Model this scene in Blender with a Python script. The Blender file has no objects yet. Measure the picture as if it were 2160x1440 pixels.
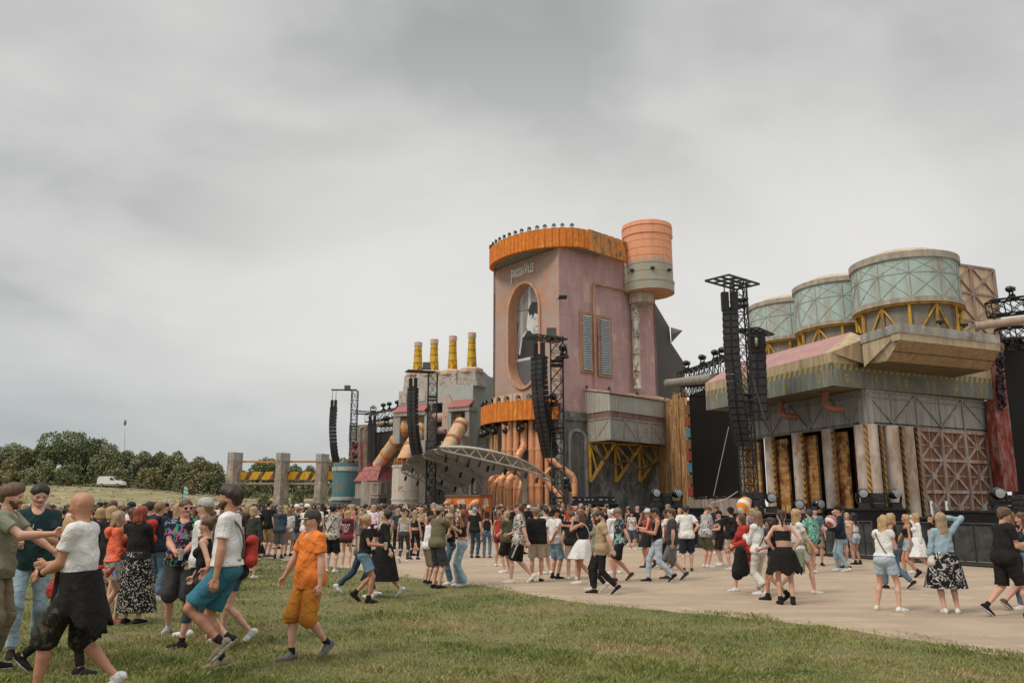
import bpy, math, random
import numpy as np
from mathutils import Vector, Matrix
rnd = random.Random(11)
PI = math.pi
sc = bpy.context.scene
C = sc.collection

# ------------------------------------------------------------- camera
FPX, CAMH, HOR = 1720.0, 1.70, 1066.0
PITCH = math.atan((HOR - 720) / FPX)
cd = bpy.data.cameras.new("camera"); cam = bpy.data.objects.new("camera", cd); C.objects.link(cam)
cd.sensor_width = 36; cd.lens = FPX / 2160 * 36; cd.clip_start = 0.1; cd.clip_end = 3000
cam.location = (0, 0, CAMH); cam.rotation_euler = (PI / 2 + PITCH, 0, 0)
sc.camera = cam
sc.view_settings.view_transform = 'Standard'; sc.view_settings.look = 'None'
sc.view_settings.exposure = 0.30; sc.view_settings.gamma = 1.0

# ------------------------------------------------------------- sky and sun (overcast)
SUN_EL, SUN_AZ = math.radians(48), math.radians(-125)      # azimuth from +Y towards +X
w = bpy.data.worlds.new("World"); sc.world = w; w.use_nodes = True
nt = w.node_tree; nt.nodes.clear()
def N(tree, t, **k):
    n = tree.nodes.new(t)
    for a, b in k.items():
        if a == 'ins':
            for i, v in b.items(): n.inputs[i].default_value = v
        else: setattr(n, a, b)
    return n
out = N(nt, 'ShaderNodeOutputWorld'); bg = N(nt, 'ShaderNodeBackground')
sky = N(nt, 'ShaderNodeTexSky', sky_type='NISHITA', sun_disc=False, sun_elevation=SUN_EL, sun_rotation=SUN_AZ)
skyd = N(nt, 'ShaderNodeVectorMath', operation='SCALE'); skyd.inputs['Scale'].default_value = 0.10
tc = N(nt, 'ShaderNodeTexCoord'); sep = N(nt, 'ShaderNodeSeparateXYZ')
L = nt.links.new
L(tc.outputs['Generated'], sep.inputs[0])
zz = N(nt, 'ShaderNodeMath', operation='MAXIMUM', ins={1: 0.0}); L(sep.outputs['Z'], zz.inputs[0])
za = N(nt, 'ShaderNodeMath', operation='ADD', ins={1: 0.42}); L(zz.outputs[0], za.inputs[0])
dx = N(nt, 'ShaderNodeMath', operation='DIVIDE'); L(sep.outputs['X'], dx.inputs[0]); L(za.outputs[0], dx.inputs[1])
dy = N(nt, 'ShaderNodeMath', operation='DIVIDE'); L(sep.outputs['Y'], dy.inputs[0]); L(za.outputs[0], dy.inputs[1])
cmb = N(nt, 'ShaderNodeCombineXYZ', ins={2: 3.3}); L(dx.outputs[0], cmb.inputs[0]); L(dy.outputs[0], cmb.inputs[1])
mp = N(nt, 'ShaderNodeMapping'); mp.inputs['Scale'].default_value = (1.5, 1.9, 1); mp.inputs['Rotation'].default_value = (0, 0, -0.75)
mp.inputs['Location'].default_value = (0.9, 0.35, 0)
L(cmb.outputs[0], mp.inputs[0])
n1 = N(nt, 'ShaderNodeTexNoise', ins={'Scale': 0.75, 'Detail': 5.0, 'Roughness': 0.5, 'Distortion': 0.9}); L(mp.outputs[0], n1.inputs['Vector'])
n2 = N(nt, 'ShaderNodeTexNoise', ins={'Scale': 2.0, 'Detail': 4.0, 'Roughness': 0.5, 'Distortion': 0.3}); L(mp.outputs[0], n2.inputs['Vector'])
mx = N(nt, 'ShaderNodeMath', operation='MULTIPLY_ADD', ins={1: 0.28}); L(n2.outputs['Fac'], mx.inputs[0]); 
mm = N(nt, 'ShaderNodeMath', operation='MULTIPLY', ins={1: 0.72}); L(n1.outputs['Fac'], mm.inputs[0]); L(mm.outputs[0], mx.inputs[2])
rp = N(nt, 'ShaderNodeValToRGB'); L(mx.outputs[0], rp.inputs[0])
e = rp.color_ramp.elements
e[0].position = 0.385; e[0].color = (0.31, 0.322, 0.314, 1)
e[1].position = 0.62; e[1].color = (0.60, 0.59, 0.57, 1)
m_ = rp.color_ramp.elements.new(0.49); m_.color = (0.465, 0.467, 0.455, 1)
# paler, bluer air low over the horizon, brightest ahead
hz = N(nt, 'ShaderNodeMapRange', ins={1: 0.02, 2: 0.22, 3: 0.9, 4: 0.0}); L(zz.outputs[0], hz.inputs[0])
hr = N(nt, 'ShaderNodeMapRange', ins={1: -0.5, 2: 0.12, 3: 0.0, 4: 1.0}); L(sep.outputs['X'], hr.inputs[0])
hm = N(nt, 'ShaderNodeMixRGB', ins={1: (0.345, 0.375, 0.385, 1), 2: (0.63, 0.615, 0.59, 1)}); L(hr.outputs[0], hm.inputs[0])
mixh = N(nt, 'ShaderNodeMixRGB'); L(hz.outputs[0], mixh.inputs[0]); L(rp.outputs[0], mixh.inputs[1]); L(hm.outputs[0], mixh.inputs[2])
def mr(src, a, b, lo=0.0, hi=1.0):
    n = N(nt, 'ShaderNodeMapRange', interpolation_type='SMOOTHSTEP', ins={1: a, 2: b, 3: lo, 4: hi}); L(src, n.inputs[0]); return n.outputs[0]
def mu(a, b):
    n = N(nt, 'ShaderNodeMath', operation='MULTIPLY'); L(a, n.inputs[0])
    if isinstance(b, float): n.inputs[1].default_value = b
    else: L(b, n.inputs[1])
    return n.outputs[0]
# broad bright break in the cloud ahead, and the brighter zenith of an overcast sky
glow = mu(mu(mu(mr(zz.outputs[0], .07, .19), mr(zz.outputs[0], .26, .58, 1.0, 0.0)), mu(mr(sep.outputs['X'], -.62, -.15), mr(sep.outputs['X'], .32, .80, 1.0, 0.0))), .85)
mixg = N(nt, 'ShaderNodeMixRGB', ins={2: (0.67, 0.655, 0.625, 1)}); L(glow, mixg.inputs[0]); L(mixh.outputs[0], mixg.inputs[1])
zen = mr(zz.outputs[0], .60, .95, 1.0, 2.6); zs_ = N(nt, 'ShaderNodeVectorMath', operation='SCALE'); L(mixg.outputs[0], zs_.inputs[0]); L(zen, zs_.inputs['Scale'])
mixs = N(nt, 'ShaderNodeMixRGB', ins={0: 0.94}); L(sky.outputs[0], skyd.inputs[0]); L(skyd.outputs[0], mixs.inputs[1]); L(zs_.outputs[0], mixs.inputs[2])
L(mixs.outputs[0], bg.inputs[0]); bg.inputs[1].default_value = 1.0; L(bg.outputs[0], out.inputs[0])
sd = bpy.data.lights.new("sun", 'SUN'); so = bpy.data.objects.new("sun", sd); C.objects.link(so)
sd.energy = 1.5; sd.angle = math.radians(18); sd.color = (1.0, 0.90, 0.78)
sdir = Vector((math.sin(SUN_AZ) * math.cos(SUN_EL), math.cos(SUN_AZ) * math.cos(SUN_EL), math.sin(SUN_EL)))
so.rotation_euler = sdir.to_track_quat('Z', 'Y').to_euler(); so.location = (0, 0, 60)

# ------------------------------------------------------------- photo geometry -> world points
cp, sp_ = math.cos(PITCH), math.sin(PITCH)
def ray(u, v):
    a, b = (u - 1080) / FPX, (720 - v) / FPX
    return Vector((a, cp - b * sp_, sp_ + b * cp))
def at(u, v, Y=None, Z=None):
    r = ray(u, v)
    k = Y / r.y if Y is not None else (Z - CAMH) / r.z
    return Vector((r.x * k, r.y * k, CAMH + r.z * k))
def zv(v, Y): return at(1080, v, Y=Y).z
def xy(p): return Vector((p.x, p.y))

# ------------------------------------------------------------- scene helpers
ORG = {}
def tag(o, label=None, cat=None, group=None, kind=None):
    if label: o['label'] = label
    if cat: o['category'] = cat
    if group: o['group'] = group
    if kind: o['kind'] = kind
    return o
def thing(name, label, cat, loc, group=None, rz=0):
    o = bpy.data.objects.new(name, None); C.objects.link(o); o.empty_display_size = 0.3
    o.location = loc; o.rotation_euler = (0, 0, rz)
    ORG[o.name] = Vector(loc)
    return tag(o, label, cat, group)
def kids(o): return [c for c in bpy.data.objects if c.parent == o]
_KC = {}
def dup(root, loc=None, rz=None, label=None, group=None, parent=None, scale=None):
    r = root.copy(); C.objects.link(r)
    if parent is not None: r.parent = parent
    if loc is not None: r.location = loc
    if rz is not None: r.rotation_euler = (0, 0, rz)
    if scale: r.scale = (scale,) * 3
    if label: r['label'] = label
    if group: r['group'] = group
    ks = _KC.get(root.name)
    if ks is None: ks = _KC[root.name] = kids(root)
    for c in ks:
        dup(c, parent=r)
    return r

class MB:
    def __init__(s): s.v = []; s.f = []; s.s = []; s.uv = []; s.mi = []
    def add(s, vs, fs, smooth=False, uv=None, mi=0):
        b = len(s.v); s.v += [tuple(x) for x in vs]
        s.uv += list(uv) if uv is not None else [(x[0] + x[1], x[2], 0) for x in vs]
        for f in fs: s.f.append([b + i for i in f]); s.s.append(smooth); s.mi.append(mi)
    BF = [(0,3,2,1),(4,5,6,7),(0,1,5,4),(1,2,6,5),(2,3,7,6),(3,0,4,7)]
    def hexa(s, p8, uv=None, mi=0): s.add(p8, MB.BF, uv=uv, mi=mi)
    def box(s, c, d, M=None, mi=0, taper=1.0):
        x, y, z = d[0] / 2, d[1] / 2, d[2] / 2; t = taper
        p = [Vector(q) for q in ((-x,-y,-z),(x,-y,-z),(x,y,-z),(-x,y,-z),(-x*t,-y*t,z),(x*t,-y*t,z),(x*t,y*t,z),(-x*t,y*t,z))]
        if M is not None: p = [M @ q for q in p]
        s.hexa([q + Vector(c) for q in p], mi=mi)
    def bar(s, a, b, w, h=None, up=(0, 0, 1), mi=0):
        a, b = Vector(a), Vector(b); h = h or w; d = (b - a)
        if d.length < 1e-6: return
        dn = d.normalized(); u = Vector(up)
        if abs(dn.dot(u)) > 0.97: u = Vector((1, 0, 0))
        r = dn.cross(u).normalized(); u = r.cross(dn).normalized()
        r *= w / 2; u *= h / 2
        L_ = d.length
        s.hexa([a-r-u, a+r-u, a+r+u, a-r+u, b-r-u, b+r-u, b+r+u, b-r+u],
               uv=[(-w/2,0,0),(w/2,0,0),(w/2+h,0,0),(-w/2-h,0,0),(-w/2,L_,0),(w/2,L_,0),(w/2+h,L_,0),(-w/2-h,L_,0)], mi=mi)
    def tube(s, path, r, n=10, smooth=True, cap=True, mi=0):
        P = [Vector(p) for p in path]; k = len(P)
        rr = r if isinstance(r, (list, tuple)) else [r] * k
        vs, fs, uv = [], [], []; u = None; ln = 0
        for i in range(k):
            t = (P[min(i + 1, k - 1)] - P[max(i - 1, 0)]).normalized()
            if u is None:
                u = t.cross(Vector((0, 0, 1)))
                if u.length < 0.05: u = t.cross(Vector((1, 0, 0)))
            else: u = u - t * u.dot(t)
            u.normalize(); b = t.cross(u)
            if i: ln += (P[i] - P[i-1]).length
            for j in range(n):
                a = 2 * PI * j / n
                vs.append(P[i] + (u * math.cos(a) + b * math.sin(a)) * rr[i]); uv.append((a * rr[i], ln, 0))
        for i in range(k - 1):
            for j in range(n):
                a, b_ = i * n + j, i * n + (j + 1) % n
                fs.append((a, b_, b_ + n, a + n))
        s.add(vs, fs, smooth, uv, mi)
        if cap:
            s.add(vs[:n], [tuple(range(n))[::-1]], False, mi=mi); s.add(vs[-n:], [tuple(range(n))], False, mi=mi)
    def lathe(s, prof, c, n=32, smooth=False, cap=True, mi=0, a0=0.0, ax=None):
        c = Vector(c); vs, fs, uv = [], [], []
        for r, z in prof:
            for j in range(n):
                a = a0 + 2 * PI * j / n; q = Vector((r * math.cos(a), r * math.sin(a), z))
                if ax is not None: q = ax @ q
                vs.append(c + q); uv.append((a * 3.0, z, 0))
        for i in range(len(prof) - 1):
            for j in range(n):
                a, b = i * n + j, i * n + (j + 1) % n
                fs.append((a, b, b + n, a + n))
        s.add(vs, fs, smooth, uv, mi)
        if cap:
            if prof[0][0] > 1e-4: s.add(vs[:n], [tuple(range(n))[::-1]], mi=mi)
            if prof[-1][0] > 1e-4: s.add(vs[-n:], [tuple(range(n))], mi=mi)
    def ell(s, c, r, n=10, m=7, M=None, mi=0):
        c = Vector(c); prof = []
        vs, fs = [], []
        for i in range(m + 1):
            t = PI * i / m
            for j in range(n):
                a = 2 * PI * j / n
                q = Vector((r[0] * math.sin(t) * math.cos(a), r[1] * math.sin(t) * math.sin(a), -r[2] * math.cos(t)))
                vs.append(c + (M @ q if M is not None else q))
        for i in range(m):
            for j in range(n):
                a, b = i * n + j, i * n + (j + 1) % n
                fs.append((a, b, b + n, a + n))
        s.add(vs, fs, True, mi=mi)
    def prism(s, poly, ext, mi=0):
        """poly: list of Vectors (planar), ext: Vector"""
        n = len(poly); ext = Vector(ext); a = [Vector(p) for p in poly]; b = [p + ext for p in a]
        s.add(a + b, [tuple(range(n))[::-1], tuple(range(n, 2 * n))] + [(i, (i + 1) % n, n + (i + 1) % n, n + i) for i in range(n)], mi=mi)
    def build(s, name, m, parent=None, loc=None, local=False, **tg):
        me = bpy.data.meshes.new(name)
        v = np.array(s.v, dtype=np.float64).reshape(-1, 3)
        if local: o_ = Vector((0, 0, 0))
        elif parent is not None: o_ = ORG[parent.name]
        elif loc is not None: o_ = Vector(loc)
        else: o_ = Vector(((v[:,0].min() + v[:,0].max()) / 2, (v[:,1].min() + v[:,1].max()) / 2, v[:,2].min()))
        v = v - np.array(o_)
        me.from_pydata(v.tolist(), [], s.f)
        me.polygons.foreach_set('use_smooth', s.s)
        ms = m if isinstance(m, (list, tuple)) else [m]
        for q in ms: me.materials.append(q)
        if len(ms) > 1: me.polygons.foreach_set('material_index', s.mi)
        at_ = me.attributes.new('sz', 'FLOAT_VECTOR', 'POINT')
        at_.data.foreach_set('vector', np.array(s.uv, dtype=np.float32).ravel())
        me.update()
        o = bpy.data.objects.new(name, me); C.objects.link(o)
        if parent is not None: o.parent = parent
        if parent is None and not local: o.location = o_
        ORG[o.name] = o_
        tag(o, **tg)
        return o

class Fac:
    """a vertical wall plane through two plan points; s runs A->B in metres, d is outward (towards the viewer)"""
    def __init__(s, A, B):
        s.A = Vector((A[0], A[1])); s.B = Vector((B[0], B[1])); s.W = (s.B - s.A).length
        s.t = (s.B - s.A).normalized(); n = Vector((s.t.y, -s.t.x))
        if n.dot(-s.A) < 0: n = -n
        s.n = n
    def sz(s, u, v, d=0):
        r = ray(u, v); rn = r.x * s.n.x + r.y * s.n.y
        k = (s.A.dot(s.n) + d) / rn
        p = Vector((r.x * k, r.y * k)); return (p - s.A).dot(s.t), CAMH + r.z * k
    def p(s, a, z, d=0):
        q = s.A + s.t * a + s.n * d; return Vector((q.x, q.y, z))
    def px(s, u, v, d=0):
        a, z = s.sz(u, v, d); return s.p(a, z, d)
    def box(s, mb, s0, s1, z0, z1, d0, d1, mi=0):
        q = [(s0,z0,d0),(s1,z0,d0),(s1,z0,d1),(s0,z0,d1),(s0,z1,d0),(s1,z1,d0),(s1,z1,d1),(s0,z1,d1)]
        if s.t.cross(s.n) > 0: pass
        mb.hexa([s.p(a, z, d) for a, z, d in q], uv=[(a + d, z, 0) for a, z, d in q], mi=mi)
    def pb(s, mb, u0, v0, u1, v1, d0, d1, mi=0):
        vm, um = (v0 + v1) / 2, (u0 + u1) / 2
        a, b = s.sz(u0, vm, d1)[0], s.sz(u1, vm, d1)[0]; zt, zb = s.sz(um, v0, d1)[1], s.sz(um, v1, d1)[1]
        s.box(mb, min(a, b), max(a, b), zb, zt, d0, d1, mi)
        return min(a, b), max(a, b), zb, zt
    def bar(s, mb, a, b, w, d0, d1, mi=0):
        """flat strip in the wall plane between (s,z) points"""
        a, b = Vector(a), Vector(b); dn = (b - a).normalized(); q = Vector((-dn.y, dn.x)) * w / 2
        c = [a - q, a + q, b + q, b - q]
        mb.hexa([s.p(k.x, k.y, d0) for k in c] + [s.p(k.x, k.y, d1) for k in c], uv=[(k.x, k.y, 0) for k in c] * 2, mi=mi)
    def poly(s, mb, pts, d0, d1, mi=0):
        n = len(pts); a = [s.p(x, z, d0) for x, z in pts]; b = [s.p(x, z, d1) for x, z in pts]
        mb.add(a + b, [tuple(range(n))[::-1], tuple(range(n, 2*n))] + [(i, (i+1) % n, n + (i+1) % n, n + i) for i in range(n)],
               uv=[(x, z, 0) for x, z in pts] * 2, mi=mi)
    def ppoly(s, mb, pix, d0, d1, mi=0): s.poly(mb, [s.sz(u, v, d1) for u, v in pix], d0, d1, mi)

def spline(pts, n=8):
    P = [Vector(p) for p in pts]; out_ = []
    for i in range(len(P) - 1):
        p0, p1, p2, p3 = P[max(i-1, 0)], P[i], P[i+1], P[min(i+2, len(P)-1)]
        for k in range(n):
            t = k / n
            out_.append(0.5 * ((2*p1) + (p2-p0)*t + (2*p0-5*p1+4*p2-p3)*t*t + (3*p1-p0-3*p2+p3)*t*t*t))
    out_.append(P[-1]); return out_

# ------------------------------------------------------------- materials
MATS = {}
def srgb(*c):
    return tuple(((x / 255) / 12.92 if x / 255 <= 0.04045 else ((x / 255 + 0.055) / 1.055) ** 2.4) for x in c)
def mat(name, base, rough=0.8, var=0.18, scale=1.5, dirt=None, damt=0.45, dstretch=(2.2, 2.2, 0.25), rust=None, ramt=0.35, rscale=1.2,
        bump=0.15, bscale=14, metal=0.0, seam=None, seamc=(0.06, 0.05, 0.045), seamw=0.03, stripes=None, island=0.0, top=None, spec=0.3,
        emit=None, corr=None, ribs=None, szn=False):
    if name in MATS: return MATS[name]
    m = bpy.data.materials.new(name); m.use_nodes = True; t = m.node_tree; t.nodes.clear(); Lk = t.links.new
    o = N(t, 'ShaderNodeOutputMaterial'); b = N(t, 'ShaderNodeBsdfPrincipled')
    b.inputs['Roughness'].default_value = rough; b.inputs['Metallic'].default_value = metal
    b.inputs['Specular IOR Level'].default_value = spec
    Lk(b.outputs[0], o.inputs[0])
    tc = N(t, 'ShaderNodeTexCoord'); ob = tc.outputs['Object']
    a = N(t, 'ShaderNodeAttribute', attribute_name='sz')
    def noise(sc_, det=4, vec=None, mscale=None, ro=0.6):
        n = N(t, 'ShaderNodeTexNoise', ins={'Scale': sc_, 'Detail': det, 'Roughness': ro})
        src = vec or ob
        if mscale:
            mpn = N(t, 'ShaderNodeMapping'); mpn.inputs['Scale'].default_value = mscale; Lk(src, mpn.inputs[0]); src = mpn.outputs[0]
        Lk(src, n.inputs['Vector']); return n.outputs['Fac']
    def ramp(f, p0, p1):
        r = N(t, 'ShaderNodeMapRange', ins={1: p0, 2: p1, 3: 0.0, 4: 1.0}); Lk(f, r.inputs[0]); return r.outputs[0]
    def mix(f, c1, c2, bt='MIX'):
        x = N(t, 'ShaderNodeMixRGB', blend_type=bt)
        for i, q in ((0, f), (1, c1), (2, c2)):
            if isinstance(q, (int, float)): x.inputs[i].default_value = q
            elif isinstance(q, tuple): x.inputs[i].default_value = (*q, 1) if len(q) == 3 else q
            else: Lk(q, x.inputs[i])
        return x.outputs[0]
    col = mix(ramp(noise(scale), 0.3, 0.7), tuple(c * (1 - var) for c in base), tuple(min(1, c * (1 + var)) for c in base))
    if top:                                                      # a second paint colour above a height: (z, colour, softness)
        zc, c2, soft = top
        s_ = N(t, 'ShaderNodeSeparateXYZ'); Lk(ob, s_.inputs[0])
        j = N(t, 'ShaderNodeMath', operation='MULTIPLY_ADD', ins={1: soft * 2.2}); Lk(noise(1.3, 5), j.inputs[0]); Lk(s_.outputs['Z'], j.inputs[2])
        col = mix(ramp(j.outputs[0], zc - soft / 2 + soft * 1.1, zc + soft / 2 + soft * 1.1), col, c2)
    if island:
        g = N(t, 'ShaderNodeNewGeometry')
        r_ = N(t, 'ShaderNodeMapRange', ins={1: 0, 2: 1, 3: 1 - island, 4: 1 + island}); Lk(g.outputs['Random Per Island'], r_.inputs[0])
        cc = N(t, 'ShaderNodeCombineXYZ'); [Lk(r_.outputs[0], cc.inputs[i]) for i in range(3)]
        col = mix(1.0, col, cc.outputs[0], 'MULTIPLY')
    if stripes:                                                  # (period, colour, slope, width)
        per, c2, slope, wd = stripes
        s_ = N(t, 'ShaderNodeSeparateXYZ'); Lk(a.outputs['Vector'], s_.inputs[0])
        q = N(t, 'ShaderNodeMath', operation='MULTIPLY_ADD', ins={1: slope}); Lk(s_.outputs['Y'], q.inputs[0]); Lk(s_.outputs['X'], q.inputs[2])
        q2 = N(t, 'ShaderNodeMath', operation='DIVIDE', ins={1: per}); Lk(q.outputs[0], q2.inputs[0])
        q3 = N(t, 'ShaderNodeMath', operation='FRACT'); Lk(q2.outputs[0], q3.inputs[0])
        q4 = N(t, 'ShaderNodeMath', operation='LESS_THAN', ins={1: wd}); Lk(q3.outputs[0], q4.inputs[0])
        col = mix(q4.outputs[0], col, c2)
    nv = a.outputs['Vector'] if szn else None
    if dirt: col = mix(ramp(noise(1.6, 6, vec=nv, mscale=dstretch), 0.62 - damt * 0.4, 0.85 - damt * 0.3), col, dirt)
    if rust: col = mix(ramp(noise(rscale, 7, ro=0.7, vec=nv, mscale=(1, 0.45, 1) if szn else (1, 1, 0.6)), 0.66 - ramt * 0.35, 0.72 - ramt * 0.3), col, rust)
    if seam:
        br = N(t, 'ShaderNodeTexBrick', ins={'Scale': 1.0, 'Mortar Size': seamw, 'Brick Width': seam[0], 'Row Height': seam[1], 'Mortar Smooth': 0.3}); br.offset = seam[2] if len(seam) > 2 else 0.0
        Lk(a.outputs['Vector'], br.inputs['Vector'])
        f = N(t, 'ShaderNodeMath', operation='MULTIPLY', ins={1: 0.75}); Lk(br.outputs['Fac'], f.inputs[0])
        col = mix(f.outputs[0], col, seamc)
    Lk(col, b.inputs['Base Color'])
    if emit:
        Lk(col, b.inputs['Emission Color']); b.inputs['Emission Strength'].default_value = emit
    hgt = noise(bscale, 5)
    if ribs:                                                     # corrugation along sz.x with period
        s_ = N(t, 'ShaderNodeSeparateXYZ'); Lk(a.outputs['Vector'], s_.inputs[0])
        q = N(t, 'ShaderNodeMath', operation='MULTIPLY', ins={1: 2 * PI / ribs}); Lk(s_.outputs['X'], q.inputs[0])
        q2 = N(t, 'ShaderNodeMath', operation='SINE'); Lk(q.outputs[0], q2.inputs[0])
        q3 = N(t, 'ShaderNodeMath', operation='MULTIPLY_ADD', ins={1: 0.8}); Lk(q2.outputs[0], q3.inputs[0]); Lk(hgt, q3.inputs[2]); hgt = q3.outputs[0]
    if bump:
        bn = N(t, 'ShaderNodeBump', ins={'Strength': min(1, bump * 2), 'Distance': 0.05}); Lk(hgt, bn.inputs['Height']); Lk(bn.outputs[0], b.inputs['Normal'])
    MATS[name] = m; return m
BLACK = mat('black metal', (0.018, 0.018, 0.018), 0.55, 0.3)
MATT = mat('matt black', (0.01, 0.01, 0.01), 0.9, 0.2)
STEEL = mat('dark steel', (0.045, 0.047, 0.048), 0.5, 0.3, metal=0.3)
# ============================================================= GROUND AND HILL
GRASS = mat('field grass', (0.16, 0.17, 0.07), 0.95, 0.25, 0.35, dirt=(0.24, 0.19, 0.10), damt=0.5, dstretch=(0.35, 0.35, 0.35), rust=(0.16, 0.15, 0.07), ramt=0.6, rscale=2.5, bump=0.4, bscale=9)
SAND = mat('sandy ground', (0.455, 0.35, 0.255), 0.95, 0.10, 0.5, dirt=(0.35, 0.275, 0.21), damt=0.45, dstretch=(0.25, 0.9, 0.5), rust=(0.51, 0.39, 0.28), ramt=0.32, rscale=1.2, bump=0.4, bscale=20)
g = MB(); S = 900
g.add([(-S, -60, 0), (S, -60, 0), (S, S, 0), (-S, S, 0)], [(0, 1, 2, 3)])
g.build('grass_field', GRASS, loc=(0, 0, 0), kind='structure')
edge_px = [(2600, 1470), (2300, 1418), (2160, 1392), (2030, 1368), (1900, 1346), (1770, 1326), (1650, 1311), (1520, 1298), (1400, 1288), (1300, 1278), (1200, 1268), (1140, 1258),
           (1100, 1250), (1040, 1238), (960, 1228), (860, 1218), (780, 1205), (700, 1195), (640, 1190), (590, 1180), (530, 1170), (470, 1152), (380, 1120), (300, 1100)]
edge = [xy(at(u, v, Z=0)) for u, v in edge_px]
ed2 = []
for i in range(len(edge) - 1):
    for k in range(5):
        p = edge[i].lerp(edge[i + 1], k / 5); j = 0.004 * p.y
        ed2.append(p + Vector((rnd.uniform(-j, j), rnd.uniform(-j, j))))
poly = ed2 + [Vector((-40, 100)), Vector((70, 100)), Vector((70, 3))]
from mathutils.geometry import tessellate_polygon
g = MB(); n_e = len(ed2); g.add([(p.x, p.y, z) for z in (0.006, -.01) for p in ed2], [(i, i + 1, n_e + i + 1, n_e + i) for i in range(n_e - 1)]); g.add([(p.x, p.y, 0.006) for p in poly], [tuple(t) for t in tessellate_polygon([[Vector((p.x, p.y, 0)) for p in poly]])])
g.build('sand_plaza', SAND, loc=(0, 0, 0), kind='structure')
from mathutils import geometry as geo
def in_sand(x, y):
    c = False; n = len(poly); j = n - 1
    for i in range(n):
        a, b = poly[i], poly[j]
        if (a.y > y) != (b.y > y) and x < (b.x - a.x) * (y - a.y) / (b.y - a.y) + a.x: c = not c
        j = i
    return c
P_np = np.array([(p.x, p.y) for p in poly])
def in_sand_np(x, y):
    c = np.zeros(len(x), bool); n = len(P_np); j = n - 1
    for i in range(n):
        a, b = P_np[i], P_np[j]
        if a[1] != b[1]:
            c ^= ((a[1] > y) != (b[1] > y)) & (x < (b[0] - a[0]) * (y - a[1]) / (b[1] - a[1]) + a[0])
        j = i
    return c

def sm(a, b, x):
    t = max(0.0, min(1.0, (x - a) / (b - a))); return t * t * (3 - 2 * t)
def hillz(x, y):
    """raised bank behind the field: slope, track shelf at about 146 m, wooded rise behind"""
    f = 1.0 - 0.42 * sm(-75, -42, x) - 0.55 * sm(-30, 30, x)
    z = 4.9 * sm(92, 141, y) * f
    z += 4.6 * sm(151, 172, y) * f
    z += 0.25 * math.sin(x * 0.31 + y * 0.12) * sm(92, 110, y) * math.sin(y * 0.27) * (0 if 141 < y < 151 else 1)
    return z - 0.6 * (1 - sm(88, 97, y))
g = MB(); nx, ny = 110, 70; xs = [-190 + 260 * i / nx for i in range(nx + 1)]; ys = [88 + 140 * (j / ny) for j in range(ny + 1)]
g.add([(x, y, hillz(x, y)) for y in ys for x in xs], [(j*(nx+1)+i, j*(nx+1)+i+1, (j+1)*(nx+1)+i+1, (j+1)*(nx+1)+i) for j in range(ny) for i in range(nx)], True)
HILL = mat('dry hill grass', (0.285, 0.235, 0.125), 0.95, 0.2, 0.12, dirt=(0.17, 0.17, 0.075), damt=0.6, dstretch=(0.10, 0.3, 0.3), rust=(0.36, 0.30, 0.185), ramt=0.4, rscale=0.25, bump=0.5, bscale=1.5)
g.build('hillside', HILL, loc=(0, 0, 0), kind='structure')
g = MB(); n = 60; vs = []
for i in range(n + 1):
    x = -170 + 150 * i / n; y0 = 143.5 + 1.0 * math.sin(x * 0.05)
    for y in (y0, y0 + 4.6): vs.append((x, y, hillz(x, y) + 0.09))
g.add(vs, [(2*i, 2*i+2, 2*i+3, 2*i+1) for i in range(n)])
TRACK = mat('pale dirt track', (0.42, 0.36, 0.27), 0.95, 0.15, 0.6)
g.build('dirt_track', TRACK, loc=(0, 0, 0), kind='structure')
g = MB(); vs = []
for i in range(n + 1):
    x = -45 + 40 * i / n; y0 = 118 + 0.6 * math.sin(x * 0.2)
    for y in (y0, y0 + 2.6): vs.append((x, y, hillz(x, y) + 0.09))
g.add(vs, [(2*i, 2*i+2, 2*i+3, 2*i+1) for i in range(n)])
g.build('dirt_path', TRACK, loc=(0, 0, 0), kind='structure')

# ------------------------------------------------------------- foliage
def leafmat(name, c1, c2):
    if name in MATS: return MATS[name]
    m = bpy.data.materials.new(name); m.use_nodes = True; t = m.node_tree; b = t.nodes['Principled BSDF']
    g_ = N(t, 'ShaderNodeNewGeometry'); mx_ = N(t, 'ShaderNodeMixRGB', ins={1: (*c1, 1), 2: (*c2, 1)})
    t.links.new(g_.outputs['Random Per Island'], mx_.inputs[0]); t.links.new(mx_.outputs[0], b.inputs['Base Color'])
    b.inputs['Roughness'].default_value = 0.8; b.inputs['Specular IOR Level'].default_value = 0.15
    MATS[name] = m; return m
LEAF = {'dark': leafmat('dark leaves', (0.11, 0.135, 0.07), (0.22, 0.245, 0.125)),  # tree leaf colours lightened and greyed, standing in for distance haze
        'mid': leafmat('green leaves', (0.145, 0.165, 0.085), (0.29, 0.30, 0.16)),
        'grey': leafmat('grey green leaves', (0.16, 0.18, 0.115), (0.32, 0.33, 0.21)),
        'brown': leafmat('browning leaves', (0.19, 0.18, 0.09), (0.33, 0.29, 0.15)),
        'dry': leafmat('dry stalks', (0.19, 0.155, 0.08), (0.36, 0.29, 0.16))}
BARK = mat('bark', (0.09, 0.075, 0.06), 0.9, 0.3, 3)
rg = np.random.default_rng(5)
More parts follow.
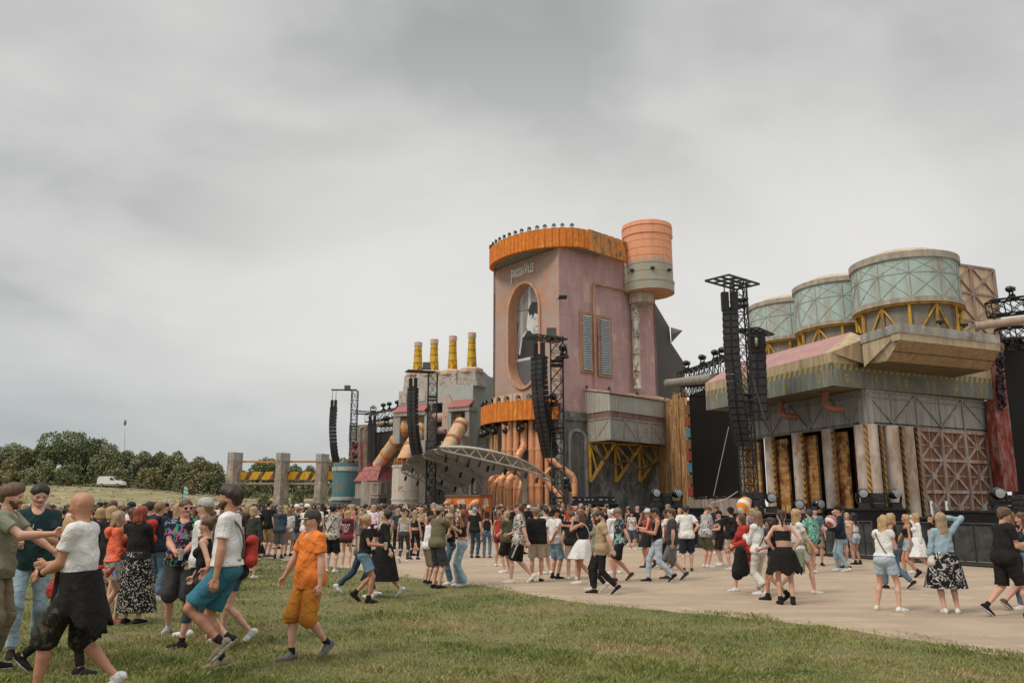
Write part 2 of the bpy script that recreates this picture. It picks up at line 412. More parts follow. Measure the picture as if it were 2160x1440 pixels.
def leaves(cen, size, count, sz, flat=1.0):
    """count leaf quads through an ellipsoid's outer volume"""
    d = rg.normal(size=(count, 3)); d /= np.linalg.norm(d, axis=1)[:, None]
    r = rg.uniform(0.45, 1.0, count) ** 0.5 * (1 + 0.16 * np.sin(d[:, 0] * 7 + cen[0]) * np.cos(d[:, 2] * 6))
    p = np.array(cen) + d * r[:, None] * np.array(size)
    a = rg.normal(size=(count, 3)); a /= np.linalg.norm(a, axis=1)[:, None]
    b = np.cross(a, rg.normal(size=(count, 3))); b /= np.linalg.norm(b, axis=1)[:, None]
    s1 = sz * rg.uniform(0.5, 1.2, count)[:, None]; s2 = s1 * 0.6
    return np.stack([p - a * s1, p - b * s2, p + a * s1, p + b * s2], 1).reshape(-1, 3)
def quadmesh(name, pts, m, parent=None, loc=None, **tg):
    mb = MB(); k = len(pts) // 4
    mb.v = [tuple(x) for x in pts]; mb.uv = [(0, 0, 0)] * len(pts); mb.f = [(4*i, 4*i+1, 4*i+2, 4*i+3) for i in range(k)]; mb.s = [False] * k; mb.mi = [0] * k
    return mb.build(name, m, parent, loc, **tg)
def tree(u, vt, D, wpx, vb, kind, label, name='tree', dens=1.0):
    x = at(u, 1000, Y=D).x; z0 = hillz(x, D); zt = zv(vt, D); h = zt - z0; W = wpx / FPX * D
    t = thing(name, label, 'tree' if name == 'tree' else 'shrub', (x, D, z0), 'trees and shrubs along the bank')
    mb = MB(); hh = h * (0.45 if name == 'tree' else 0.3)
    mb.tube([(x, D, z0 - 0.3), (x + 0.1, D, z0 + hh * 0.5), (x, D, z0 + hh)], [0.05 * h * 0.6, 0.04 * h * 0.6, 0.03 * h * 0.6], 7)
    q = []; nb = 9 if name == 'tree' else 5
    for i in range(nb):
        a = 2 * PI * i / nb + rnd.random(); rr = W * 0.30 * rnd.uniform(0.5, 1.05); zc = z0 + h * rnd.uniform(0.38, 0.72)
        if i == 0: rr, zc = W * 0.05, z0 + h * 0.76
        c = (x + rr * math.cos(a), D + rr * math.sin(a) * 0.8, zc); sz = (W * rnd.uniform(0.2, 0.3), W * rnd.uniform(0.2, 0.3), h * rnd.uniform(0.17, 0.24))
        mb.tube([(x, D, z0 + hh * 0.5), ((x + c[0]) / 2, (D + c[1]) / 2, (z0 + hh * 0.7 + c[2]) / 2), c], [0.1, 0.07, 0.03], 5)
        q.append(leaves(c, sz, int(420 * dens), 0.26))
    for i in range(4):
        a = 2 * PI * i / 4 + rnd.random(); c = (x + W * 0.34 * math.cos(a), D + W * 0.3 * math.sin(a), z0 + h * 0.27)
        q.append(leaves(c, (W * 0.2, W * 0.2, h * 0.26), int(380 * dens), 0.26))
    mb.build('trunk', BARK, t)
    quadmesh('crown', np.concatenate(q), LEAF[kind], t)
    return t
TR = [(15, 931, 163, 75, 'grey', 'grey green tree at the far left end of the bank'),
      (45, 940, 158, 60, 'mid', 'low green tree left of the tall dark tree'),
      (78, 934, 160, 55, 'dark', 'dark rounded tree tucked against the tall tree on its left'),
      (135, 903, 158, 110, 'dark', 'tallest dark broad tree standing high above the bank'),
      (185, 918, 162, 75, 'dark', 'dark tree joined to the right side of the tallest tree'),
      (222, 931, 156, 70, 'mid', 'wide olive tree directly behind the white van'),
      (262, 945, 160, 60, 'mid', 'olive tree beside the thin weather mast'),
      (298, 950, 158, 55, 'grey', 'pale thin tree to the right of the mast'),
      (330, 951, 160, 50, 'mid', 'small tree among the lower woods right of the mast'),
      (366, 950, 155, 60, 'mid', 'feathery tree behind the bright green bush'),
      (416, 959, 152, 55, 'brown', 'browning orange leaved tree left of the gate'),
      (452, 971, 156, 50, 'grey', 'pale low tree nearest to the left gate pillar'),
      (560, 961, 158, 75, 'mid', 'round tree seen through the left gate opening'),
      (620, 977, 158, 65, 'dark', 'dark low tree seen through the right gate opening'),
      (650, 980, 152, 40, 'grey', 'small grey green tree just left of the right gate pillar'),
      (715, 962, 158, 70, 'mid', 'tree behind the blue silo and left speaker tower')]
for u, vt, D, wp, k, lb in TR: tree(u, vt, D, wp, 0, k, lb, dens=1.6 if wp > 100 else 1.0)
SH = [(15, 965, 150, 55, 'brown', 'reddish brown shrub at the left edge of the bank'), (95, 968, 151.5, 60, 'mid', 'green shrub under the tallest tree'),
      (150, 975, 151, 60, 'dark', 'dark shrub below the tallest tree beside the track'), (385, 973, 151, 62, 'mid', 'bright green round bush above the track bend'),
      (445, 992, 151, 45, 'dark', 'dark low bush beside the left gate pillar'), (400, 1012, 140, 30, 'dry', 'dry tawny bush on the slope'),
      (250, 985, 151, 60, 'mid', 'low scrub bush just behind the white van'), (320, 983, 151, 60, 'brown', 'tawny bush right of the white van'),
      (60, 985, 151, 60, 'mid', 'low olive bush along the track at left'), (510, 990, 150, 50, 'mid', 'bush between the first two gate pillars'),
      (630, 1031, 121, 22, 'mid', 'tiny round bush on the slope seen through the gate'), (560, 1043, 115, 24, 'mid', 'small dull bush low on the slope through the gate')]
for u, vt, D, wp, k, lb in SH: tree(u, vt, D, wp, 0, k, lb, 'shrub', 0.9)
q = []
for i in range(1500):
    D = rnd.choice([rnd.uniform(148.5, 162), rnd.uniform(148.5, 162), rnd.uniform(96, 142)]); x = rnd.uniform(-105, -14) * D / 150
    s = rnd.uniform(0.4, 1.1) if D > 145 else rnd.uniform(0.12, 0.4)
    q.append((D > 145, leaves((x, D, hillz(x, D) + s * 0.3), (s * 1.9, s, s), 26 if D > 145 else 14, 0.22 if D > 145 else 0.13)))
quadmesh('bank_scrub', np.concatenate([b for a, b in q if a]), LEAF['mid'], loc=(-50, 150, 5), kind='stuff', label='rough scrub and brambles covering the bank behind the track')
quadmesh('slope_tufts', np.concatenate([b for a, b in q if not a]), LEAF['dry'], loc=(-50, 120, 1), kind='stuff', label='dry tufts of grass on the slope below the track')

# ------------------------------------------------------------- foreground grass blades (uncountable)
def blades(n, dmin, dmax, h, wdt, seed, name, label, mats, umax=2300, umin=-140, power=1.0):
    r = np.random.default_rng(seed)
    D = 1 / r.uniform(1 / dmax, 1 / dmin, n) if power == 1.0 else dmin + (dmax - dmin) * r.uniform(0, 1, n) ** power
    u = r.uniform(umin, umax, n); X = (u - 1080) / FPX * D * cp
    jx = 0.20 * np.sin(X * 3.1) + 0.12 * np.sin(X * 7.7 + 1) + 0.13 * np.sin(X * 17 + D * 5) - 0.13 + 0.25 * (r.uniform(0, 1, n) ** 3) * -1; ok = ~in_sand_np(X + jx * 0.5, D + jx)
    X, D = X[ok], D[ok]; k = len(X)
    cl = 0.5 + 0.5 * np.sin(X * 1.7 + np.sin(D * 1.3) * 2) * np.sin(D * 2.1 + X * 0.6) + 0.35 * np.sin(X * 7.3 + D * 3) * np.sin(D * 6.1)
    hh = h * r.uniform(0.35, 1.15, k) * (0.5 + 0.85 * np.clip(cl, 0, 1.3) ** 1.6)
    a = r.uniform(0, 2 * PI, k); ln = r.uniform(0.1, 1.0, k) * hh; ww = wdt * r.uniform(0.6, 1.3, k) * (0.6 + D / 14)
    bx, by = np.cos(a + 1.57) * ww, np.sin(a + 1.57) * ww; tx, ty = np.cos(a) * ln, np.sin(a) * ln
    z = np.zeros(k)
    v = np.stack([np.stack([X - bx, D - by, z - 0.01], 1), np.stack([X + bx, D + by, z - 0.01], 1), np.stack([X + tx * .4 + bx * .6, D + ty * .4 + by * .6, hh * .65], 1),
                  np.stack([X + tx, D + ty, hh], 1)], 1).reshape(-1, 3)
    me = bpy.data.meshes.new(name); me.vertices.add(4 * k); me.vertices.foreach_set('co', v.ravel())
    idx = np.arange(4 * k).astype(np.int32)
    me.loops.add(4 * k); me.loops.foreach_set('vertex_index', idx); me.polygons.add(k)
    me.polygons.foreach_set('loop_start', np.arange(0, 4 * k, 4).astype(np.int32)); me.polygons.foreach_set('loop_total', np.full(k, 4, np.int32))
    me.update(calc_edges=True); me.materials.append(mats)
    o = bpy.data.objects.new(name, me); C.objects.link(o); tag(o, label, None, None, 'stuff'); return o
def blademat():
    m = bpy.data.materials.new('grass blades'); m.use_nodes = True; t = m.node_tree; b = t.nodes['Principled BSDF']; Lk = t.links.new
    g_ = N(t, 'ShaderNodeNewGeometry'); tc = N(t, 'ShaderNodeTexCoord')
    n_ = N(t, 'ShaderNodeTexNoise', ins={'Scale': 0.55, 'Detail': 6.0, 'Roughness': 0.62}); Lk(tc.outputs['Object'], n_.inputs['Vector'])
    r_ = N(t, 'ShaderNodeValToRGB'); Lk(n_.outputs['Fac'], r_.inputs[0]); e_ = r_.color_ramp.elements
    e_[0].position = 0.40; e_[0].color = (0.135, 0.180, 0.042, 1); e_[1].position = 0.64; e_[1].color = (0.40, 0.30, 0.16, 1)
    k_ = r_.color_ramp.elements.new(0.52); k_.color = (0.24, 0.262, 0.082, 1)
    i_ = N(t, 'ShaderNodeMapRange', ins={1: 0, 2: 1, 3: 0.55, 4: 1.5}); Lk(g_.outputs['Random Per Island'], i_.inputs[0])
    c_ = N(t, 'ShaderNodeCombineXYZ'); [Lk(i_.outputs[0], c_.inputs[j]) for j in range(3)]
    x_ = N(t, 'ShaderNodeMixRGB', blend_type='MULTIPLY', ins={0: 1.0}); Lk(r_.outputs[0], x_.inputs[1]); Lk(c_.outputs[0], x_.inputs[2])
    # some blades are straw coloured
    gt = N(t, 'ShaderNodeMath', operation='MULTIPLY', ins={1: 7.3}); Lk(g_.outputs['Random Per Island'], gt.inputs[0]); fr = N(t, 'ShaderNodeMath', operation='FRACT'); Lk(gt.outputs[0], fr.inputs[0])
    g2 = N(t, 'ShaderNodeMath', operation='GREATER_THAN', ins={1: 0.86}); Lk(fr.outputs[0], g2.inputs[0])
    y_ = N(t, 'ShaderNodeMixRGB', ins={2: (0.34, 0.27, 0.14, 1)}); Lk(g2.outputs[0], y_.inputs[0]); Lk(x_.outputs[0], y_.inputs[1])
    Lk(y_.outputs[0], b.inputs['Base Color']); b.inputs['Roughness'].default_value = 0.75; b.inputs['Specular IOR Level'].default_value = 0.2
    return m
BL = blademat()
blades(330000, 6.2, 24, 0.052, 0.0030, 1, 'grass', 'short trampled green grass with dry straw patches in the foreground', BL)
blades(30000, 18, 70, 0.06, 0.008, 2, 'far_grass', 'grass under the crowd at left', BL, umax=700)
# longer fringe along the sand edge
r = np.random.default_rng(3)

# ------------------------------------------------------------- white van, flag, mast
def build_van():
    D = 147.0; x0 = at(209, 1020, Y=D).x; z0 = hillz(x0 + 2, D) + 0.1
    t = thing('van', 'small white panel van parked on the track on the bank', 'van', (x0 + 2.2, D, z0))
    prof = [(0, .35), (0.02, .9), (0.12, 1.65), (0.3, 1.85), (1.9, 1.88), (2.5, 1.8), (3.3, 1.2), (4.1, 1.0), (4.45, .8), (4.5, .4), (4.0, .28), (0.4, .28)]
    mb = MB()
    def side(dy, ins=0): return [Vector((x0 + x, D + dy, z0 + z)) for x, z in prof]
    a, b_ = side(-0.85), side(0.85); n = len(prof)
    mb.add(a + b_, [tuple(range(n))[::-1], tuple(range(n, 2*n))] + [(i, (i+1) % n, n + (i+1) % n, n + i) for i in range(n)])
    body = mb.build('body', mat('van paint', (0.72, 0.72, 0.72), 0.35, 0.03), t)
    mb = MB(); mb.add([(x0+2.25, D-.858, z0+1.2), (x0+3.15, D-.858, z0+1.15), (x0+2.6, D-.858, z0+1.62), (x0+2.25, D-.858, z0+1.66)], [(0,1,2,3)])
    GL = mat('dark glass', (0.03, 0.035, 0.04), 0.1, 0.1); mb.build('side_window', GL, body)
    mb = MB(); mb.add([(x0+2.62, D-.72, z0+1.76), (x0+3.36, D-.72, z0+1.2), (x0+3.36, D+.72, z0+1.2), (x0+2.62, D+.72, z0+1.76)], [(0,1,2,3)]); mb.build('windscreen', GL, body)
    mb = MB(); mb.box((x0+2.2, D-.852, z0+.42), (4.3, .02, .18)); mb.build('lower_trim', mat('grey plastic', (0.12,)*3, .7), body)
    for wx in (0.85, 3.65):
        for sgn in (-1, 1):
            mb = MB(); mb.lathe([(.3, -.1), (.33, -.08), (.33, .08), (.3, .1)], (x0+wx, D+sgn*.8, z0+.32), 18, True, ax=Matrix.Rotation(PI/2, 3, 'X')); w_ = mb.build('wheel', BLACK, t)
            mb = MB(); mb.lathe([(.19, -.115), (.19, .115)], (x0+wx, D+sgn*.8, z0+.32), 14, ax=Matrix.Rotation(PI/2, 3, 'X')); mb.build('rim', mat('rim', (.3,)*3, .4, metal=.5), w_)
    mb = MB(); mb.box((x0+4.38, D-.6, z0+.85), (.15, .3, .12)); mb.build('headlight', mat('lamp glass', (.5, .5, .5), .2), t)
build_van()
p = at(384, 1062, Y=95); mb = MB(); mb.tube([(p.x, 95, 0), (p.x, 95, 3.9)], .03, 6)
t = thing('beach_flag', 'tall narrow teal beach flag standing behind the crowd at left', 'flag', (p.x, 95, 0)); mb.build('pole', STEEL, t)
mb = MB(); mb.add([(p.x, 95, 1.7), (p.x + .35, 95.02, 1.75), (p.x + .6, 95, 3.2), (p.x + .45, 95, 3.75), (p.x + .1, 95, 3.9), (p.x, 95.03, 1.7), (p.x + .35, 95.05, 1.75), (p.x + .6, 95.03, 3.2), (p.x + .45, 95.03, 3.75), (p.x + .1, 95.03, 3.9)],
    [(0,1,2,3,4), (9,8,7,6,5), (0,5,6,1), (1,6,7,2), (2,7,8,3), (3,8,9,4)]); mb.build('sail', mat('teal flag', (0.16, 0.42, 0.38), .7, .1, stripes=(.9, (.55, .65, .62), 2.0, .3)), t)
p = at(256, 990, Y=160); t = thing('weather_mast', 'thin pale mast with a small grey head rising over the trees', 'mast', (p.x, 160, hillz(p.x, 160)))
mb = MB(); z1 = zv(898, 160); z2 = zv(884, 160); q_ = at(264, 890, Y=160)
mb.tube([(p.x, 160, hillz(p.x, 160)), (p.x + .3, 160, zv(950, 160)), (q_.x, 160, z1)], [.14, .09, .03], 8); mb.build('pole', mat('pale pole', (.6, .58, .55), .5), t)
mb = MB(); mb.ell((q_.x, 160, (z1 + z2) / 2), (.28, .28, .6)); mb.build('sensor_head', mat('grey head', (.22, .24, .2), .6), t)
# ============================================================= STAGE SET
ORANGE = mat('orange cladding', (0.72, 0.21, 0.025), 0.7, 0.22, 2.5, dirt=(0.38, 0.13, 0.03), damt=0.45, dstretch=(5, 5, 0.3), rust=(0.80, 0.36, 0.05), ramt=0.2, rscale=1.6, bump=0.1, seam=(.44, 99), seamc=(.30, .08, .01), seamw=.035)
ORNG2 = mat('patched orange cladding', (0.66, 0.24, 0.04), 0.7, 0.3, 2.5, dirt=(0.30, 0.24, 0.14), damt=0.5, dstretch=(2.5, 2.5, 0.5), rust=(0.14, 0.125, 0.11), ramt=0.38, rscale=1.1, bump=0.1)
FRONTW = mat('faded orange grey wall', (0.42, 0.315, 0.28), 0.85, 0.14, 0.35, dirt=(0.56, 0.25, 0.13), damt=0.42, dstretch=(0.5, 0.5, 0.45), rust=(0.56, 0.29, 0.13), ramt=0.22, rscale=0.45, seam=(2.1, 3.4), seamc=(0.25, 0.2, 0.18), seamw=.012)
PINKW = mat('dusty pink wall', (0.50, 0.325, 0.315), 0.85, 0.10, 0.5, dirt=(0.40, 0.25, 0.26), damt=0.45, dstretch=(0.9, 0.9, 0.2), rust=(0.60, 0.41, 0.34), ramt=0.3, rscale=0.5, seam=(3.1, 2.95), seamc=(0.20, 0.11, 0.12), seamw=.012)
CONC = mat('dark weathered concrete', (0.20, 0.195, 0.18), 0.9, 0.22, 0.6, dirt=(0.08, 0.078, 0.07), damt=0.55, dstretch=(0.8, 0.8, 0.25), rust=(0.30, 0.29, 0.27), ramt=0.45, rscale=0.8, bump=0.3, seam=(5.1, 4.2), seamc=(.05, .05, .05), seamw=.015)
CONL = mat('pale weathered concrete', (0.37, 0.36, 0.33), 0.9, 0.18, 0.8, dirt=(0.16, 0.15, 0.13), damt=0.5, dstretch=(1, 1, 0.25), rust=(0.5, 0.47, 0.42), ramt=0.3, bump=0.25)
COPPER = mat('copper pipe', (0.70, 0.36, 0.19), 0.5, 0.12, 1.2, dirt=(0.46, 0.20, 0.10), damt=0.35, metal=0.2, spec=.5, bump=0.05)
RUSTM = mat('rusty beam', (0.42, 0.24, 0.14), 0.8, 0.3, 2, dirt=(0.16, 0.08, 0.05), damt=0.6, rust=(0.50, 0.36, 0.26), ramt=0.4)
YEL = mat('scuffed yellow steel', (0.66, 0.40, 0.05), 0.65, 0.18, 2, dirt=(0.28, 0.16, 0.05), damt=0.5, rust=(0.30, 0.15, 0.06), ramt=0.32, rscale=2.5)
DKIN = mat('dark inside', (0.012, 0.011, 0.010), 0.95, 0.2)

# ---------------- central tower
ZT = at(1178, 521, Y=80).z; Cc = xy(at(1178, 521, Y=80)); Lc = xy(at(1041, 572, Z=ZT))
zl = at(1178.9, 616.7, Y=80).z; q_ = xy(at(1328.9, 647.8, Z=zl))
FR = Fac(Cc, q_); s_end = FR.sz(1384, 700)[0]; Rc = Cc + FR.t * s_end
FR = Fac(Cc, Rc); FL = Fac(Lc, Cc); Bc = Lc + Rc - Cc
ZB = FR.sz(1190, 866)[1]
tw = thing('stage_tower', 'huge weathered orange and pink stage tower with an oval screen opening', 'stage tower', (*Cc, 0))
# front wall with a stadium hole
sL, _ = FL.sz(1075, 707); sR, _ = FL.sz(1138, 707); _, zt_ = FL.sz(1106, 599); _, zb_ = FL.sz(1100, 816)
HC, HW, HH, HM = (sL + sR) / 2, (sR - sL) / 2, (zt_ - zb_) / 2, (zt_ + zb_) / 2
def stad(w, h, n=72):
    o = []
    for i in range(n):
        a = 2 * PI * i / n; c, s_ = math.cos(a), math.sin(a)
        x = w * c; z = s_ * w * 1.25 + (h - w * 1.25) * (1 if s_ > 1e-6 else -1 if s_ < -1e-6 else 0)
        o.append((HC + x, HM + z))
    return o
ring0 = stad(HW, HH)
W = FL.W; z0_, z1_ = ZB - 1.5, ZT
def torect(x, z):
    dx, dz = x - HC, z - HM; k = 1e9
    if dx > 1e-9: k = min(k, (W - HC) / dx)
    if dx < -1e-9: k = min(k, (0 - HC) / dx)
    if dz > 1e-9: k = min(k, (z1_ - HM) / dz)
    if dz < -1e-9: k = min(k, (z0_ - HM) / dz)
    return HC + dx * k, HM + dz * k
rc = [torect(*p) for p in ring0]
for cx, cz in ((0, z0_), (W, z0_), (W, z1_), (0, z1_)):
    j = min(range(len(rc)), key=lambda i: (rc[i][0] - cx) ** 2 + (rc[i][1] - cz) ** 2); rc[j] = (cx, cz)
mb = MB(); n = len(ring0)
mb.add([FL.p(*p) for p in ring0] + [FL.p(*p) for p in rc], [(i, (i+1) % n, n + (i+1) % n, n + i) for i in range(n)], uv=[(p[0], p[1], 0) for p in ring0 + rc])
mb.build('front_wall', FRONTW, tw)
mb = MB(); r1 = stad(HW + 0.30, HH + 0.30)
for (a, da), (b, db) in (((r1, 0), (r1, .22)), ((r1, .22), (ring0, .22)), ((ring0, .22), (ring0, -1.0))):
    mb.add([FL.p(*p, da) for p in a] + [FL.p(*p, db) for p in b], [(i, (i+1) % n, n + (i+1) % n, n + i) for i in range(n)], True)
mb.build('oval_frame', mat('oval frame paint', (0.56, 0.32, 0.21), .7, .12, 1.5, dirt=(.45, .22, .13)), tw)
mb = MB(); FR.box(mb, 0, s_end, ZB, ZT + .9, -.4, 0); mb.build('side_wall', PINKW, tw)
mb = MB()
for A, B in ((Rc, Bc), (Bc, Lc)):
    f = Fac(A, B); f.n = -Vector(((Cc + Bc) / 2 - (A + B) / 2)).normalized(); f.box(mb, 0, f.W, 0, ZT, -.4, 0)
mb.build('rear_wall', CONC, tw)
mb = MB(); mb.add([(*p, ZT - .05) for p in (Lc, Cc, Rc, Bc)], [(0, 1, 2, 3)]); mb.build('roof', CONC, tw)
mb = MB(); FR.box(mb, -.3, s_end + .3, 0, ZB, -.5, .12); FL.box(mb, -.2, FL.W + .12, 0, ZB - 1.45, -1.2, 0.0)
FR.box(mb, -.4, s_end + .2, ZB - .9, ZB - .55, .12, .3); FR.box(mb, -.4, .3, 0, ZB - .1, .12, .35)
for u in (1388, 1355): a = FR.sz(u, 980)[0]
mb.build('concrete_base', CONC, tw)
mb = MB(); a0, zA = FR.sz(1201, 1040); a1, _ = FR.sz(1232, 1040); zA2 = FR.sz(1215, 930)[1]; pts = [(a0, 0.5), (a1, .5)] + [((a0+a1)/2 + (a1-a0)/2 * math.cos(k*PI/10), zA2 + (a1-a0)/2 * math.sin(k*PI/10)) for k in range(11)]
FR.poly(mb, pts, .05, .14); mb.build('arched_niche', mat('niche', (0.13, .135, .13), .9, .3, 1, dirt=(.22, .22, .2)), tw)
mb = MB()
for k in range(11):
    t0, t1 = k * PI / 11, (k + 1) * PI / 11; r_ = (a1 - a0) / 2 + .15; cx = (a0 + a1) / 2
    FR.bar(mb, (cx + r_*math.cos(t0), zA2 + r_*math.sin(t0)), (cx + r_*math.cos(t1), zA2 + r_*math.sin(t1)), .3, .12, .3)
FR.box(mb, a0-.3, a0, 0, zA2, .12, .3); FR.box(mb, a1, a1+.3, 0, zA2, .12, .3); mb.build('niche_arch', CONL, tw)
# copper drain pipe and louvres on the pink wall
mb = MB(); s1, zt1 = FR.sz(1248, 599); _, zb1 = FR.sz(1248, 818); s2, zz2 = FR.sz(1313, 610)
mb.tube([FR.p(s1, zb1, .3), FR.p(s1, zt1 - .15, .3), FR.p(s1 + .15, zt1, .3), FR.p(s2, zt1, .3)], .13, 8); mb.build('copper_pipe', mat('old copper', (.40, .20, .11), .5, .2, metal=.3, dirt=(.5, .33, .22)), tw)
for (ua, ub, va, vb) in ((1225, 1251.5, 658, 786), (1262, 1291, 667, 795)):
    mb = MB(); s0, s1, z0, z1 = FR.pb(mb, ua, va, ub, vb, 0, .16)
    fr = mb.build('louvre_frame', mat('weathered wood frame', (.40, .25, .16), .85, .2, 3, dirt=(.25, .15, .1)), tw)
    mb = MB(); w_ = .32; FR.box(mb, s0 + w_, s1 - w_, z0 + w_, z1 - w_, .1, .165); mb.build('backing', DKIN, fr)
    mb = MB(); k = 24; dz = (z1 - z0 - 2 * w_) / k
    for i in range(k): 
        z = z0 + w_ + i * dz; a, b = s0 + w_, s1 - w_
        mb.hexa([FR.p(a, z + dz*.05, .17), FR.p(b, z + dz*.05, .17), FR.p(b, z + dz*.05, .32), FR.p(a, z + dz*.05, .32), FR.p(a, z + dz*.55, .17), FR.p(b, z + dz*.55, .17), FR.p(b, z + dz*.75, .20), FR.p(a, z + dz*.75, .20)])
    mb.build('slats', mat('slat paint', (.46, .50, .52), .6, .08), fr)
for (u, v) in ((1190, 626), (1184, 754)):
    s, z = FR.sz(u, v, 1); mb = MB(); mb.box(FR.p(s, z, .8), (.8, .8, .22)); mb.bar(FR.p(s, z, 0), FR.p(s, z, .8), .1); mb.build('floodlight', BLACK, label='small black floodlight on the pink wall, %s' % ('upper one by the corner' if v < 700 else 'lower one beside the hanging speakers'), cat='lamp', group='floodlights on the pink wall')
# sign lettering
def text(s, size, loc, right, up, m, name='lettering', parent=None, sx=.62, ext=.04):
    cu = bpy.data.curves.new('t', 'FONT'); cu.body = s; cu.size = size; cu.extrude = ext; cu.align_x = 'CENTER'; cu.align_y = 'CENTER'; cu.offset = size * .012
    o = bpy.data.objects.new('t', cu); C.objects.link(o); bpy.context.view_layer.update()
    me = bpy.data.meshes.new_from_object(o.evaluated_get(bpy.context.evaluated_depsgraph_get()))
    bpy.data.objects.remove(o)
    right = Vector(right).normalized(); up = Vector(up).normalized(); nn = right.cross(up)
    M = Matrix((right * sx, up, nn)).transposed().to_4x4(); M.translation = Vector(loc) - (ORG[parent.name] if parent else Vector((0, 0, 0)))
    me.transform(M); me.materials.clear(); me.materials.append(m)
    r = bpy.data.objects.new(name, me); C.objects.link(r)
    if parent: r.parent = parent
    ORG[r.name] = ORG[parent.name] if parent else Vector((0, 0, 0)); return r
WHITE = mat('white paint', (0.78, 0.77, 0.74), .6, .04, bump=0)
st, zt2 = FL.sz(1103, 573)
sgA, sgB = FL.sz(1079.5, 573)[0], FL.sz(1127, 573)[0]
tv = FL.t
sg = thing('stage_sign', 'white condensed letters high on the orange wall above the oval screen', 'sign', FL.p(st, zt2, .1))
def sgtext(str_, size, a, b, z):
    o = text(str_, size, FL.p(sgA + wS * (a + b) / 2, z, .12), (tv.x, tv.y, 0), (0, 0, 1), WHITE, 'letters', sg, sx=1, ext=.04)
    X_ = [Vector((v.co.x, v.co.y)).dot(tv) for v in o.data.vertices]; lo, hi = min(X_), max(X_); tgt = wS * (b - a); mid = (lo + hi) / 2
    for v in o.data.vertices:
        q = Vector((v.co.x, v.co.y)).dot(tv); dq = (q - mid) * (tgt / (hi - lo) - 1); v.co.x += tv.x * dq; v.co.y += tv.y * dq
wS = sgB - sgA
sgtext('P', 2.1, 0, .115, zt2 - .25); sgtext('AROOKA', 1.35, .13, .60, zt2 + .0); sgtext('V', 1.9, .60, .74, zt2 + .12); sgtext('ILLE', 1.35, .755, 1.0, zt2 + .0)
# --- screen (flat live picture) inside the oval
scn = thing('oval_screen', 'oval LED screen showing a black and white live picture of a performer', 'screen', FL.p(HC, HM, -1.2))
def gry(g, e=.2): return mat('screen grey %.2f' % g, (g * 1.0, g * .98, g * .95), .4, .12, .8, emit=e, bump=0)
mb = MB(); FL.poly(mb, stad(HW + .2, HH + .2), -1.3, -1.1); mb.build('panel', gry(.20), scn)
def sp(pix, g, d, name='picture'): 
    mb = MB(); FL.poly(mb, [FL.sz(u, v, -1.1) for u, v in pix], -1.1, -1.1 + d); return mb.build(name, gry(g), scn)
pc = MB()
sp([(1075, 690), (1084, 650), (1092, 620), (1092, 760), (1075, 770)], .28, .005)
sp([(1097, 606), (1103, 603), (1104, 760), (1098, 760)], .30, .006)
sp([(1115, 600), (1119, 602), (1119, 650), (1114, 650)], .44, .006)
sp([(1072, 662), (1082, 658), (1140, 648), (1140, 649.5), (1082, 659.5), (1072, 664)], .05, .008)
sp([(1110, 690), (1114, 660), (1122, 642), (1140, 634), (1142, 700), (1120, 705)], .50, .009)
sp([(1086, 700), (1094, 676), (1096, 680), (1092, 705), (1090, 770), (1083, 770)], .10, .010)
sp([(1090, 790), (1093, 740), (1098, 716), (1108, 700), (1118, 697), (1124, 704), (1142, 700), (1142, 800)], .035, .012)
sp([(1094, 745), (1099, 712), (1109, 698), (1111, 700), (1102, 716), (1097, 750)], .42, .014)
def blob(u, v, ru, rv, n=18, j=.0, seed=0):
    r_ = random.Random(seed); return [(u + ru * math.cos(2*PI*i/n) * (1 + r_.uniform(-j, j)), v - rv * math.sin(2*PI*i/n) * (1 + r_.uniform(-j, j))) for i in range(n)]
sp(blob(1129, 655, 13, 19, 26, .12, 3), .03, .016); sp(blob(1133.5, 676, 8.5, 20), .46, .020, 'picture'); sp(blob(1121, 668, 2.4, 5), .40, .022)
sp([(1124, 700), (1126, 686), (1140, 690), (1140, 704), (1133, 707)], .33, .018)
sp(blob(1130, 652, 11, 10, 20, .15, 4), .03, .024); sp([(1127, 672), (1132, 670.5), (1132, 672), (1127, 673.5)], .06, .026); sp([(1130, 688), (1137, 686), (1137, 687.5), (1131, 690)], .10, .026)
sp([(1070, 762), (1142, 748), (1142, 753), (1070, 768)], .42, .028); sp([(1070, 768), (1142, 753), (1142, 840), (1070, 840)], .10, .027)

# --- orange crown ring: plan curve, ribbed band
def band(name, plan, zt, h, parent, m, ribs=True, soff=None, lip=.12):
    P = spline([Vector((*p, 0)) for p in plan], 10); L_ = 0; Q = []
    pts = [P[0]]
    for a, b in zip(P, P[1:]):
        k = max(1, int((b - a).length / .11))
        for i in range(k): pts.append(a.lerp(b, (i + 1) / k))
    mb = MB(); vs = []; uv = []; k = len(pts)
    for i, p in enumerate(pts):
        t = (pts[min(i+1, k-1)] - pts[max(i-1, 0)]).normalized(); nn = Vector((t.y, -t.x, 0))
        if nn.dot(p - Vector((4, 88, 0))) < 0: nn = -nn
        o_ = .05 if (ribs and i % 4 == 0) else 0
        for z, d in ((zt - h, .06 + o_), (zt - h + .02, .10 + o_), (zt - .05, .10 + o_), (zt, 0), (zt, -.35), (zt - h, -.35)):
            q = p + nn * d; vs.append((q.x, q.y, z)); uv.append((i * .11, z, 0))
    fs = []
    for i in range(k - 1):
        for j in range(6): fs.append((6*i+j, 6*(i+1)+j, 6*(i+1)+(j+1) % 6, 6*i+(j+1) % 6))
    mb.add(vs, fs, False, uv); mb.add(vs[:6], [tuple(range(6))]); mb.add(vs[-6:], [tuple(range(6))])
    o = mb.build(name, m, parent); return o, pts
ZR = at(1170, 480, Y=79.7).z; HR = 2.05
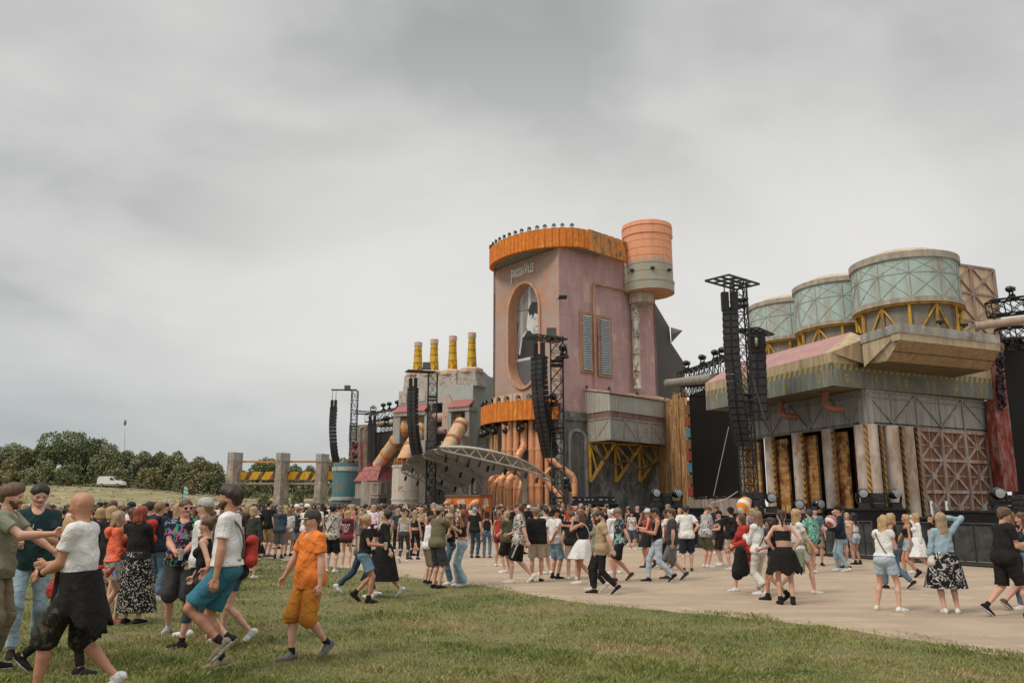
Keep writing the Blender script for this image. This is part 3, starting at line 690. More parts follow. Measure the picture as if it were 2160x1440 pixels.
def ring_pt(u, D, z=ZR):
    p = at(u, 500, Y=D); return (p.x, D)
pl = [(-1.2, 89.5), (-2.15, 88.6), (-2.38, 87.2), (-1.9, 85.2), (-.6, 83.0), (1.2, 81.2), (3.2, 80.1), (5.0, 79.7), (6.6, 79.8), (7.9, 80.5)]
_, top_pts = band('crown_ring', pl, ZR, HR, tw, ORANGE)
pe = at(1318, 500, Y=84.6); mb = MB()
A_, B_ = Vector((7.85, 80.45, 0)), Vector((pe.x, 84.6, 0)); nn = Vector((.6, .8, 0)) * 1.6
k = 12
for i in range(k):
    a, b = A_.lerp(B_, i / k), A_.lerp(B_, (i + .96) / k); o_ = rnd.uniform(-.03, .05); z_ = ZR + .12 * (i % 2) * .3
    mb.hexa([a - Vector((0, .08 + o_, 0)) + Vector((0, 0, ZR - HR - .1)), b - Vector((0, .08 + o_, 0)) + Vector((0, 0, ZR - HR - .1)), b + nn + Vector((0, 0, ZR - HR - .1)), a + nn + Vector((0, 0, ZR - HR - .1)),
             a - Vector((0, .08 + o_, 0)) + Vector((0, 0, z_ + .12)), b - Vector((0, .08 + o_, 0)) + Vector((0, 0, z_ + .12)), b + nn + Vector((0, 0, z_ + .12)), a + nn + Vector((0, 0, z_ + .12))])
mb.build('connecting_bridge', ORNG2, tw)
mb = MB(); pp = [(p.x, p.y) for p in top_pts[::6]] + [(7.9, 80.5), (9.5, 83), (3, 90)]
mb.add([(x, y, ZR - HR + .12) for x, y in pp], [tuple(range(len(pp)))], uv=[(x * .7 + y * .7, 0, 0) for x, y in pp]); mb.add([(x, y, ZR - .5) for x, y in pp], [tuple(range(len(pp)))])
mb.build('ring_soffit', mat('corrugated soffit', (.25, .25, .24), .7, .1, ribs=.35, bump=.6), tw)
# tank on the corner
dT = 86.0; pT = at(1366, 540, Y=dT); rT = 52 / FPX * dT / .957
z_t, z_b = zv(468, dT - 1.5), zv(607, dT - rT)
tk = thing('water_tank', 'round orange tank fading to grey green, high on the tower corner', 'tank', (pT.x, dT, z_b))
hT = z_t - z_b
prof = [(rT*.96, 0), (rT*1.01, .02), (rT*1.01, hT*.12), (rT*1.03, hT*.125), (rT*1.03, hT*.15), (rT*.98, hT*.155)]
for k in range(1, 6): z = hT * (.15 + .11 * k); prof += [(rT*.98, z - .05), (rT*.965, z - .03), (rT*.965, z + .03), (rT*.98, z + .05)]
prof += [(rT*.98, hT*.80), (rT*1.02, hT*.805), (rT*1.02, hT*.90), (rT*.985, hT*.905), (rT*.985, hT*.92), (rT*1.02, hT*.925), (rT*1.0, hT*.985), (rT*.92, hT)]
TANKM = mat('tank paint', (0.34, 0.36, 0.30), .75, .1, .8, top=(hT * .42, (0.78, 0.36, 0.21), .7), dirt=(.55, .28, .17), damt=.35, seam=(8.5, 30.), seamc=(.25, .12, .08), seamw=.03)
mb = MB(); mb.lathe(prof, (pT.x, dT, z_b), 96, False); tb = mb.build('shell', TANKM, tk)
mb = MB(); mb.lathe([(rT*.95, -.05), (rT*.95, .0)], (pT.x, dT, z_b), 56); mb.build('underside', mat('tank underside', (.55, .27, .17), .8), tk)
pD = at(1352, 620, Y=dT); mb = MB(); mb.lathe([(1.3, -1.15), (1.34, -1.1), (1.34, -.08), (1.3, -.05)], (pD.x, dT - .2, z_b), 36); mb.build('drum', mat('drum paint', (.42, .38, .31), .8, .15, 1, dirt=(.3, .24, .18)), tk)
for u in (1327, 1366, 1403):
    a = math.asin((u - 1366) / 53); mb = MB(); mb.box((pT.x + rT * 1.03 * math.sin(a), dT - rT * 1.03 * math.cos(a), z_b + hT * .28), (.4, .3, .22)); mb.build('lug', BLACK, tk)
pP = at(1340, 700, Y=86.2); mb = MB(); zp1, zp0 = z_b - 1.1, zv(822, 86.2); pr = []
k = 5
for i in range(k):
    za_ = zp0 + (zp1 - zp0) * i / k; zb2 = zp0 + (zp1 - zp0) * (i + 1) / k
    pr += [(.42, za_), (.50, za_ + .03), (.50, za_ + .18), (.42, za_ + .22), (.42, zb2 - .02)]
mb.lathe(pr, (pP.x, 85.9, 0), 20, True); mb.build('downpipe', mat('mottled steel pipe', (.42, .38, .31), .5, .15, 2, dirt=(.75, .72, .66), damt=.6, rust=(.26, .17, .10), ramt=.5, rscale=1.4, metal=.2), tk)

# --- balcony house hung on the side wall
zc_b = zv(926, 79); pN = at(1287.5, 926, Y=79); pW = at(1224, 932.5, Z=zc_b); pE = at(1424, 939, Z=zc_b)
FBl = Fac(xy(pW), xy(pN)); FBr = Fac(xy(pN), xy(pE))
bx = thing('balcony_box', 'grey corrugated box room with a lean-to roof hanging on the pink wall', 'balcony', (pN.x, pN.y, zc_b))
zA, zBm, zC = FBl.sz(1287.5, 880)[1], FBl.sz(1287.5, 865)[1], FBl.sz(1287.5, 830)[1]
zW = FBl.sz(1224, 821)[1]; zE = FBr.sz(1424, 850.5)[1]
PANEL = mat('grey metal panel', (0.37, 0.36, 0.33), .7, .1, .7, dirt=(.27, .24, .20), damt=.5, seam=(1.95, 9), seamc=(.22, .20, .18), seamw=.02)
CORR = mat('corrugated grey sheet', (0.46, 0.45, 0.41), .7, .08, .7, dirt=(.36, .33, .28), ribs=.4, bump=.8)
for f, e_z, nm in ((FBl, (zW, zC), 'l'), (FBr, (zC, zE), 'r')):
    mb = MB(); f.box(mb, 0, f.W, zc_b, zA, -.2, 0); mb.build('lower_panel', PANEL, bx)
    mb = MB(); f.box(mb, 0, f.W, zA, zBm, -.3, -.06); mb.build('rusty_strip', mat('rusty strip', (.36, .31, .26), .8, .1, 1, dirt=(.17, .085, .06), damt=.95, dstretch=(6, 6, .3)), bx)
    mb = MB(); zl_ = e_z; f.poly(mb, [(0, zBm), (f.W, zBm), (f.W, e_z[1]), (0, e_z[0])], -.2, .03); mb.build('corrugated_wall', CORR, bx)
    mb = MB(); k = 2 if nm == 'l' else 5; w_ = f.W / k
    for i in range(k):
        a, b = i * w_, (i + 1) * w_
        f.bar(mb, (a, zA if (i % 2 == 0) == (nm == 'l') else zc_b), (b, zc_b if (i % 2 == 0) == (nm == 'l') else zA), .09, 0, .05)
        f.bar(mb, (a + .04, zc_b), (a + .04, zA), .09, 0, .06)
    f.bar(mb, (0, zA), (f.W, zA), .12, 0, .08); f.bar(mb, (0, zc_b), (f.W, zc_b), .12, 0, .08); mb.build('trim', CONL, bx)
mb = MB(); up_ = Vector((0, 0, .18))
corn = [FBl.p(-.1, zW, .25), FBl.p(FBl.W, zC + .02, .25), FBr.p(0, zC + .02, .25), FBr.p(FBr.W + .1, zE, .25)]
inn = Vector((FBr.n.x, FBr.n.y, 0)) * -4.2
r4 = [FBl.p(-.2, zW + .05, .2), FBr.p(-.2, zC + .05, .25), FBr.p(FBr.W + .15, zE + .05, .25), FBr.p(FBr.W + .15, zE + 1.3, -3.6)]
mb.prism(r4, up_); mb.build('roof', mat('box roof', (.50, .36, .26), .8), bx)
mb = MB(); f4 = [FBl.p(0, zc_b, 0), FBr.p(0, zc_b, 0), FBr.p(FBr.W, zc_b, 0), FBr.p(FBr.W, zc_b, -3.4), FBl.p(0, zc_b, -.1)]
mb.prism(f4, Vector((0, 0, .1))); mb.build('floor', mat('box underside', (.10, .075, .05), .9), bx)
for i, (uo, vo, uw) in enumerate(((1297, 934, 1243), (1352, 938, 1297), (1400, 942, 1347))):
    pO = at(uo, vo, Z=zc_b - .1); sw, _ = FR.sz(uw, 960, .3); _, zlo = FR.sz(uw, 1016, .3)
    top_, low_ = FR.p(sw, zc_b - .1, .35), FR.p(sw, zlo, .35)
    mb = MB(); mb.bar(top_, low_, .28); mb.bar(low_, pO, .30); mb.bar(top_, pO, .2)
    m1 = low_.lerp(pO, .55); m2 = low_.lerp(pO, .27); mb.bar(top_, m1, .18); mb.bar(top_, m2, .18); mb.bar(top_.lerp(pO, .5), m1.lerp(pO, .35), .16)
    mb.build('yellow_bracket', YEL, bx)
mb = MB()
pts = [FR.px(1256, 938, 1.2), FR.px(1270, 965, 1.5), FR.px(1292, 982, 1.2), FR.px(1316, 972, 1), FR.px(1330, 975, 1.2), FR.px(1350, 988, 1.3), FR.px(1372, 980, 1), FR.px(1395, 975, .8)]
mb.tube(spline(pts, 6), .13, 8); mb.build('hanging_cable', mat('cable sheath', (.20, .14, .10), .8), loc=pts[0], label='thick brown cable looping between the yellow brackets', cat='cable')
# lower ring, its lamps, pipes
ZR2 = at(1100, 842, Y=79.3).z
pl2 = [(-2.0, 89.2), (-3.0, 87.8), (-3.15, 85.8), (-2.3, 83.3), (-.6, 81.1), (1.6, 79.6), (3.4, 79.1), (4.5, 79.4)]
lr = thing('lower_ring', 'lower curved orange balcony band below the oval screen', 'balcony', (0, 82, ZR2 - 1.9))
_, low_pts = band('band', pl2, ZR2, 1.95, lr, ORANGE)
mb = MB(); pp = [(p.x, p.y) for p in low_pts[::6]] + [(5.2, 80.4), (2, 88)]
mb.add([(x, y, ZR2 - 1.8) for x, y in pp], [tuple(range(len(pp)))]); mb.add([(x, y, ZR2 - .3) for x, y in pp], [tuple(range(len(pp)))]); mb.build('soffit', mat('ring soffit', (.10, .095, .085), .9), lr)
mb = MB()
for i in range(0, len(low_pts) - 30, 11):
    p = low_pts[i]; q = low_pts[min(i + 9, len(low_pts) - 1)]; c_ = Vector((1.5, 86, 0)); ip = (c_ - p).normalized() * .7; iq = (c_ - q).normalized() * .7; z0, z1 = ZR2 - .1, ZR2 + .85
    mb.add([p + ip + Vector((0, 0, z0)), q + iq + Vector((0, 0, z0)), q + iq * 1.3 + Vector((0, 0, z1)), p + ip * 1.3 + Vector((0, 0, z1))], [(0, 1, 2, 3)])
mb.build('tan_backing', mat('tan board', (.56, .38, .22), .8, .1), lr)

# --- lamps used everywhere
def proto_blinder():
    r = thing('stage_lamp', 'small black stage lamp clamped on the orange crown ring', 'stage lamp', (0, 0, 0), 'lamps along the crown ring')
    mb = MB(); mb.lathe([(.16, -.18), (.24, -.05), (.26, .14), (.22, .16)], (0, 0, .42), 12, True, ax=Matrix.Rotation(PI/2, 3, 'X')); mb.build('head', BLACK, r)
    mb = MB(); mb.lathe([(.0, .165), (.19, .165)], (0, 0, .42), 12, False, cap=False, ax=Matrix.Rotation(PI/2, 3, 'X')); mb.build('lens', mat('lens', (.22, .20, .17), .15, metal=.3), r)
    mb = MB()
    for sx in (-.3, .3): mb.box((sx, 0, .25), (.04, .1, .5))
    mb.box((0, 0, .02), (.64, .12, .05)); mb.build('yoke', BLACK, r); return r
blp = proto_blinder()
def along(pts, k, i0=0, i1=None):
    i1 = len(pts) - 1 if i1 is None else i1
    cl = [0.0]
    for q0, q1 in zip(pts, pts[1:]): cl.append(cl[-1] + (q1 - q0).length)
    for j in range(k):
        tgt = cl[i0] + (cl[i1] - cl[i0]) * j / (k - 1); i = min(range(len(cl)), key=lambda q: abs(cl[q] - tgt)); p = pts[i]; t = (pts[min(i+2, len(pts)-1)] - pts[max(i-2, 0)]).normalized()
        yield p, math.atan2(t.y, t.x)
n_t = len(top_pts); first = True
for p, a in along(top_pts, 15, 18, n_t - 14):
    if first: o = blp; o.location = (p.x, p.y, ZR); o.rotation_euler = (0, 0, a); first = False
    else: dup(blp, (p.x, p.y, ZR), a, scale=.68)
for p, a in along(low_pts, 9, 16, len(low_pts) - 14):
    dup(blp, (p.x, p.y, ZR2), a, 'small black stage lamp standing on the lower orange band', 'lamps along the lower ring', scale=.85)
for uv_ in ((1238, 820), (1285, 824), (1345, 834)):
    p = FBr.px(*uv_, .2) if uv_[0] > 1287 else FBl.px(*uv_, .2); dup(blp, p, .7, 'flat black stage lamp on the %s of the grey box roof' % ('left end' if uv_[0] < 1250 else 'middle' if uv_[0] < 1300 else 'right side'), 'lamps on the box roof', scale=.6)
def proto_mover():
    r = thing('moving_head', 'black moving head lamp', 'stage lamp', (0, 0, 0))
    mb = MB(); mb.box((0, 0, .09), (.40, .32, .18), taper=.85); mb.build('base', BLACK, r)
    mb = MB(); mb.tube(spline([(-.2, 0, .16), (-.25, 0, .35), (-.23, 0, .55)], 4), .045, 6); mb.tube(spline([(.2, 0, .16), (.25, 0, .35), (.23, 0, .55)], 4), .045, 6); mb.box((0, 0, .19), (.44, .14, .06)); mb.build('yoke', BLACK, r)
    mb = MB(); mb.ell((0, .04, .52), (.19, .24, .19), 14, 9); h = mb.build('head', mat('gloss black', (.012,) * 3, .18, .1, spec=.6, bump=0), r)
    mb = MB(); mb.lathe([(0, .225), (.14, .21)], (0, 0, .52), 14, cap=False, ax=Matrix.Rotation(PI/2, 3, 'X')); mb.build('lens', mat('lens glass', (.30, .32, .33), .1, spec=.8, bump=0), h)
    return r
mvp = proto_mover(); mvp_used = False
def mover(p, label, group, rz=0, s=1.0, flip=False):
    global mvp_used
    if not mvp_used: o = mvp; mvp_used = True; o.location = p; o.rotation_euler = (0, 0, rz); o.scale = (s,) * 3; o['label'] = label; o['group'] = group
    else: o = dup(mvp, p, rz, label, group, scale=s)
    if flip: o.rotation_euler = (PI, 0, rz)
    return o
for p, a in along(low_pts, 6, 20, len(low_pts) - 16):
    mover((p.x * .98, p.y + .5, ZR2 - 1.95), 'black moving head hanging under the lower orange band', 'lamps hung below the lower ring', a, 1.7, True)
# copper pipe organ under the lower ring
for i, (u, r_, v0, v1) in enumerate(((1064, .28, 900, 1070), (1075, .34, 897, 1070), (1089, .34, 896, 1070), (1122, .38, 894, 1070), (1137, .40, 894, 1070), (1154, .26, 892, 1070))):
    D = 81.8 - (u - 1064) * .018; p = at(u, 950, Y=D); mb = MB(); z1, z0 = ZR2 - 1.7, 1.0
    mb.tube([(p.x, D, z0), (p.x, D, z1 * .55), (p.x, D, z1)], r_, 14)
    for zz_ in (z1 * .35, z1 * .7): mb.lathe([(r_ + .04, -.12), (r_ + .05, 0), (r_ + .04, .12)], (p.x, D, zz_), 14, True, cap=True)
    mb.build('copper_pipe', COPPER, loc=(p.x, D, z0), label='upright copper pipe under the lower ring, %s from the left' % ('first', 'second', 'third', 'fourth', 'fifth', 'sixth')[i], cat='pipe', group='copper pipes under the lower ring')
def bentpipe(pix, r_, label, collar=None):
    pts = [at(u, v, Y=D) for u, v, D in pix]; q = spline(pts, 5); r_ *= .82; mb = MB(); mb.tube(q, r_, 14)
    for i in range(0, len(q) - 1, 5):
        t = (q[min(i+1, len(q)-1)] - q[max(i-1, 0)]).normalized(); M = t.to_track_quat('Z', 'Y').to_matrix()
        mb.lathe([(r_ + .03, -.08), (r_ + .05, 0), (r_ + .03, .08)], q[i], 14, True, ax=M)
    return mb.build('copper_pipe', COPPER, loc=pts[0], label=label, cat='pipe', group='bent copper pipes of the tower')
bentpipe([(1105, 894, 81), (1105, 930, 81), (1103, 945, 80.6), (1094, 960, 80.3), (1092, 985, 80.2), (1092, 1030, 80.2), (1092, 1072, 80.2)], .42, 'thick copper pipe with a kink half way down')
bentpipe([(1158, 965, 79.5), (1168, 973, 79.4), (1190, 990, 79.2), (1206, 1002, 79.2), (1211, 1014, 79.2), (1212, 1040, 79.2), (1212, 1066, 79.2)], .36, 'copper pipe arching out to the right of the ring pipes')
bentpipe([(1152, 1010, 79), (1166, 1030, 78.8), (1178, 1040, 78.6), (1183, 1050, 78.5), (1184, 1072, 78.5)], .36, 'short copper pipe curling down behind the speaker tower')
bentpipe([(1030, 1062, 79), (1030, 1030, 79), (1033, 1015, 79), (1042, 1003, 79.2), (1048, 1000, 79.5)], .26, 'outermost copper hook pipe beside the booth')
bentpipe([(1042, 1066, 79), (1042, 1036, 79), (1046, 1018, 79), (1054, 1008, 79.2), (1060, 1004, 79.5)], .26, 'inner copper hook pipe beside the booth')
bentpipe([(1056, 1070, 78.6), (1056, 1025, 78.6), (1057, 1012, 78.7), (1066, 1003, 78.8), (1074, 995, 79)], .36, 'copper pipe rising from behind the booth')
bentpipe([(1072, 1072, 78.2), (1072, 1030, 78.2), (1074, 1012, 78.3), (1082, 1004, 78.5)], .42, 'thick copper pipe rising right of the booth')
bentpipe([(1090, 1060, 78.4), (1096, 1030, 78.6), (1100, 1012, 79)], .24, 'thin slanting copper pipe right of the booth')
bentpipe([(1150, 1000, 79), (1158, 990, 79.3), (1166, 986, 79.5)], .2, 'little copper elbow by the speaker tower')
# small cane cladding strip left of the base
def canes(F, u0, u1, vt, vb, m, jit, dens=.2, d0=0):
    mb = MB(); s0, s1 = F.sz(u0, 900)[0], F.sz(u1, 900)[0]; n = int((s1 - s0) / dens)
    for i in range(n):
        s = s0 + (i + .5) * dens; zt = F.sz((u0 + u1) / 2, vt)[1] + rnd.uniform(-jit, jit); zb = F.sz((u0 + u1) / 2, vb)[1]; d = d0 + rnd.uniform(0, .12); k = rnd.uniform(-.06, .06)
        zc = zb; 
        while zc < zt:
            ze = min(zt, zc + rnd.uniform(1.8, 3.6)); mb.tube([F.p(s + k, zc, d), F.p(s + rnd.uniform(-.04, .04), ze - .03, d)], dens * rnd.uniform(.42, .56), 6); zc = ze
    return mb
CANE = mat('bamboo cane', (0.46, 0.27, 0.12), .7, .2, 2, dirt=(.22, .12, .06), damt=.5, dstretch=(3, 3, .4), island=.35)
fcane = Fac(xy(at(1034, 960, Y=87)), xy(at(1052, 960, Y=83))); mb = canes(fcane, 1035, 1052, 902, 1062, CANE, .3, .22)
mb.build('cane_cladding', CANE, label='narrow strip of bamboo canes left of the copper pipes', cat='wall')
fw = Fac(xy(at(1386, 960, Y=88)), xy(at(1452, 960, Y=82))); mb = canes(fw, 1386, 1452, 842, 1075, CANE, .8, .24)
cw = thing('cane_wall', 'tall wall of upright bamboo canes right of the grey box room', 'wall', fw.p(fw.W/2, 0, 0)); mb.build('canes', CANE, cw)
mb = MB(); fw.box(mb, fw.sz(1388, 950)[0], fw.sz(1451, 950)[0], 1.2, fw.sz(1420, 850)[1], -.6, -.3); mb.build('backing', mat('cane backing', (.16, .09, .045), .9), cw)
mb = MB(); s0, s1 = fw.sz(1450, 950)[0], fw.sz(1456, 950)[0]
for i in range(9): z = 1.5 + i * 1.15; fw.box(mb, s0, s1, z, z + .9, -.2, .15, mi=i % 3)
mb.build('edge_boards', [mat('blue board', (.10, .24, .30), .8, .3), mat('red board', (.32, .07, .04), .8, .3), mat('cane dark', (.22, .12, .06), .8)], cw)
# --- grey tent wedge behind the tower with its star points
fg = Fac((15.5, 93), (23, 93)); mb = MB(); fg.ppoly(mb, [(1370, 625), (1384, 643), (1412, 690), (1415, 722), (1440, 760), (1444, 775), (1445, 850), (1370, 850)], -3, 0)
tg_ = thing('grey_tent', 'sloping dark grey tent flank rising behind the pink tower', 'tent', (18, 93, 0)); mb.build('canvas', mat('grey canvas', (.15, .145, .135), .9, .08, .3, seam=(2.6, 99), seamc=(.12, .11, .1), seamw=.01), tg_)
mb = MB(); a, b, c = fg.px(1415, 690), fg.px(1440, 697), fg.px(1416, 723); cc_ = fg.px(1418, 703, .9)
mb.add([a, b, c, cc_, fg.px(1416, 706, -1)], [(0, 1, 3), (1, 2, 3), (0, 3, 2), (0, 4, 1), (1, 4, 2)]); mb.build('spike', mat('spike canvas', (.17, .16, .15), .8), tg_)

# ================= RIGHT BUILDING
zK = at(1824, 820, Y=45).z; zk = zv(894, 45); K = xy(at(1825, 850, Y=45))
KL = xy(at(1590, 925, Z=zk)); KR = xy(at(2104, 913, Z=zk))
GL_, GR_ = Fac(KL, K), Fac(K, KR)
rb = thing('power_station_set', 'long stage building with grey truss band, hazard striped deck and pillars', 'stage building', (*K, 0))
GREY = mat('grey painted band', (0.36, 0.36, 0.34), .8, .1, .5, dirt=(.23, .22, .2), damt=.5, dstretch=(2, 2, .15), rust=(.42, .30, .20), ramt=.1)
eL = -.5; eR = GR_.W
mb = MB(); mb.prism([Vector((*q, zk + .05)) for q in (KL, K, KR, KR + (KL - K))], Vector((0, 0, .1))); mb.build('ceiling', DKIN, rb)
BX = K + (KL - K).normalized() * 14 ; RX = KR
mb = MB(); GL_.box(mb, eL, GL_.W, zk, zK, -.5, 0); GR_.box(mb, 0, eR, zk, zK, -.5, 0); mb.build('truss_band', GREY, rb)
mb = MB()
nzT, nzB = zK - .12, zk + .1
for f, us, flip in ((GL_, (1600, 1624, 1664, 1705, 1748, 1795, 1822), 0), (GR_, (1828, 1880, 1932, 1982, 2030, 2080, 2104), 0)):
    ss = [f.sz(u, 870)[0] for u in us]
    for i, s in enumerate(ss): f.bar(mb, (s, zk), (s, zK), .12, 0, .07)
    for i in range(len(ss) - 1):
        a, b = ss[i], ss[i + 1]; f.bar(mb, (a, nzT) if i % 2 == 0 else (a, nzB), (b, nzB) if i % 2 == 0 else (b, nzT), .10, 0, .09)
    f.bar(mb, (0, zK - .08), (f.W, zK - .08), .14, 0, .12); f.bar(mb, (0, zK - .42), (f.W, zK - .42), .07, 0, .10)
mb.build('band_bars', mat('grey bars', (.32, .31, .29), .7, .15, dirt=(.2, .17, .15)), rb)
mb = MB(); zt9 = zk; 
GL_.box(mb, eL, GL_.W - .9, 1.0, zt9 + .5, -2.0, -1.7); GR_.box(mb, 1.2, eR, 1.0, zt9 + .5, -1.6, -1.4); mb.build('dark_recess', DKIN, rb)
PIL = mat('stained pale pillar', (0.57, 0.49, 0.43), .8, .12, .8, dirt=(.33, .22, .16), damt=.5, dstretch=(1.2, 1.2, .5), rust=(.36, .19, .11), ramt=.30, rscale=.9)
HAZ = mat('hazard strip', (0.60, 0.33, 0.05), .7, .15, 2, stripes=(.34, (.11, .085, .06), .9, .48), dirt=(.3, .2, .12), damt=.35)
RUSTP = mat('rust stained yellow panel', (0.66, 0.42, 0.16), .8, .12, 1.2, dirt=(.36, .14, .045), damt=.72, dstretch=(.5, .5, 3.4), rust=(.15, .055, .03), ramt=.42, rscale=1.9)
def column(f, u, wpx, d=.15):
    s = f.sz(u, 1000, d)[0]; p = f.p(s, 0, d - .25); r_ = wpx / 2 / FPX * math.hypot(p.x, p.y) / cp
    mb = MB(); mb.lathe([(r_, .95), (r_, 2.6), (r_ * 1.02, 2.65), (r_, 2.7), (r_, 4.4), (r_ * 1.02, 4.45), (r_, 4.5), (r_, zk - .0)], (p.x, p.y, 0), 20, True, cap=False); mb.build('pillar', PIL, rb)
def strip(f, u, wpx, d0=-.05, d1=.12):
    s = f.sz(u, 1000)[0]; p = f.p(s, 0, 0); w_ = wpx / FPX * math.hypot(p.x, p.y) * .68; mb = MB(); f.box(mb, s - w_/2, s + w_/2, .95, zk - .01, -.12, .03); mb.build('hazard_strip', HAZ, rb)
for u, w_ in ((1562, 14), (1621, 20), (1681, 23), (1746, 25), (1817, 27)): column(GL_, u, w_)
for u, w_ in ((1574, 6), (1633, 6), (1695, 7), (1760, 8)): strip(GL_, u, w_)
for u, w_ in ((1852, 27), (1895, 28), (1927, 28)): column(GR_, u, w_)
for u, w_ in ((1835, 7), (1868, 7), (1912, 7), (1945, 8)): strip(GR_, u, w_)
for u0, u1 in ((1577, 1604), (1637, 1664), (1699, 1726), (1764, 1791)):
    s0, s1 = GL_.sz(u0, 1000, -.45)[0], GL_.sz(u1, 1000, -.45)[0]; mb = MB(); GL_.box(mb, s0, s1, 1.0, zk - .2, -.6, -.45); mb.build('rusty_panel', RUSTP, rb)
REDL = mat('red lattice', (0.30, .055, .03), .8, .3)  # plain red base colour for the panels behind the dark grid
for f, u0, u1 in ((GL_, 1794, 1803), (GR_, 1873, 1885)):
    mb = MB(); s0, s1 = f.sz(u0, 1000, -1.1)[0], f.sz(u1, 1000, -1.1)[0]; f.box(mb, s0, s1, 1.0, zk - .9, -1.25, -1.1)
    mb.build('red_panel', REDL, rb); mb = MB()
    for k in range(9): z = 1.3 + k * .5; f.box(mb, s0, s1, z, z + .05, -1.1, -1.04)
    for k in range(3): f.box(mb, s0 + (s1 - s0) * k / 2 - .03, s0 + (s1 - s0) * k / 2 + .03, 1.0, zk - .9, -1.1, -1.03)
    mb.build('panel_grid', MATT, rb)
# crossed timber wall
s0, s1 = GR_.sz(1946, 1000)[0], GR_.W; zl0, zl1 = 1.0, zk - .02
mb = MB(); GR_.box(mb, s0, s1, zl0, zl1, -.6, -.12); mb.build('corrugated_backing', mat('brown corrugated', (.36, .175, .09), .8, .2, 1, dirt=(.12, .06, .04), ribs=.22, bump=.8), rb)
mb = MB(); us = [1938, 1985.5, 2034.5, 2083, 2130]; ss = [GR_.sz(u, 910)[0] for u in us]; zr = [zl1 - .08, GR_.sz(2000, 971)[1], GR_.sz(2000, 1037)[1], GR_.sz(2000, 1037)[1] * 2 - GR_.sz(2000, 971)[1]]
for s in ss:
    if s0 - .2 < s < s1: GR_.bar(mb, (s, zl0), (s, zl1), .22, -.12, .03)
for z in zr[:3]: GR_.box(mb, s0, s1, z - .09, z + .09, -.12, .01)
for i in range(4):
    for j in range(3):
        a, b, z1, z0 = ss[i], min(ss[i + 1], 99), zr[j], zr[j + 1]; cx, cz = (a + b) / 2, (z0 + z1) / 2
        def clipbar(p, q, w_, d):
            p, q = list(p), list(q)
            if p[0] > q[0]: p, q = q, p
            if q[0] <= s0 or p[0] >= s1: return
            if p[0] < s0: t = (s0 - p[0]) / (q[0] - p[0]); p = [s0, p[1] + (q[1] - p[1]) * t]
            if q[0] > s1: t = (s1 - p[0]) / (q[0] - p[0]); q = [s1, p[1] + (q[1] - p[1]) * t]
            if p[1] < zl0 and q[1] < zl0: return
            if p[1] < zl0: t = (zl0 - p[1]) / (q[1] - p[1]); p = [p[0] + (q[0] - p[0]) * t, zl0]
            if q[1] < zl0: t = (zl0 - q[1]) / (p[1] - q[1]); q = [q[0] + (p[0] - q[0]) * t, zl0]
            GR_.bar(mb, p, q, w_, -.12, d)
        for ex, ez in ((a, z0), (b, z0), (a, z1), (b, z1)): clipbar((cx, cz), (ex, ez), .15, -.04)
        clipbar((a, cz), (b, cz), .06, -.07)
        if s0 < cx < s1: GR_.bar(mb, (cx, max(zl0, z0)), (cx, z1), .06, -.12, -.07)
        if s0 + .2 < cx < s1 - .2 and cz > zl0: GR_.box(mb, cx - .19, cx + .19, cz - .19, cz + .19, -.12, .02)
mb.build('crossed_lattice', mat('grey pink lattice', (.50, .40, .36), .85, .15, 1, dirt=(.26, .14, .11), damt=.5, rust=(.40, .37, .33), ramt=.3), rb)
# hazard striped deck
zd = zK; K2 = xy(at(1757, 813, Z=zd)); DL = xy(at(1490, 865, Z=zd)); DR = xy(at(2097, 842, Z=zd))
HL, HRr = Fac(DL, K2), Fac(K2, DR)
zh1 = HL.sz(1757, 763)[1]; zh0 = HL.sz(1757, 776)[1]; zf1 = HL.sz(1757, 741)[1]
OLIVE = mat('olive grey deck', (0.155, 0.165, 0.14), .8, .2, .8, dirt=(.30, .31, .28), damt=.35, dstretch=(2.5, 2.5, .2), rust=(.23, .19, .12), ramt=.3)
BEI = mat('beige fascia', (0.48, 0.37, 0.235), .85, .12, .7, dirt=(.26, .20, .13), damt=.5, dstretch=(2, 2, .2))
HZD = mat('faded hazard edge', (0.15, 0.155, 0.13), .8, .15, 1, stripes=(.46, (.40, .31, .09), -.35, .45), dirt=(.2, .18, .12), damt=.4)
for f, nm in ((HL, 0), (HRr, 1)):
    mb = MB(); f.box(mb, 0, f.W, zd, zh0, -.4, 0); mb.build('deck_edge', OLIVE, rb)
    mb = MB(); f.box(mb, 0, f.W, zh0, zh1, -.4, 0); mb.build('hazard_band', HZD, rb)
    mb = MB(); f.poly(mb, [(0, zh1), (f.W, zh1), (f.W, zf1), (0, zf1)], -.4, .06 * 0); mb.build('beige_fascia', BEI, rb)
    k = int(f.W / 2.1)
    for i in range(k):
        mb = MB(); s = f.W * (i + .5) / k + rnd.uniform(-.3, .3); z = zd + .38; f.poly(mb, [(s - .14, z + .14), (s, z - .22), (s + .14, z + .14)], 0, .012); f.poly(mb, [(s - .14, z + .30), (s - .14, z + .2), (s + .14, z + .2), (s + .14, z + .30)], 0, .012)
        mb.build('yellow_arrow', mat('yellow arrow paint', (.36, .28, .07), .8, .3, 6, dirt=(.2, .18, .1)), rb)
bk = HL.t * -1; RB = DR + (DL - K2)
mb = MB(); mb.add([(*p, zd + .02) for p in (DL, K2, DR, RB)], [(0, 1, 2, 3)]); mb.build('deck_soffit', mat('deck soffit', (.24, .19, .12), .9, .2, seam=(2, 2), seamw=.03), rb)
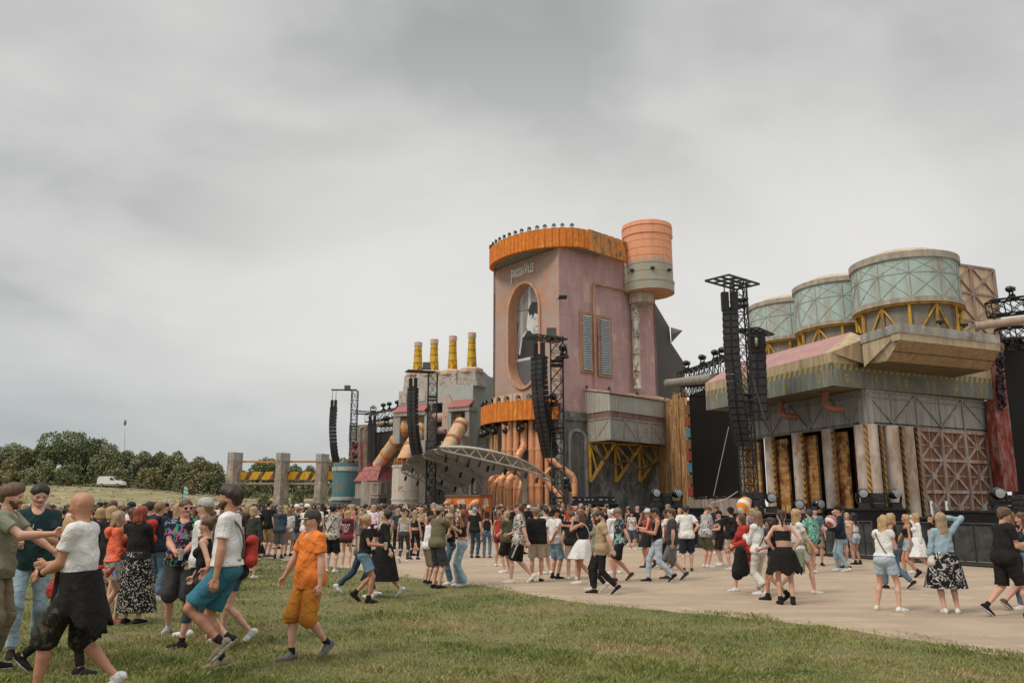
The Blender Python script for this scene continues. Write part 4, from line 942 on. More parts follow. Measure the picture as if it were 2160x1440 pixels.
# pink sloped roof and beige ridge
zrg = zv(700, 46.5); ridge0 = at(1795, 700, Z=zrg); 
inn_ = -HL.n * 2.6; e0 = HL.p(0, zf1, 0); e1 = HL.p(HL.W, zf1, 0)
rdg1 = Vector((ridge0.x, ridge0.y, zrg)); dlt = (Vector((*DL, 0)) - Vector((*K2, 0)))
rdg0 = rdg1 + dlt * .96
sR1 = HRr.W
mb = MB(); mb.add([e0, HL.p(HL.W * .96, zf1, 0), rdg1, rdg0], [(0, 1, 2, 3)]); mb.add([e0, rdg0, e0 + Vector((1.7, .6, 0))], [(0, 1, 2)])
mb.build('pink_roof', mat('worn pink roof', (.44, .22, .21), .8, .15, .6, dirt=(.30, .24, .23), damt=.5, dstretch=(.8, .8, .8), rust=(.50, .27, .22), ramt=.4), rb)
mb = MB(); ULt = UL_ = at(1819, 706, Z=zv(681, 41)); s30 = HRr.sz(1832, 760)[0]
mb.add([HL.p(HL.W * .96, zf1, 0), e1, at(1826, 768, Y=44.3), ULt + Vector((.3, .2, -.15)), rdg1], [(0, 1, 4), (1, 2, 3), (1, 3, 4)])
mb.add([HRr.p(.3, zf1, 0), HRr.p(HRr.W, zf1, 0), HRr.p(HRr.W, zf1 + 1, -4), HRr.p(3.2, zf1 + 1, -4)], [(0, 1, 2, 3)]); mb.add([rdg0, rdg1, rdg1 + Vector((9, 4, 0)), rdg0 + Vector((9, 4, 0))], [(0, 1, 2, 3)])
mb.build('beige_roof', BEI, rb)
# upper deck with chamfered underside
zU = zv(681, 41); U = xy(at(1895, 681, Z=zU)); UL = xy(at(1817, 706, Z=zU)); UR = xy(at(2106, 707, Z=zU))
UFl, UFr = Fac(UL, U), Fac(U, UR)
ud = thing('upper_deck', 'beige concrete looking upper deck with slanted underside below the big tank', 'deck', (*U, zd))
zU1 = UFr.sz(1895, 701)[1]; zU2 = UFr.sz(1897, 716)[1]
mb = MB()
for f in (UFl, UFr): f.box(mb, -.05, f.W, zU1 + .02, zU, -.5, .06)
mb.build('parapet_cap', CONL, ud)
mb = MB(); CR = mat('cream concrete', (0.52, 0.42, 0.28), .9, .1, .6, dirt=(.30, .25, .17), damt=.5, dstretch=(1.6, 1.6, .2), rust=(.58, .48, .34), ramt=.3)
zq = at(1870, 760.5, Z=None, Y=43.2).z
lowA = xy(at(1870, 761, Y=42.6)); lowB = xy(at(2086, 781, Z=at(1870, 761, Y=42.6).z)); zq = at(1870, 761, Y=42.6).z
a0, a1 = UFr.p(0, zU2), UFr.p(UFr.W, zU2)
UFr.box(mb, 0, UFr.W, zU2, zU1 + .02, -.5, 0)
ul = UFl.p(0, zU1 + .02, 0); u_ = UFl.p(UFl.W, zU1 + .02, 0); ulb = UFl.p(0, zq - .1, 0)
mb.add([ul, u_, UFl.p(UFl.W, zU2, 0), Vector((*lowA, zq)), at(1823, 771, Y=44.2)  , ulb], [(0, 1, 2, 3, 4, 5)])
mb.build('cream_wall', CR, ud)
mb = MB(); mb.add([a0, a1, Vector((*lowB, zq)), Vector((*lowA, zq))], [(0, 1, 2, 3)]); mb.add([a1, UFr.p(UFr.W, zU, 0), UFr.p(UFr.W, zU, -5), Vector((*lowB, zq)) + Vector((-1, 4, 0)), Vector((*lowB, zq))], [(0, 1, 2, 3, 4)]); mb.build('slanted_underside', mat('tan underside', (.42, .29, .17), .9, .1, .6, dirt=(.24, .18, .11), seam=(20, 1.2)), ud)
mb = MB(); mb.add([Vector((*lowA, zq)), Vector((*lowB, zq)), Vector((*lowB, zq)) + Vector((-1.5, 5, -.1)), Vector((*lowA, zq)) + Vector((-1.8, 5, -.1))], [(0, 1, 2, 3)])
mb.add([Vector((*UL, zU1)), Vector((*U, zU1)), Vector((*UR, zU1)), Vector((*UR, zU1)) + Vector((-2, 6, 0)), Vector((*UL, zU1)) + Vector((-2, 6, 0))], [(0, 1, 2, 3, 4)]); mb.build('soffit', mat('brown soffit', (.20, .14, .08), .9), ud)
for u, v in ((1984, 685), (2034, 691)):
    p = UFr.px(u, v, .1); mb = MB(); mb.box(p + Vector((0, 0, .15)), (.36, .2, .14)); mb.box(p + Vector((0, 0, .05)), (.1, .1, .12)); mb.build('floodlight', BLACK, label='little black floodlight on the deck parapet, %s one' % ('left' if u < 2000 else 'right'), cat='lamp', group='floodlights on the deck parapet')
# elbow pipes under the deck
for (pix, lb) in (([(1741, 826, 46.2), (1741, 845, 46.2), (1745, 856, 46.0), (1758, 862, 45.8), (1777, 863, 45.6)], 'rusty elbow pipe under the deck, right one'), ([(1647, 846, 50.2), (1648, 864, 50.2), (1652, 873, 50), (1662, 878, 49.8), (1679, 879, 49.6)], 'rusty elbow pipe under the deck, left one')):
    pts = [at(*p[:2], Y=p[2]) for p in pix]; q = spline(pts, 5); mb = MB(); mb.tube(q, .20, 14); M = (q[-1] - q[-2]).to_track_quat('Z', 'Y').to_matrix()
    mb.lathe([(.24, -.05), (.25, 0), (.24, .05)], q[-1], 14, ax=M); mb.build('elbow_pipe', mat('rusty copper', (.38, .17, .10), .6, .2, 3, metal=.2, dirt=(.25, .1, .06)), loc=pts[0], label=lb, cat='pipe', group='elbow pipes under the deck')
# tanks
def bigtank(u, D, r_, vflt, vflb, vct, vdb, nm, zbase):
    px_ = at(u, 600, Y=D).x; Df = D - r_
    zt, zt0, zb1, zb0 = zv(vflt, Df), zv(vflb, Df), zv(vct, Df), zv(vdb, Df)
    t = thing('storage_tank', 'round pale teal storage tank with yellow frame base, ' + nm, 'tank', (px_, D, zbase), 'three teal storage tanks on the roof')
    mb = MB(); mb.lathe([(r_, zb1), (r_, zt0)], (px_, D, 0), 64, True, cap=False)
    TEAL = mat('pale teal panels', (0.41, 0.53, 0.50), .8, .1, .6, dirt=(.36, .33, .28), damt=.5, dstretch=(1.2, 1.2, .25), rust=(.31, .29, .25), ramt=.2)
    mb.build('shell', TEAL, t)
    mb = MB(); n_ = 11; zm = zb1 + (zt0 - zb1) * .62
    def cb(a0, z0, a1, z1, w_=.07, o_=.02):
        k_ = 6
        for i in range(k_):
            f0, f1 = i / k_, (i + 1) / k_; A, B = a0 + (a1 - a0) * f0, a0 + (a1 - a0) * f1
            mb.bar((px_ + (r_ + o_ * .4) * math.cos(A), D + (r_ + o_ * .4) * math.sin(A), z0 + (z1 - z0) * f0), (px_ + (r_ + o_ * .4) * math.cos(B), D + (r_ + o_ * .4) * math.sin(B), z0 + (z1 - z0) * f1), w_, .025)
    for i in range(n_):
        a0, a1 = 2 * PI * i / n_ + .35, 2 * PI * (i + 1) / n_ + .35
        cb(a0, zb1, a0, zt0, .055); cb(a0, zm, a1, zb1, .035); cb(a0, zb1, a1, zm, .035); cb(a0, zm, a1, zt0, .022); cb(a0, zt0, a1, zm, .022); cb(a0, zm, a1, zm, .035)
    mb.build('seam_ribs', mat('teal grey ribs', (.29, .35, .325), .8, .2), t)
    mb = MB(); mb.lathe([(r_ - .1, zt0), (r_ + .12, zt0), (r_ + .12, zt), (r_ - .05, zt)], (px_, D, 0), 64, False); mb.lathe([(r_ - .1, zb0), (r_ + .14, zb0), (r_ + .14, zb1), (r_ - .05, zb1)], (px_, D, 0), 64, False)
    mb.build('concrete_rim', mat('rim concrete', (.40, .36, .30), .9, .2, 2, dirt=(.25, .22, .18)), t)
    mb = MB(); mb.lathe([(r_ - .35, zt), (r_ - .5, zt + .16), (r_ * .72, zt + .42), (r_ * .4, zt + .6), (r_ * .15, zt + .68), (0, zt + .7)], (px_, D, 0), 40, False, cap=False); mb.build('dome', mat('cream dome', (.56, .45, .32), .85, .15, 1, dirt=(.35, .27, .2), damt=.4, dstretch=(1, 1, 1)), t)
    mb = MB(); mb.lathe([(r_ - .3, zbase), (r_ - .3, zb0)], (px_, D, 0), 48, True, cap=False); mb.build('mesh_drum', mat('mesh drum', (.22, .20, .17), .85, .15, 8, dirt=(.30, .27, .24)), t)
    mb = MB(); n_ = 12
    for i in range(n_):
        a0, a1 = 2 * PI * i / n_ + .1, 2 * PI * (i + 1) / n_ + .1; R_ = r_ - .12
        c0, c1 = (px_ + R_ * math.cos(a0), D + R_ * math.sin(a0)), (px_ + R_ * math.cos(a1), D + R_ * math.sin(a1))
        mb.bar((*c0, zbase), (*c0, zb0), .13); 
        if i % 2: mb.bar((*c0, zb0 - .1), (*c1, zbase + .1), .085)
        else: mb.bar((*c1, zb0 - .1), (*c0, zbase + .1), .085)
    mb.lathe([(r_ - .25, zb0 - .1), (r_ + .02, zb0 - .1), (r_ + .02, zb0 - .02), (r_ - .25, zb0 - .02)], (px_, D, 0), 48)
    mb.build('yellow_frame', YEL, t)
bigtank(1908, 48.2, 102 / FPX * 48.2 / .96, 527, 541, 624, 635, 'nearest and largest', zU - .3)
bigtank(1772, 54, 93 / FPX * 54 / .96, 580.5, 590.5, 672, 680, 'middle of the three', zrg - .8)
bigtank(1666, 60.5, 88 / FPX * 60.5 / .965, 625.5, 634, 705, 712, 'farthest left of the three', zrg - 1.2)
# cream crossed panel
zp = zv(569, 52); pA, pB = at(2093, 569, Y=52), at(2005, 556, Z=zp); FP = Fac(xy(pB), xy(pA))
xp = thing('crossed_panel', 'flat cream wall panel with crossed pinkish ribs behind the big tank', 'panel wall', FP.p(FP.W/2, 8, 0))
zb_ = FP.sz(2080, 735)[1]; mb = MB(); FP.box(mb, -.5, FP.W, zb_, zp, -.5, 0); mb.build('panel', mat('cream panel', (.72, .55, .37), .85, .08, .5, dirt=(.50, .36, .25)), xp)
mb = MB(); sm_ = FP.sz(2048, 600)[0]; ss = [2 * sm_ - FP.W, sm_, FP.W]; z3 = FP.sz(2048, 619)[1]; dz = zp - z3; zs = [zp, z3, z3 - dz, z3 - 2 * dz]
for s in ss: 
    if s > -.5: FP.bar(mb, (s, zb_), (s, zp), .17, 0, .14)
for z in zs: FP.box(mb, -.5, FP.W, z - .07, z + .07, 0, .1)
for i in range(2):
    for j in range(3):
        a, b, z1, z0 = max(-.5, ss[i]), ss[i+1], zs[j], zs[j+1]; cx, cz = (ss[i] + b) / 2, (z0 + z1) / 2
        for ex, ez in ((a, z0), (b, z0), (a, z1), (b, z1)): FP.bar(mb, (cx, cz), (ex, max(ez, zb_)), .08, 0, .12)
        FP.box(mb, cx - .18, cx + .18, cz - .18, cz + .18, 0, .2)
mb.build('crossed_ribs', mat('pinkish ribs', (.34, .25, .21), .8, .1), xp)
mb = MB(); a, b = at(2060, 688, Y=44.5), at(2240, 664, Y=43); mb.tube([a, a.lerp(b, .05), b], .23, 16); mb.lathe([(.26, -.08), (.26, .08)], a, 16, ax=(b - a).to_track_quat('Z', 'Y').to_matrix()); mb.build('roof_pipe', mat('brown pipe', (.36, .28, .21), .6, .12, dirt=(.27, .2, .15)), loc=a, label='thick brown pipe running right from the upper deck', cat='pipe')
mb = MB(); a, b = at(1409, 808, Y=76), at(1505, 797, Y=62); mb.tube([a, b], .36, 16); mb.tube([a, a.lerp(b, .02)], .42, 16); mb.build('roof_pipe', mat('grey pipe', (.25, .235, .20), .7, .15, dirt=(.35, .32, .28)), loc=a, label='long grey pipe sticking out left of the hazard deck', cat='pipe')
# red leaning fin with dark blossoms at right
fq = Fac(xy(at(2090, 900, Y=49)), xy(at(2160, 900, Y=50.5))); mb = MB(); fq.ppoly(mb, [(2096, 735), (2113, 735), (2149, 1036), (2120, 1037), (2104, 920)], -.6, 0)
rf = thing('red_fin', 'tall flaking red and grey fin at the right end of the pillar building', 'panel wall', fq.p(1, 1, 0)); mb.build('board', mat('flaking red paint', (.27, .04, .028), .7, .25, 1, dirt=(.40, .30, .26), damt=.45, dstretch=(1.6, 1.6, .6), rust=(.16, .03, .02), ramt=.4), rf)
mb = MB()
for i in range(120):
    v = rnd.uniform(745, 862); u = 2108 + (v - 745) * .06 + rnd.uniform(-7, 7); p = fq.px(u, v, rnd.uniform(.05, .3)); mb.ell(p, (rnd.uniform(.06, .15),) * 3, 6, 4)
mb.build('dark_blossoms', mat('dark blossom', (.045, .03, .035), .5, .4, 6), rf)

# ---------------- black LED screens
def led(F, u0, v0, u1, v1, label, m=None):
    a, zt = F.sz(u0, v0); a2, zt2 = F.sz(u1, v0); zb = F.sz((u0 + u1) / 2, v1)[1]
    mb = MB(); F.box(mb, min(a, a2), max(a, a2), zb, max(zt, zt2), -.5, 0); t = thing('led_screen', label, 'screen', F.p((a + a2) / 2, zb, 0)); mb.build('panel', m or mat('dark LED', (.008, .007, .007), .5, .2, bump=0), t)
    mb = MB(); lo, hi = min(a, a2), max(a, a2)
    for q in (lo, hi): F.box(mb, q - .08, q + .08, zb - .1, max(zt, zt2) + .1, -.4, .05)
    F.box(mb, lo, hi, zb - .15, zb - .01, -.4, .05); F.box(mb, lo, hi, max(zt, zt2) + .01, max(zt, zt2) + .15, -.4, .05); mb.build('frame', BLACK, t); return F
FS = Fac(xy(at(1450, 1000, Y=80)), xy(at(1600, 1000, Y=62)))
led(FS, 1455, 838, 1592, 1047, 'tall unlit black LED screen between bamboo wall and pillar building')
mb = MB(); s0, s1 = FS.sz(1453, 1060)[0], FS.sz(1560, 1060)[0]; k = 60
for i in range(k):
    a = s0 + (s1 - s0) * i / k; FS.box(mb, a, a + (s1 - s0) / k * .93, .9, FS.sz(1500, 1048)[1] + rnd.uniform(-.25, .1), -.1, rnd.uniform(.0, .05))
mb.build('plank_skirt', mat('silvery planks', (.34, .30, .26), .9, .2, 1, dirt=(.20, .15, .12), damt=.5, island=.2), label='grey upright plank skirting under the black screen', cat='wall')
FS2 = Fac(xy(at(2100, 1000, Y=53)), xy(at(2300, 1000, Y=52))); led(FS2, 2104, 716, 2300, 1043, 'unlit black LED screen cut by the right edge of the photo')
mb = MB(); FS2.box(mb, .8, 9, 1.0, FS2.sz(2200, 1042)[1] - .15, -.2, .3); mb.build('screen_base', mat('base grey', (.07, .065, .06), .9, seam=(1, 1)), label='dark low base under the right hand screen', cat='wall')
# ============================================================= LEFT FACTORY
cF = xy(at(998, 795, Y=96)); zF1 = at(998, 795, Y=96).z; zF2 = zv(844, 96)
lf = xy(at(820, 857, Z=zF2)); FF = Fac(lf, cF); rt = cF + Vector((FF.n.x, FF.n.y)) * -9 + Vector((1.5, 0)); FS_ = Fac(cF, rt)
fa = thing('factory_set', 'grey green factory shaped stage building with red awnings and big pipes', 'stage building', (*cF, 0))
TG = mat('teal grey plaster', (0.42, 0.45, 0.42), .85, .06, .5, dirt=(.34, .355, .335), damt=.35, dstretch=(1.5, 1.5, .2), seam=(2.4, 1.6), seamc=(.27, .28, .26), seamw=.012)
GP = mat('grey plaster', (0.29, 0.28, 0.26), .85, .1, .5, dirt=(.17, .16, .15), damt=.5, seam=(2.4, 1.8), seamc=(.18, .175, .17), seamw=.012)
GLT = mat('light grey portal', (0.36, 0.35, 0.33), .85, .12, .8, dirt=(.24, .23, .21), damt=.5)
zTE = FF.sz(998, 812)[1]; zTEr = FF.sz(998, 765)[1]
mb = MB(); sA = FF.sz(841, 840)[0]
FF.box(mb, sA, FF.W, zF2, zTE, -6, 0); mb.build('upper_wall', TG, fa)
mb = MB(); FS_.poly(mb, [(0, zF2 - 3.2), (9, zF2 - 3.2), (9, zF1 + .6), (3.2, zF1 + .4), (1.6, zF1 + 1.1), (0, zTE)], -.3, 0); mb.build('side_wall', TG, fa)
mb = MB(); FS_.box(mb, .3, 9, 0, zF2 - 3.2, -.3, .0); FF.box(mb, -.3, FF.W, 0, zF2 - 3.4, -5, -2.2); mb.build('rear_wall', GP, fa)
GRAF = mat('scribbled panel', (0.50, 0.45, 0.40), .8, .1, 1)
_t = GRAF.node_tree; _v = N(_t, 'ShaderNodeTexVoronoi', feature='DISTANCE_TO_EDGE', ins={'Scale': 2.4}); _tc = N(_t, 'ShaderNodeTexCoord'); _n = N(_t, 'ShaderNodeTexNoise', ins={'Scale': 2.0, 'Detail': 3.0})
_a = N(_t, 'ShaderNodeMixRGB', ins={0: .35}); _t.links.new(_tc.outputs['Object'], _n.inputs[0]); _t.links.new(_tc.outputs['Object'], _a.inputs[1]); _t.links.new(_n.outputs['Color'], _a.inputs[2]); _t.links.new(_a.outputs[0], _v.inputs['Vector'])
_l = N(_t, 'ShaderNodeMath', operation='LESS_THAN', ins={1: .026}); _t.links.new(_v.outputs['Distance'], _l.inputs[0]); _b = _t.nodes['Principled BSDF']; _o = _b.inputs['Base Color'].links[0].from_socket
_m = N(_t, 'ShaderNodeMixRGB', ins={2: (.20, .19, .18, 1)}); _t.links.new(_l.outputs[0], _m.inputs[0]); _t.links.new(_o, _m.inputs[1]); _t.links.new(_m.outputs[0], _b.inputs['Base Color'])
# four stepped chimney blocks with pedestals and chimneys
chn = ('leftmost, half hidden by the speaker mast', 'second from the left', 'third from the left', 'rightmost and tallest')
for i, (u, vt, vb, up) in enumerate(((881, 722, 783, 25), (915, 716, 783, 27), (954.5, 709, 781, 27), (995, 702, 776, 27))):
    D = 101.5 - (u - 881) / 117 * 4.2; p = at(u, vb, Y=D); zt, zb = zv(vt, D), zv(vb, D)
    r_ = 7.6 / FPX * D / .97
    s = (xy(p) - FF.A).dot(FF.t)
    mb = MB(); zped = zv(vb + 2, D); zl = FF.sz(u, 813)[1]; hw = up / FPX * D * .78
    dd = (xy(p) - FF.A).dot(FF.n)
    z_lo = zTE - .05
    q = [FF.p(s - hw*1.2, z_lo, -.1), FF.p(s + hw*1.2, z_lo, -.1), FF.p(s + hw*1.2, z_lo, dd - hw), FF.p(s - hw*1.2, z_lo, dd - hw), FF.p(s - hw, zped - .5, dd + hw), FF.p(s + hw, zped - .5, dd + hw), FF.p(s + hw, zped - .5, dd - hw), FF.p(s - hw, zped - .5, dd - hw)]
    mb.hexa(q); mb.build('scribbled_block', GRAF, fa)
    mb = MB(); o8 = 1.15
    mb.lathe([(hw * 1.12, zped - .62), (hw * 1.28, zped - .5), (hw * 1.25, zped - .1), (hw * .95, zped + .12)], (p.x, D, 0), 8, a0=PI/8); mb.build('pedestal', mat('peach stone', (.58, .42, .33), .8, .08, 1), fa)
    c_ = thing('chimney', 'yellow factory chimney with a white and red rim, ' + chn[i], 'chimney', (p.x, D, zb - .1), 'four yellow chimneys of the factory')
    mb = MB(); h = zt - zb
    mb.lathe([(r_ * 1.42, -.1), (r_ * 1.32, h * .12), (r_ * 1.2, h * .3), (r_ * 1.08, h * .55), (r_ * .98, h * .86)], (p.x, D, zb), 20, True); mb.build('stack', mat('yellow chimney paint', (.70, .42, .035), .7, .1, 1.2, dirt=(.20, .13, .04), damt=.45, dstretch=(2, 2, 1), rust=(.06, .05, .04), ramt=.28, rscale=1.2), c_)
    mb = MB()
    for z, rr in ((h * .27, 1.23), (h * .5, 1.12), (h * .70, 1.05)): mb.lathe([(r_ * rr, z - .04), (r_ * (rr + .04), z), (r_ * rr, z + .05)], (p.x, D, zb), 20)
    mb.build('brown_band', mat('brown band', (.22, .12, .04), .8), c_)
    mb = MB(); mb.lathe([(r_ * 1.02, h * .85), (r_ * 1.14, h * .87), (r_ * 1.14, h * .955)], (p.x, D, zb), 20, True, cap=False); mb.lathe([(r_ * .98, h * .848), (r_*1.02, h*.85)], (p.x, D, zb), 20); mb.build('white_rim', mat('chimney white', (.60, .56, .50), .7, .08), c_)
    mb = MB(); mb.lathe([(r_ * 1.14, h * .955), (r_ * 1.1, h), (r_ * .9, h)], (p.x, D, zb), 20, True); mb.build('red_top', mat('salmon red', (.58, .20, .17), .7), c_)
# sloped teal shoulders between the blocks
mb = MB(); FF.poly(mb, [(sA, zTE - .1), (FF.W, zTE - .1), (FF.W - .2, zTE + 1.6), (FF.W - 2.2, zTE + 1.2), (sA + 1, zTE + .8)], -4.5, -3.2); mb.build('roof_shoulder', mat('pale roof', (.44, .42, .38), .8, .1), fa)
# framed scribbled panels at upper left
for (u0, v0, u1, v1) in ((843, 829, 856, 850), (859, 827, 871, 848), (874, 825, 897, 846)):
    mb = MB(); FF.pb(mb, u0, v0, u1, v1, 0, .12); mb.build('scribbled_panel', GRAF, fa)
# pinkish vertical duct in the middle
mb = MB(); FF.ppoly(mb, [(932, 905), (934, 838), (945, 831), (953, 846), (953, 905)], 0, .35); mb.build('peach_duct', mat('peach duct', (.50, .37, .31), .8, .1), fa)
# red awnings and portals
AW = mat('dull red awning', (0.40, 0.15, 0.14), .8, .12, 1, dirt=(.30, .12, .11), damt=.5)
def portal(u0, u1, va, vb, vbot, legs):
    mb = MB(); a, zt = FF.sz(u0 + 9, va, .2); b, _ = FF.sz(u1, va, .2); a2, zb = FF.sz(u0, vb, 1.4); b2, _ = FF.sz(u1 - 9, vb, 1.4)
    mb.add([FF.p(a, zt, .1), FF.p(b, zt, .1), FF.p(b2, zb, 1.6), FF.p(a2, zb, 1.6), FF.p(a, zt - .3, .1), FF.p(b, zt - .3, .1), FF.p(b2, zb - .15, 1.6), FF.p(a2, zb - .15, 1.6)], [(0,1,2,3), (7,6,5,4), (3,2,6,7), (0,3,7,4), (1,5,6,2)]); mb.build('red_awning', AW, fa)
    mb = MB(); FF.box(mb, a2, b2, zb - .55, zb - .15, -.5, 1.5)
    for (l0, l1) in legs: s0, s1 = FF.sz(l0, 880, 1.4)[0], FF.sz(l1, 880, 1.4)[0]; zl = FF.sz(l0, vbot, 1.4)[1]; FF.box(mb, s0, s1, zl, zb - .5, -.6, 1.35)
    mb.build('portal_frame', GLT, fa)
portal(831, 906, 856, 869, 935, ((829, 843), (894, 902)))
portal(946, 1000, 844, 858, 925, ((943, 951), (980, 989)))
mb = MB(); FF.box(mb, 0, FF.W - .3, 2, zF2, -2.3, -1.8); mb.build('dark_bay', mat('dark bay wall', (.21, .19, .17), .9, .3, 1), fa)  # warm grey wall, darker than the portal frames
mb = MB(); s0, s1 = FF.sz(987, 900, 0)[0], FF.W; FF.box(mb, s0 - .2, s1 - .02, 0, zF2, -.5, .3); FF.box(mb, FF.sz(902, 900)[0], FF.sz(905, 900)[0] + .5, 0, zF2, -1.8, .2); mb.build('corner_pier', GP, fa)
PEACH = mat('peach pipe', (0.50, 0.34, 0.27), .7, .1, 1, dirt=(.33, .2, .15), damt=.5)
for (u0, u1, v, r_, d) in ((836, 950, 886, .58, -.2), (953, 978, 879, .58, -.1), (922, 950, 908, .5, -.6)):
    mb = MB(); a, z = FF.sz(u0, v, d); b, _ = FF.sz(u1, v, d); mb.tube([FF.p(a, z, d), FF.p(a + .5, z, d), FF.p(b, z, d)], [r_ * .8, r_, r_], 16)
    k = a + .5
    while k < b: mb.tube([FF.p(k, z, d), FF.p(k + .12, z, d)], r_ * 1.08, 16); k += 2.4
    mb.build('horizontal_pipe', PEACH, fa)
mb = MB(); 
for u0 in (1040 - 43, 1006, 1016, 1026): pass
s0 = .4; FS_.box(mb, .2, 8.5, zF2 - 4.2, zF2 - 3.3, 0, .15); mb.build('rust_fringe', mat('rust fringe', (.25, .14, .10), .8, .3, 3, dirt=(.42, .38, .33), damt=.6, dstretch=(6, 6, .3)), fa)
mb = MB()
for k in range(3):
    a, b = .6 + k * 2.8, 2.9 + k * 2.8; zt = zF2 - 5.2; FS_.box(mb, a - .5, a, 1, zt + .8, 0, .3); 
    for j in range(8): t0, t1 = PI * j / 8, PI * (j + 1) / 8; rr = (b - a) / 2; FS_.bar(mb, ((a+b)/2 + rr*math.cos(t0), zt - 1.2 + rr*math.sin(t0)), ((a+b)/2 + rr*math.cos(t1), zt - 1.2 + rr*math.sin(t1)), .2, 0, .3)
mb.build('arch_trim', GLT, fa)
BL_ = []
for (u0, v0, u1, v1) in ((878, 928, 896, 975), (961, 920, 985, 975), (930, 930, 942, 975)):
    mb = MB(); a, b, z0, z1 = FF.pb(mb, u0, v0, u1, v1, .5, 2.4); mb.build('buttress', GLT, fa)
# big diagonal orange pipes
OP = mat('banded orange pipe', (0.66, 0.46, 0.30), .65, .2, .9, dirt=(.68, .30, .07), damt=.75, dstretch=(1.3, .22, 1), rust=(.50, .48, .44), ramt=.5, rscale=1.5, szn=True)
for i, (a, b, r_, lb) in enumerate((((862, 894, 99.8), (799, 982, 104.8), .84, 'big slanting orange pipe furthest left, above the red roof'), ((889, 900, 99), (848, 978, 95.9), .84, 'big slanting orange pipe running down into the white silo'), ((974, 892, 93.5), (938, 960, 89.5), .84, 'big slanting orange pipe vanishing behind the canopy'))):
    A, B = at(a[0], a[1], Y=a[2]), at(b[0], b[1], Y=b[2]); mb = MB(); mb.tube([A, A.lerp(B, .5), B], r_, 22)
    d_ = (B - A); M = d_.to_track_quat('Z', 'Y').to_matrix(); L_ = d_.length; k = .8
    p_ = thing('slanting_pipe', lb, 'pipe', B, 'slanting orange pipes of the factory'); mb.build('tube', OP, p_)
    mb = MB()
    while k < L_: q = A + d_ * (k / L_); mb.lathe([(r_ + .01, -.2), (r_ + .09, -.17), (r_ + .09, -.08), (r_ + .03, -.05), (r_ + .03, .05), (r_ + .09, .08), (r_ + .09, .17), (r_ + .01, .2)], q, 22, ax=M); k += 2.5
    mb.build('flange', mat('orange flange', (.60, .25, .08), .65, .15, 2, dirt=(.3, .12, .05)), p_)

# ---------------- silos and red roofed house
def silo(u, D, wpx, vt, vb, m, rim, label, bands, vtop=None):
    p = at(u, 1030, Y=D); r_ = wpx / 2 / FPX * D * cp; zt = zv(vt, D); zb = max(0.0, zv(vb, D)); t = thing('silo', label, 'silo', (p.x, D, 0))
    mb = MB(); mb.lathe([(r_, .0), (r_, zt)], (p.x, D, 0), 40, True); mb.build('shell', m, t)
    for v0, v1, k in bands:
        z1, z0 = zv(v0, D), zv(v1, D); mb = MB(); mb.lathe([(r_ * 1.0, z0), (r_ * k, z0 + .03), (r_ * k, z1 - .03), (r_ * 1.0, z1)], (p.x, D, 0), 40, False); mb.build('band', rim, t)
    return t, p, r_, zt
BLUE = mat('weathered blue silo', (0.075, 0.20, 0.225), .75, .15, .6, top=(3.0, (0.085, 0.23, 0.26), .8), dirt=(.14, .15, .13), damt=.45, dstretch=(1.5, 1.5, .2), rust=(.38, .15, .06), ramt=.22, rscale=.8, seam=(30, 2.4), seamc=(.35, .15, .07), seamw=.04)
WSIL = mat('rust streaked white silo', (0.56, 0.54, 0.49), .7, .08, .6, dirt=(.45, .38, .30), damt=.45, dstretch=(2, 2, .2), rust=(.45, .18, .06), ramt=.24, rscale=.9, seam=(4.4, 3.3), seamc=(.45, .20, .08), seamw=.035)
WB = mat('grey white band', (.50, .48, .44), .8, .12, 2, dirt=(.3, .27, .23))
silo(727.5, 110, 54, 976, 1075, BLUE, WB, 'weathered blue silo standing left of the red roofed house', ((985, 994, 1.06), (1048, 1055, 1.08)))
t_, p_, r_, zt_s = silo(855, 96, 57, 985, 1062, WSIL, WB, 'white rust streaked silo fed by a slanting orange pipe', ((981, 987, 1.05), (1050, 1056, 1.04)))
mb = MB(); r2 = r_ * .98
for i in range(14): a = 2*PI*i/14; mb.bar((p_.x + r2*math.cos(a), 96 + r2*math.sin(a), zt_s), (p_.x + r2*.85*math.cos(a), 96 + r2*.85*math.sin(a), zt_s + .95), .07)
mb.lathe([(r2*.84, zt_s+.93), (r2*.86, zt_s+1.02), (r2*.8, zt_s+1.02)], (p_.x, 96, 0), 24); mb.build('top_cage', mat('rust cage', (.42, .22, .12), .8), t_)
FHa, FHm, FHb = xy(at(765, 1040, Y=102)), xy(at(799, 1040, Y=100)), xy(at(835, 1040, Y=102.5)); HF1, HF2 = Fac(FHa, FHm), Fac(FHm, FHb)
hs = thing('red_roofed_house', 'small stone house shaped set piece with a red mansard roof', 'house', (*FHm, 0))
zw = HF1.sz(799, 1013)[1]; zr_ = HF1.sz(799, 982)[1]
STN = mat('warm grey stone', (0.36, 0.32, 0.28), .9, .15, 1, dirt=(.22, .18, .15), damt=.5)
mb = MB(); HF1.box(mb, -1.5, HF1.W, 0, zw, -3, 0); HF2.box(mb, 0, HF2.W, 0, zw, -3, 0); mb.build('wall', STN, hs)
mb = MB(); HF1.box(mb, -2, HF1.W + .05, 0, HF1.sz(799, 1050)[1], 0, .15); HF2.box(mb, 0, HF2.W, 0, HF2.sz(799, 1050)[1], 0, .15); mb.build('dark_plinth', mat('dark plinth', (.10, .095, .085), .9), hs)
mb = MB()
p0, p1, p2 = HF1.p(-1.5, zw, .3), HF1.p(HF1.W, zw, .35), HF2.p(HF2.W, zw, .3); q0, q1, q2 = HF1.p(-.6, zr_, -.6), HF1.p(HF1.W, zr_, -.3), HF2.p(HF2.W, zr_, -.8)
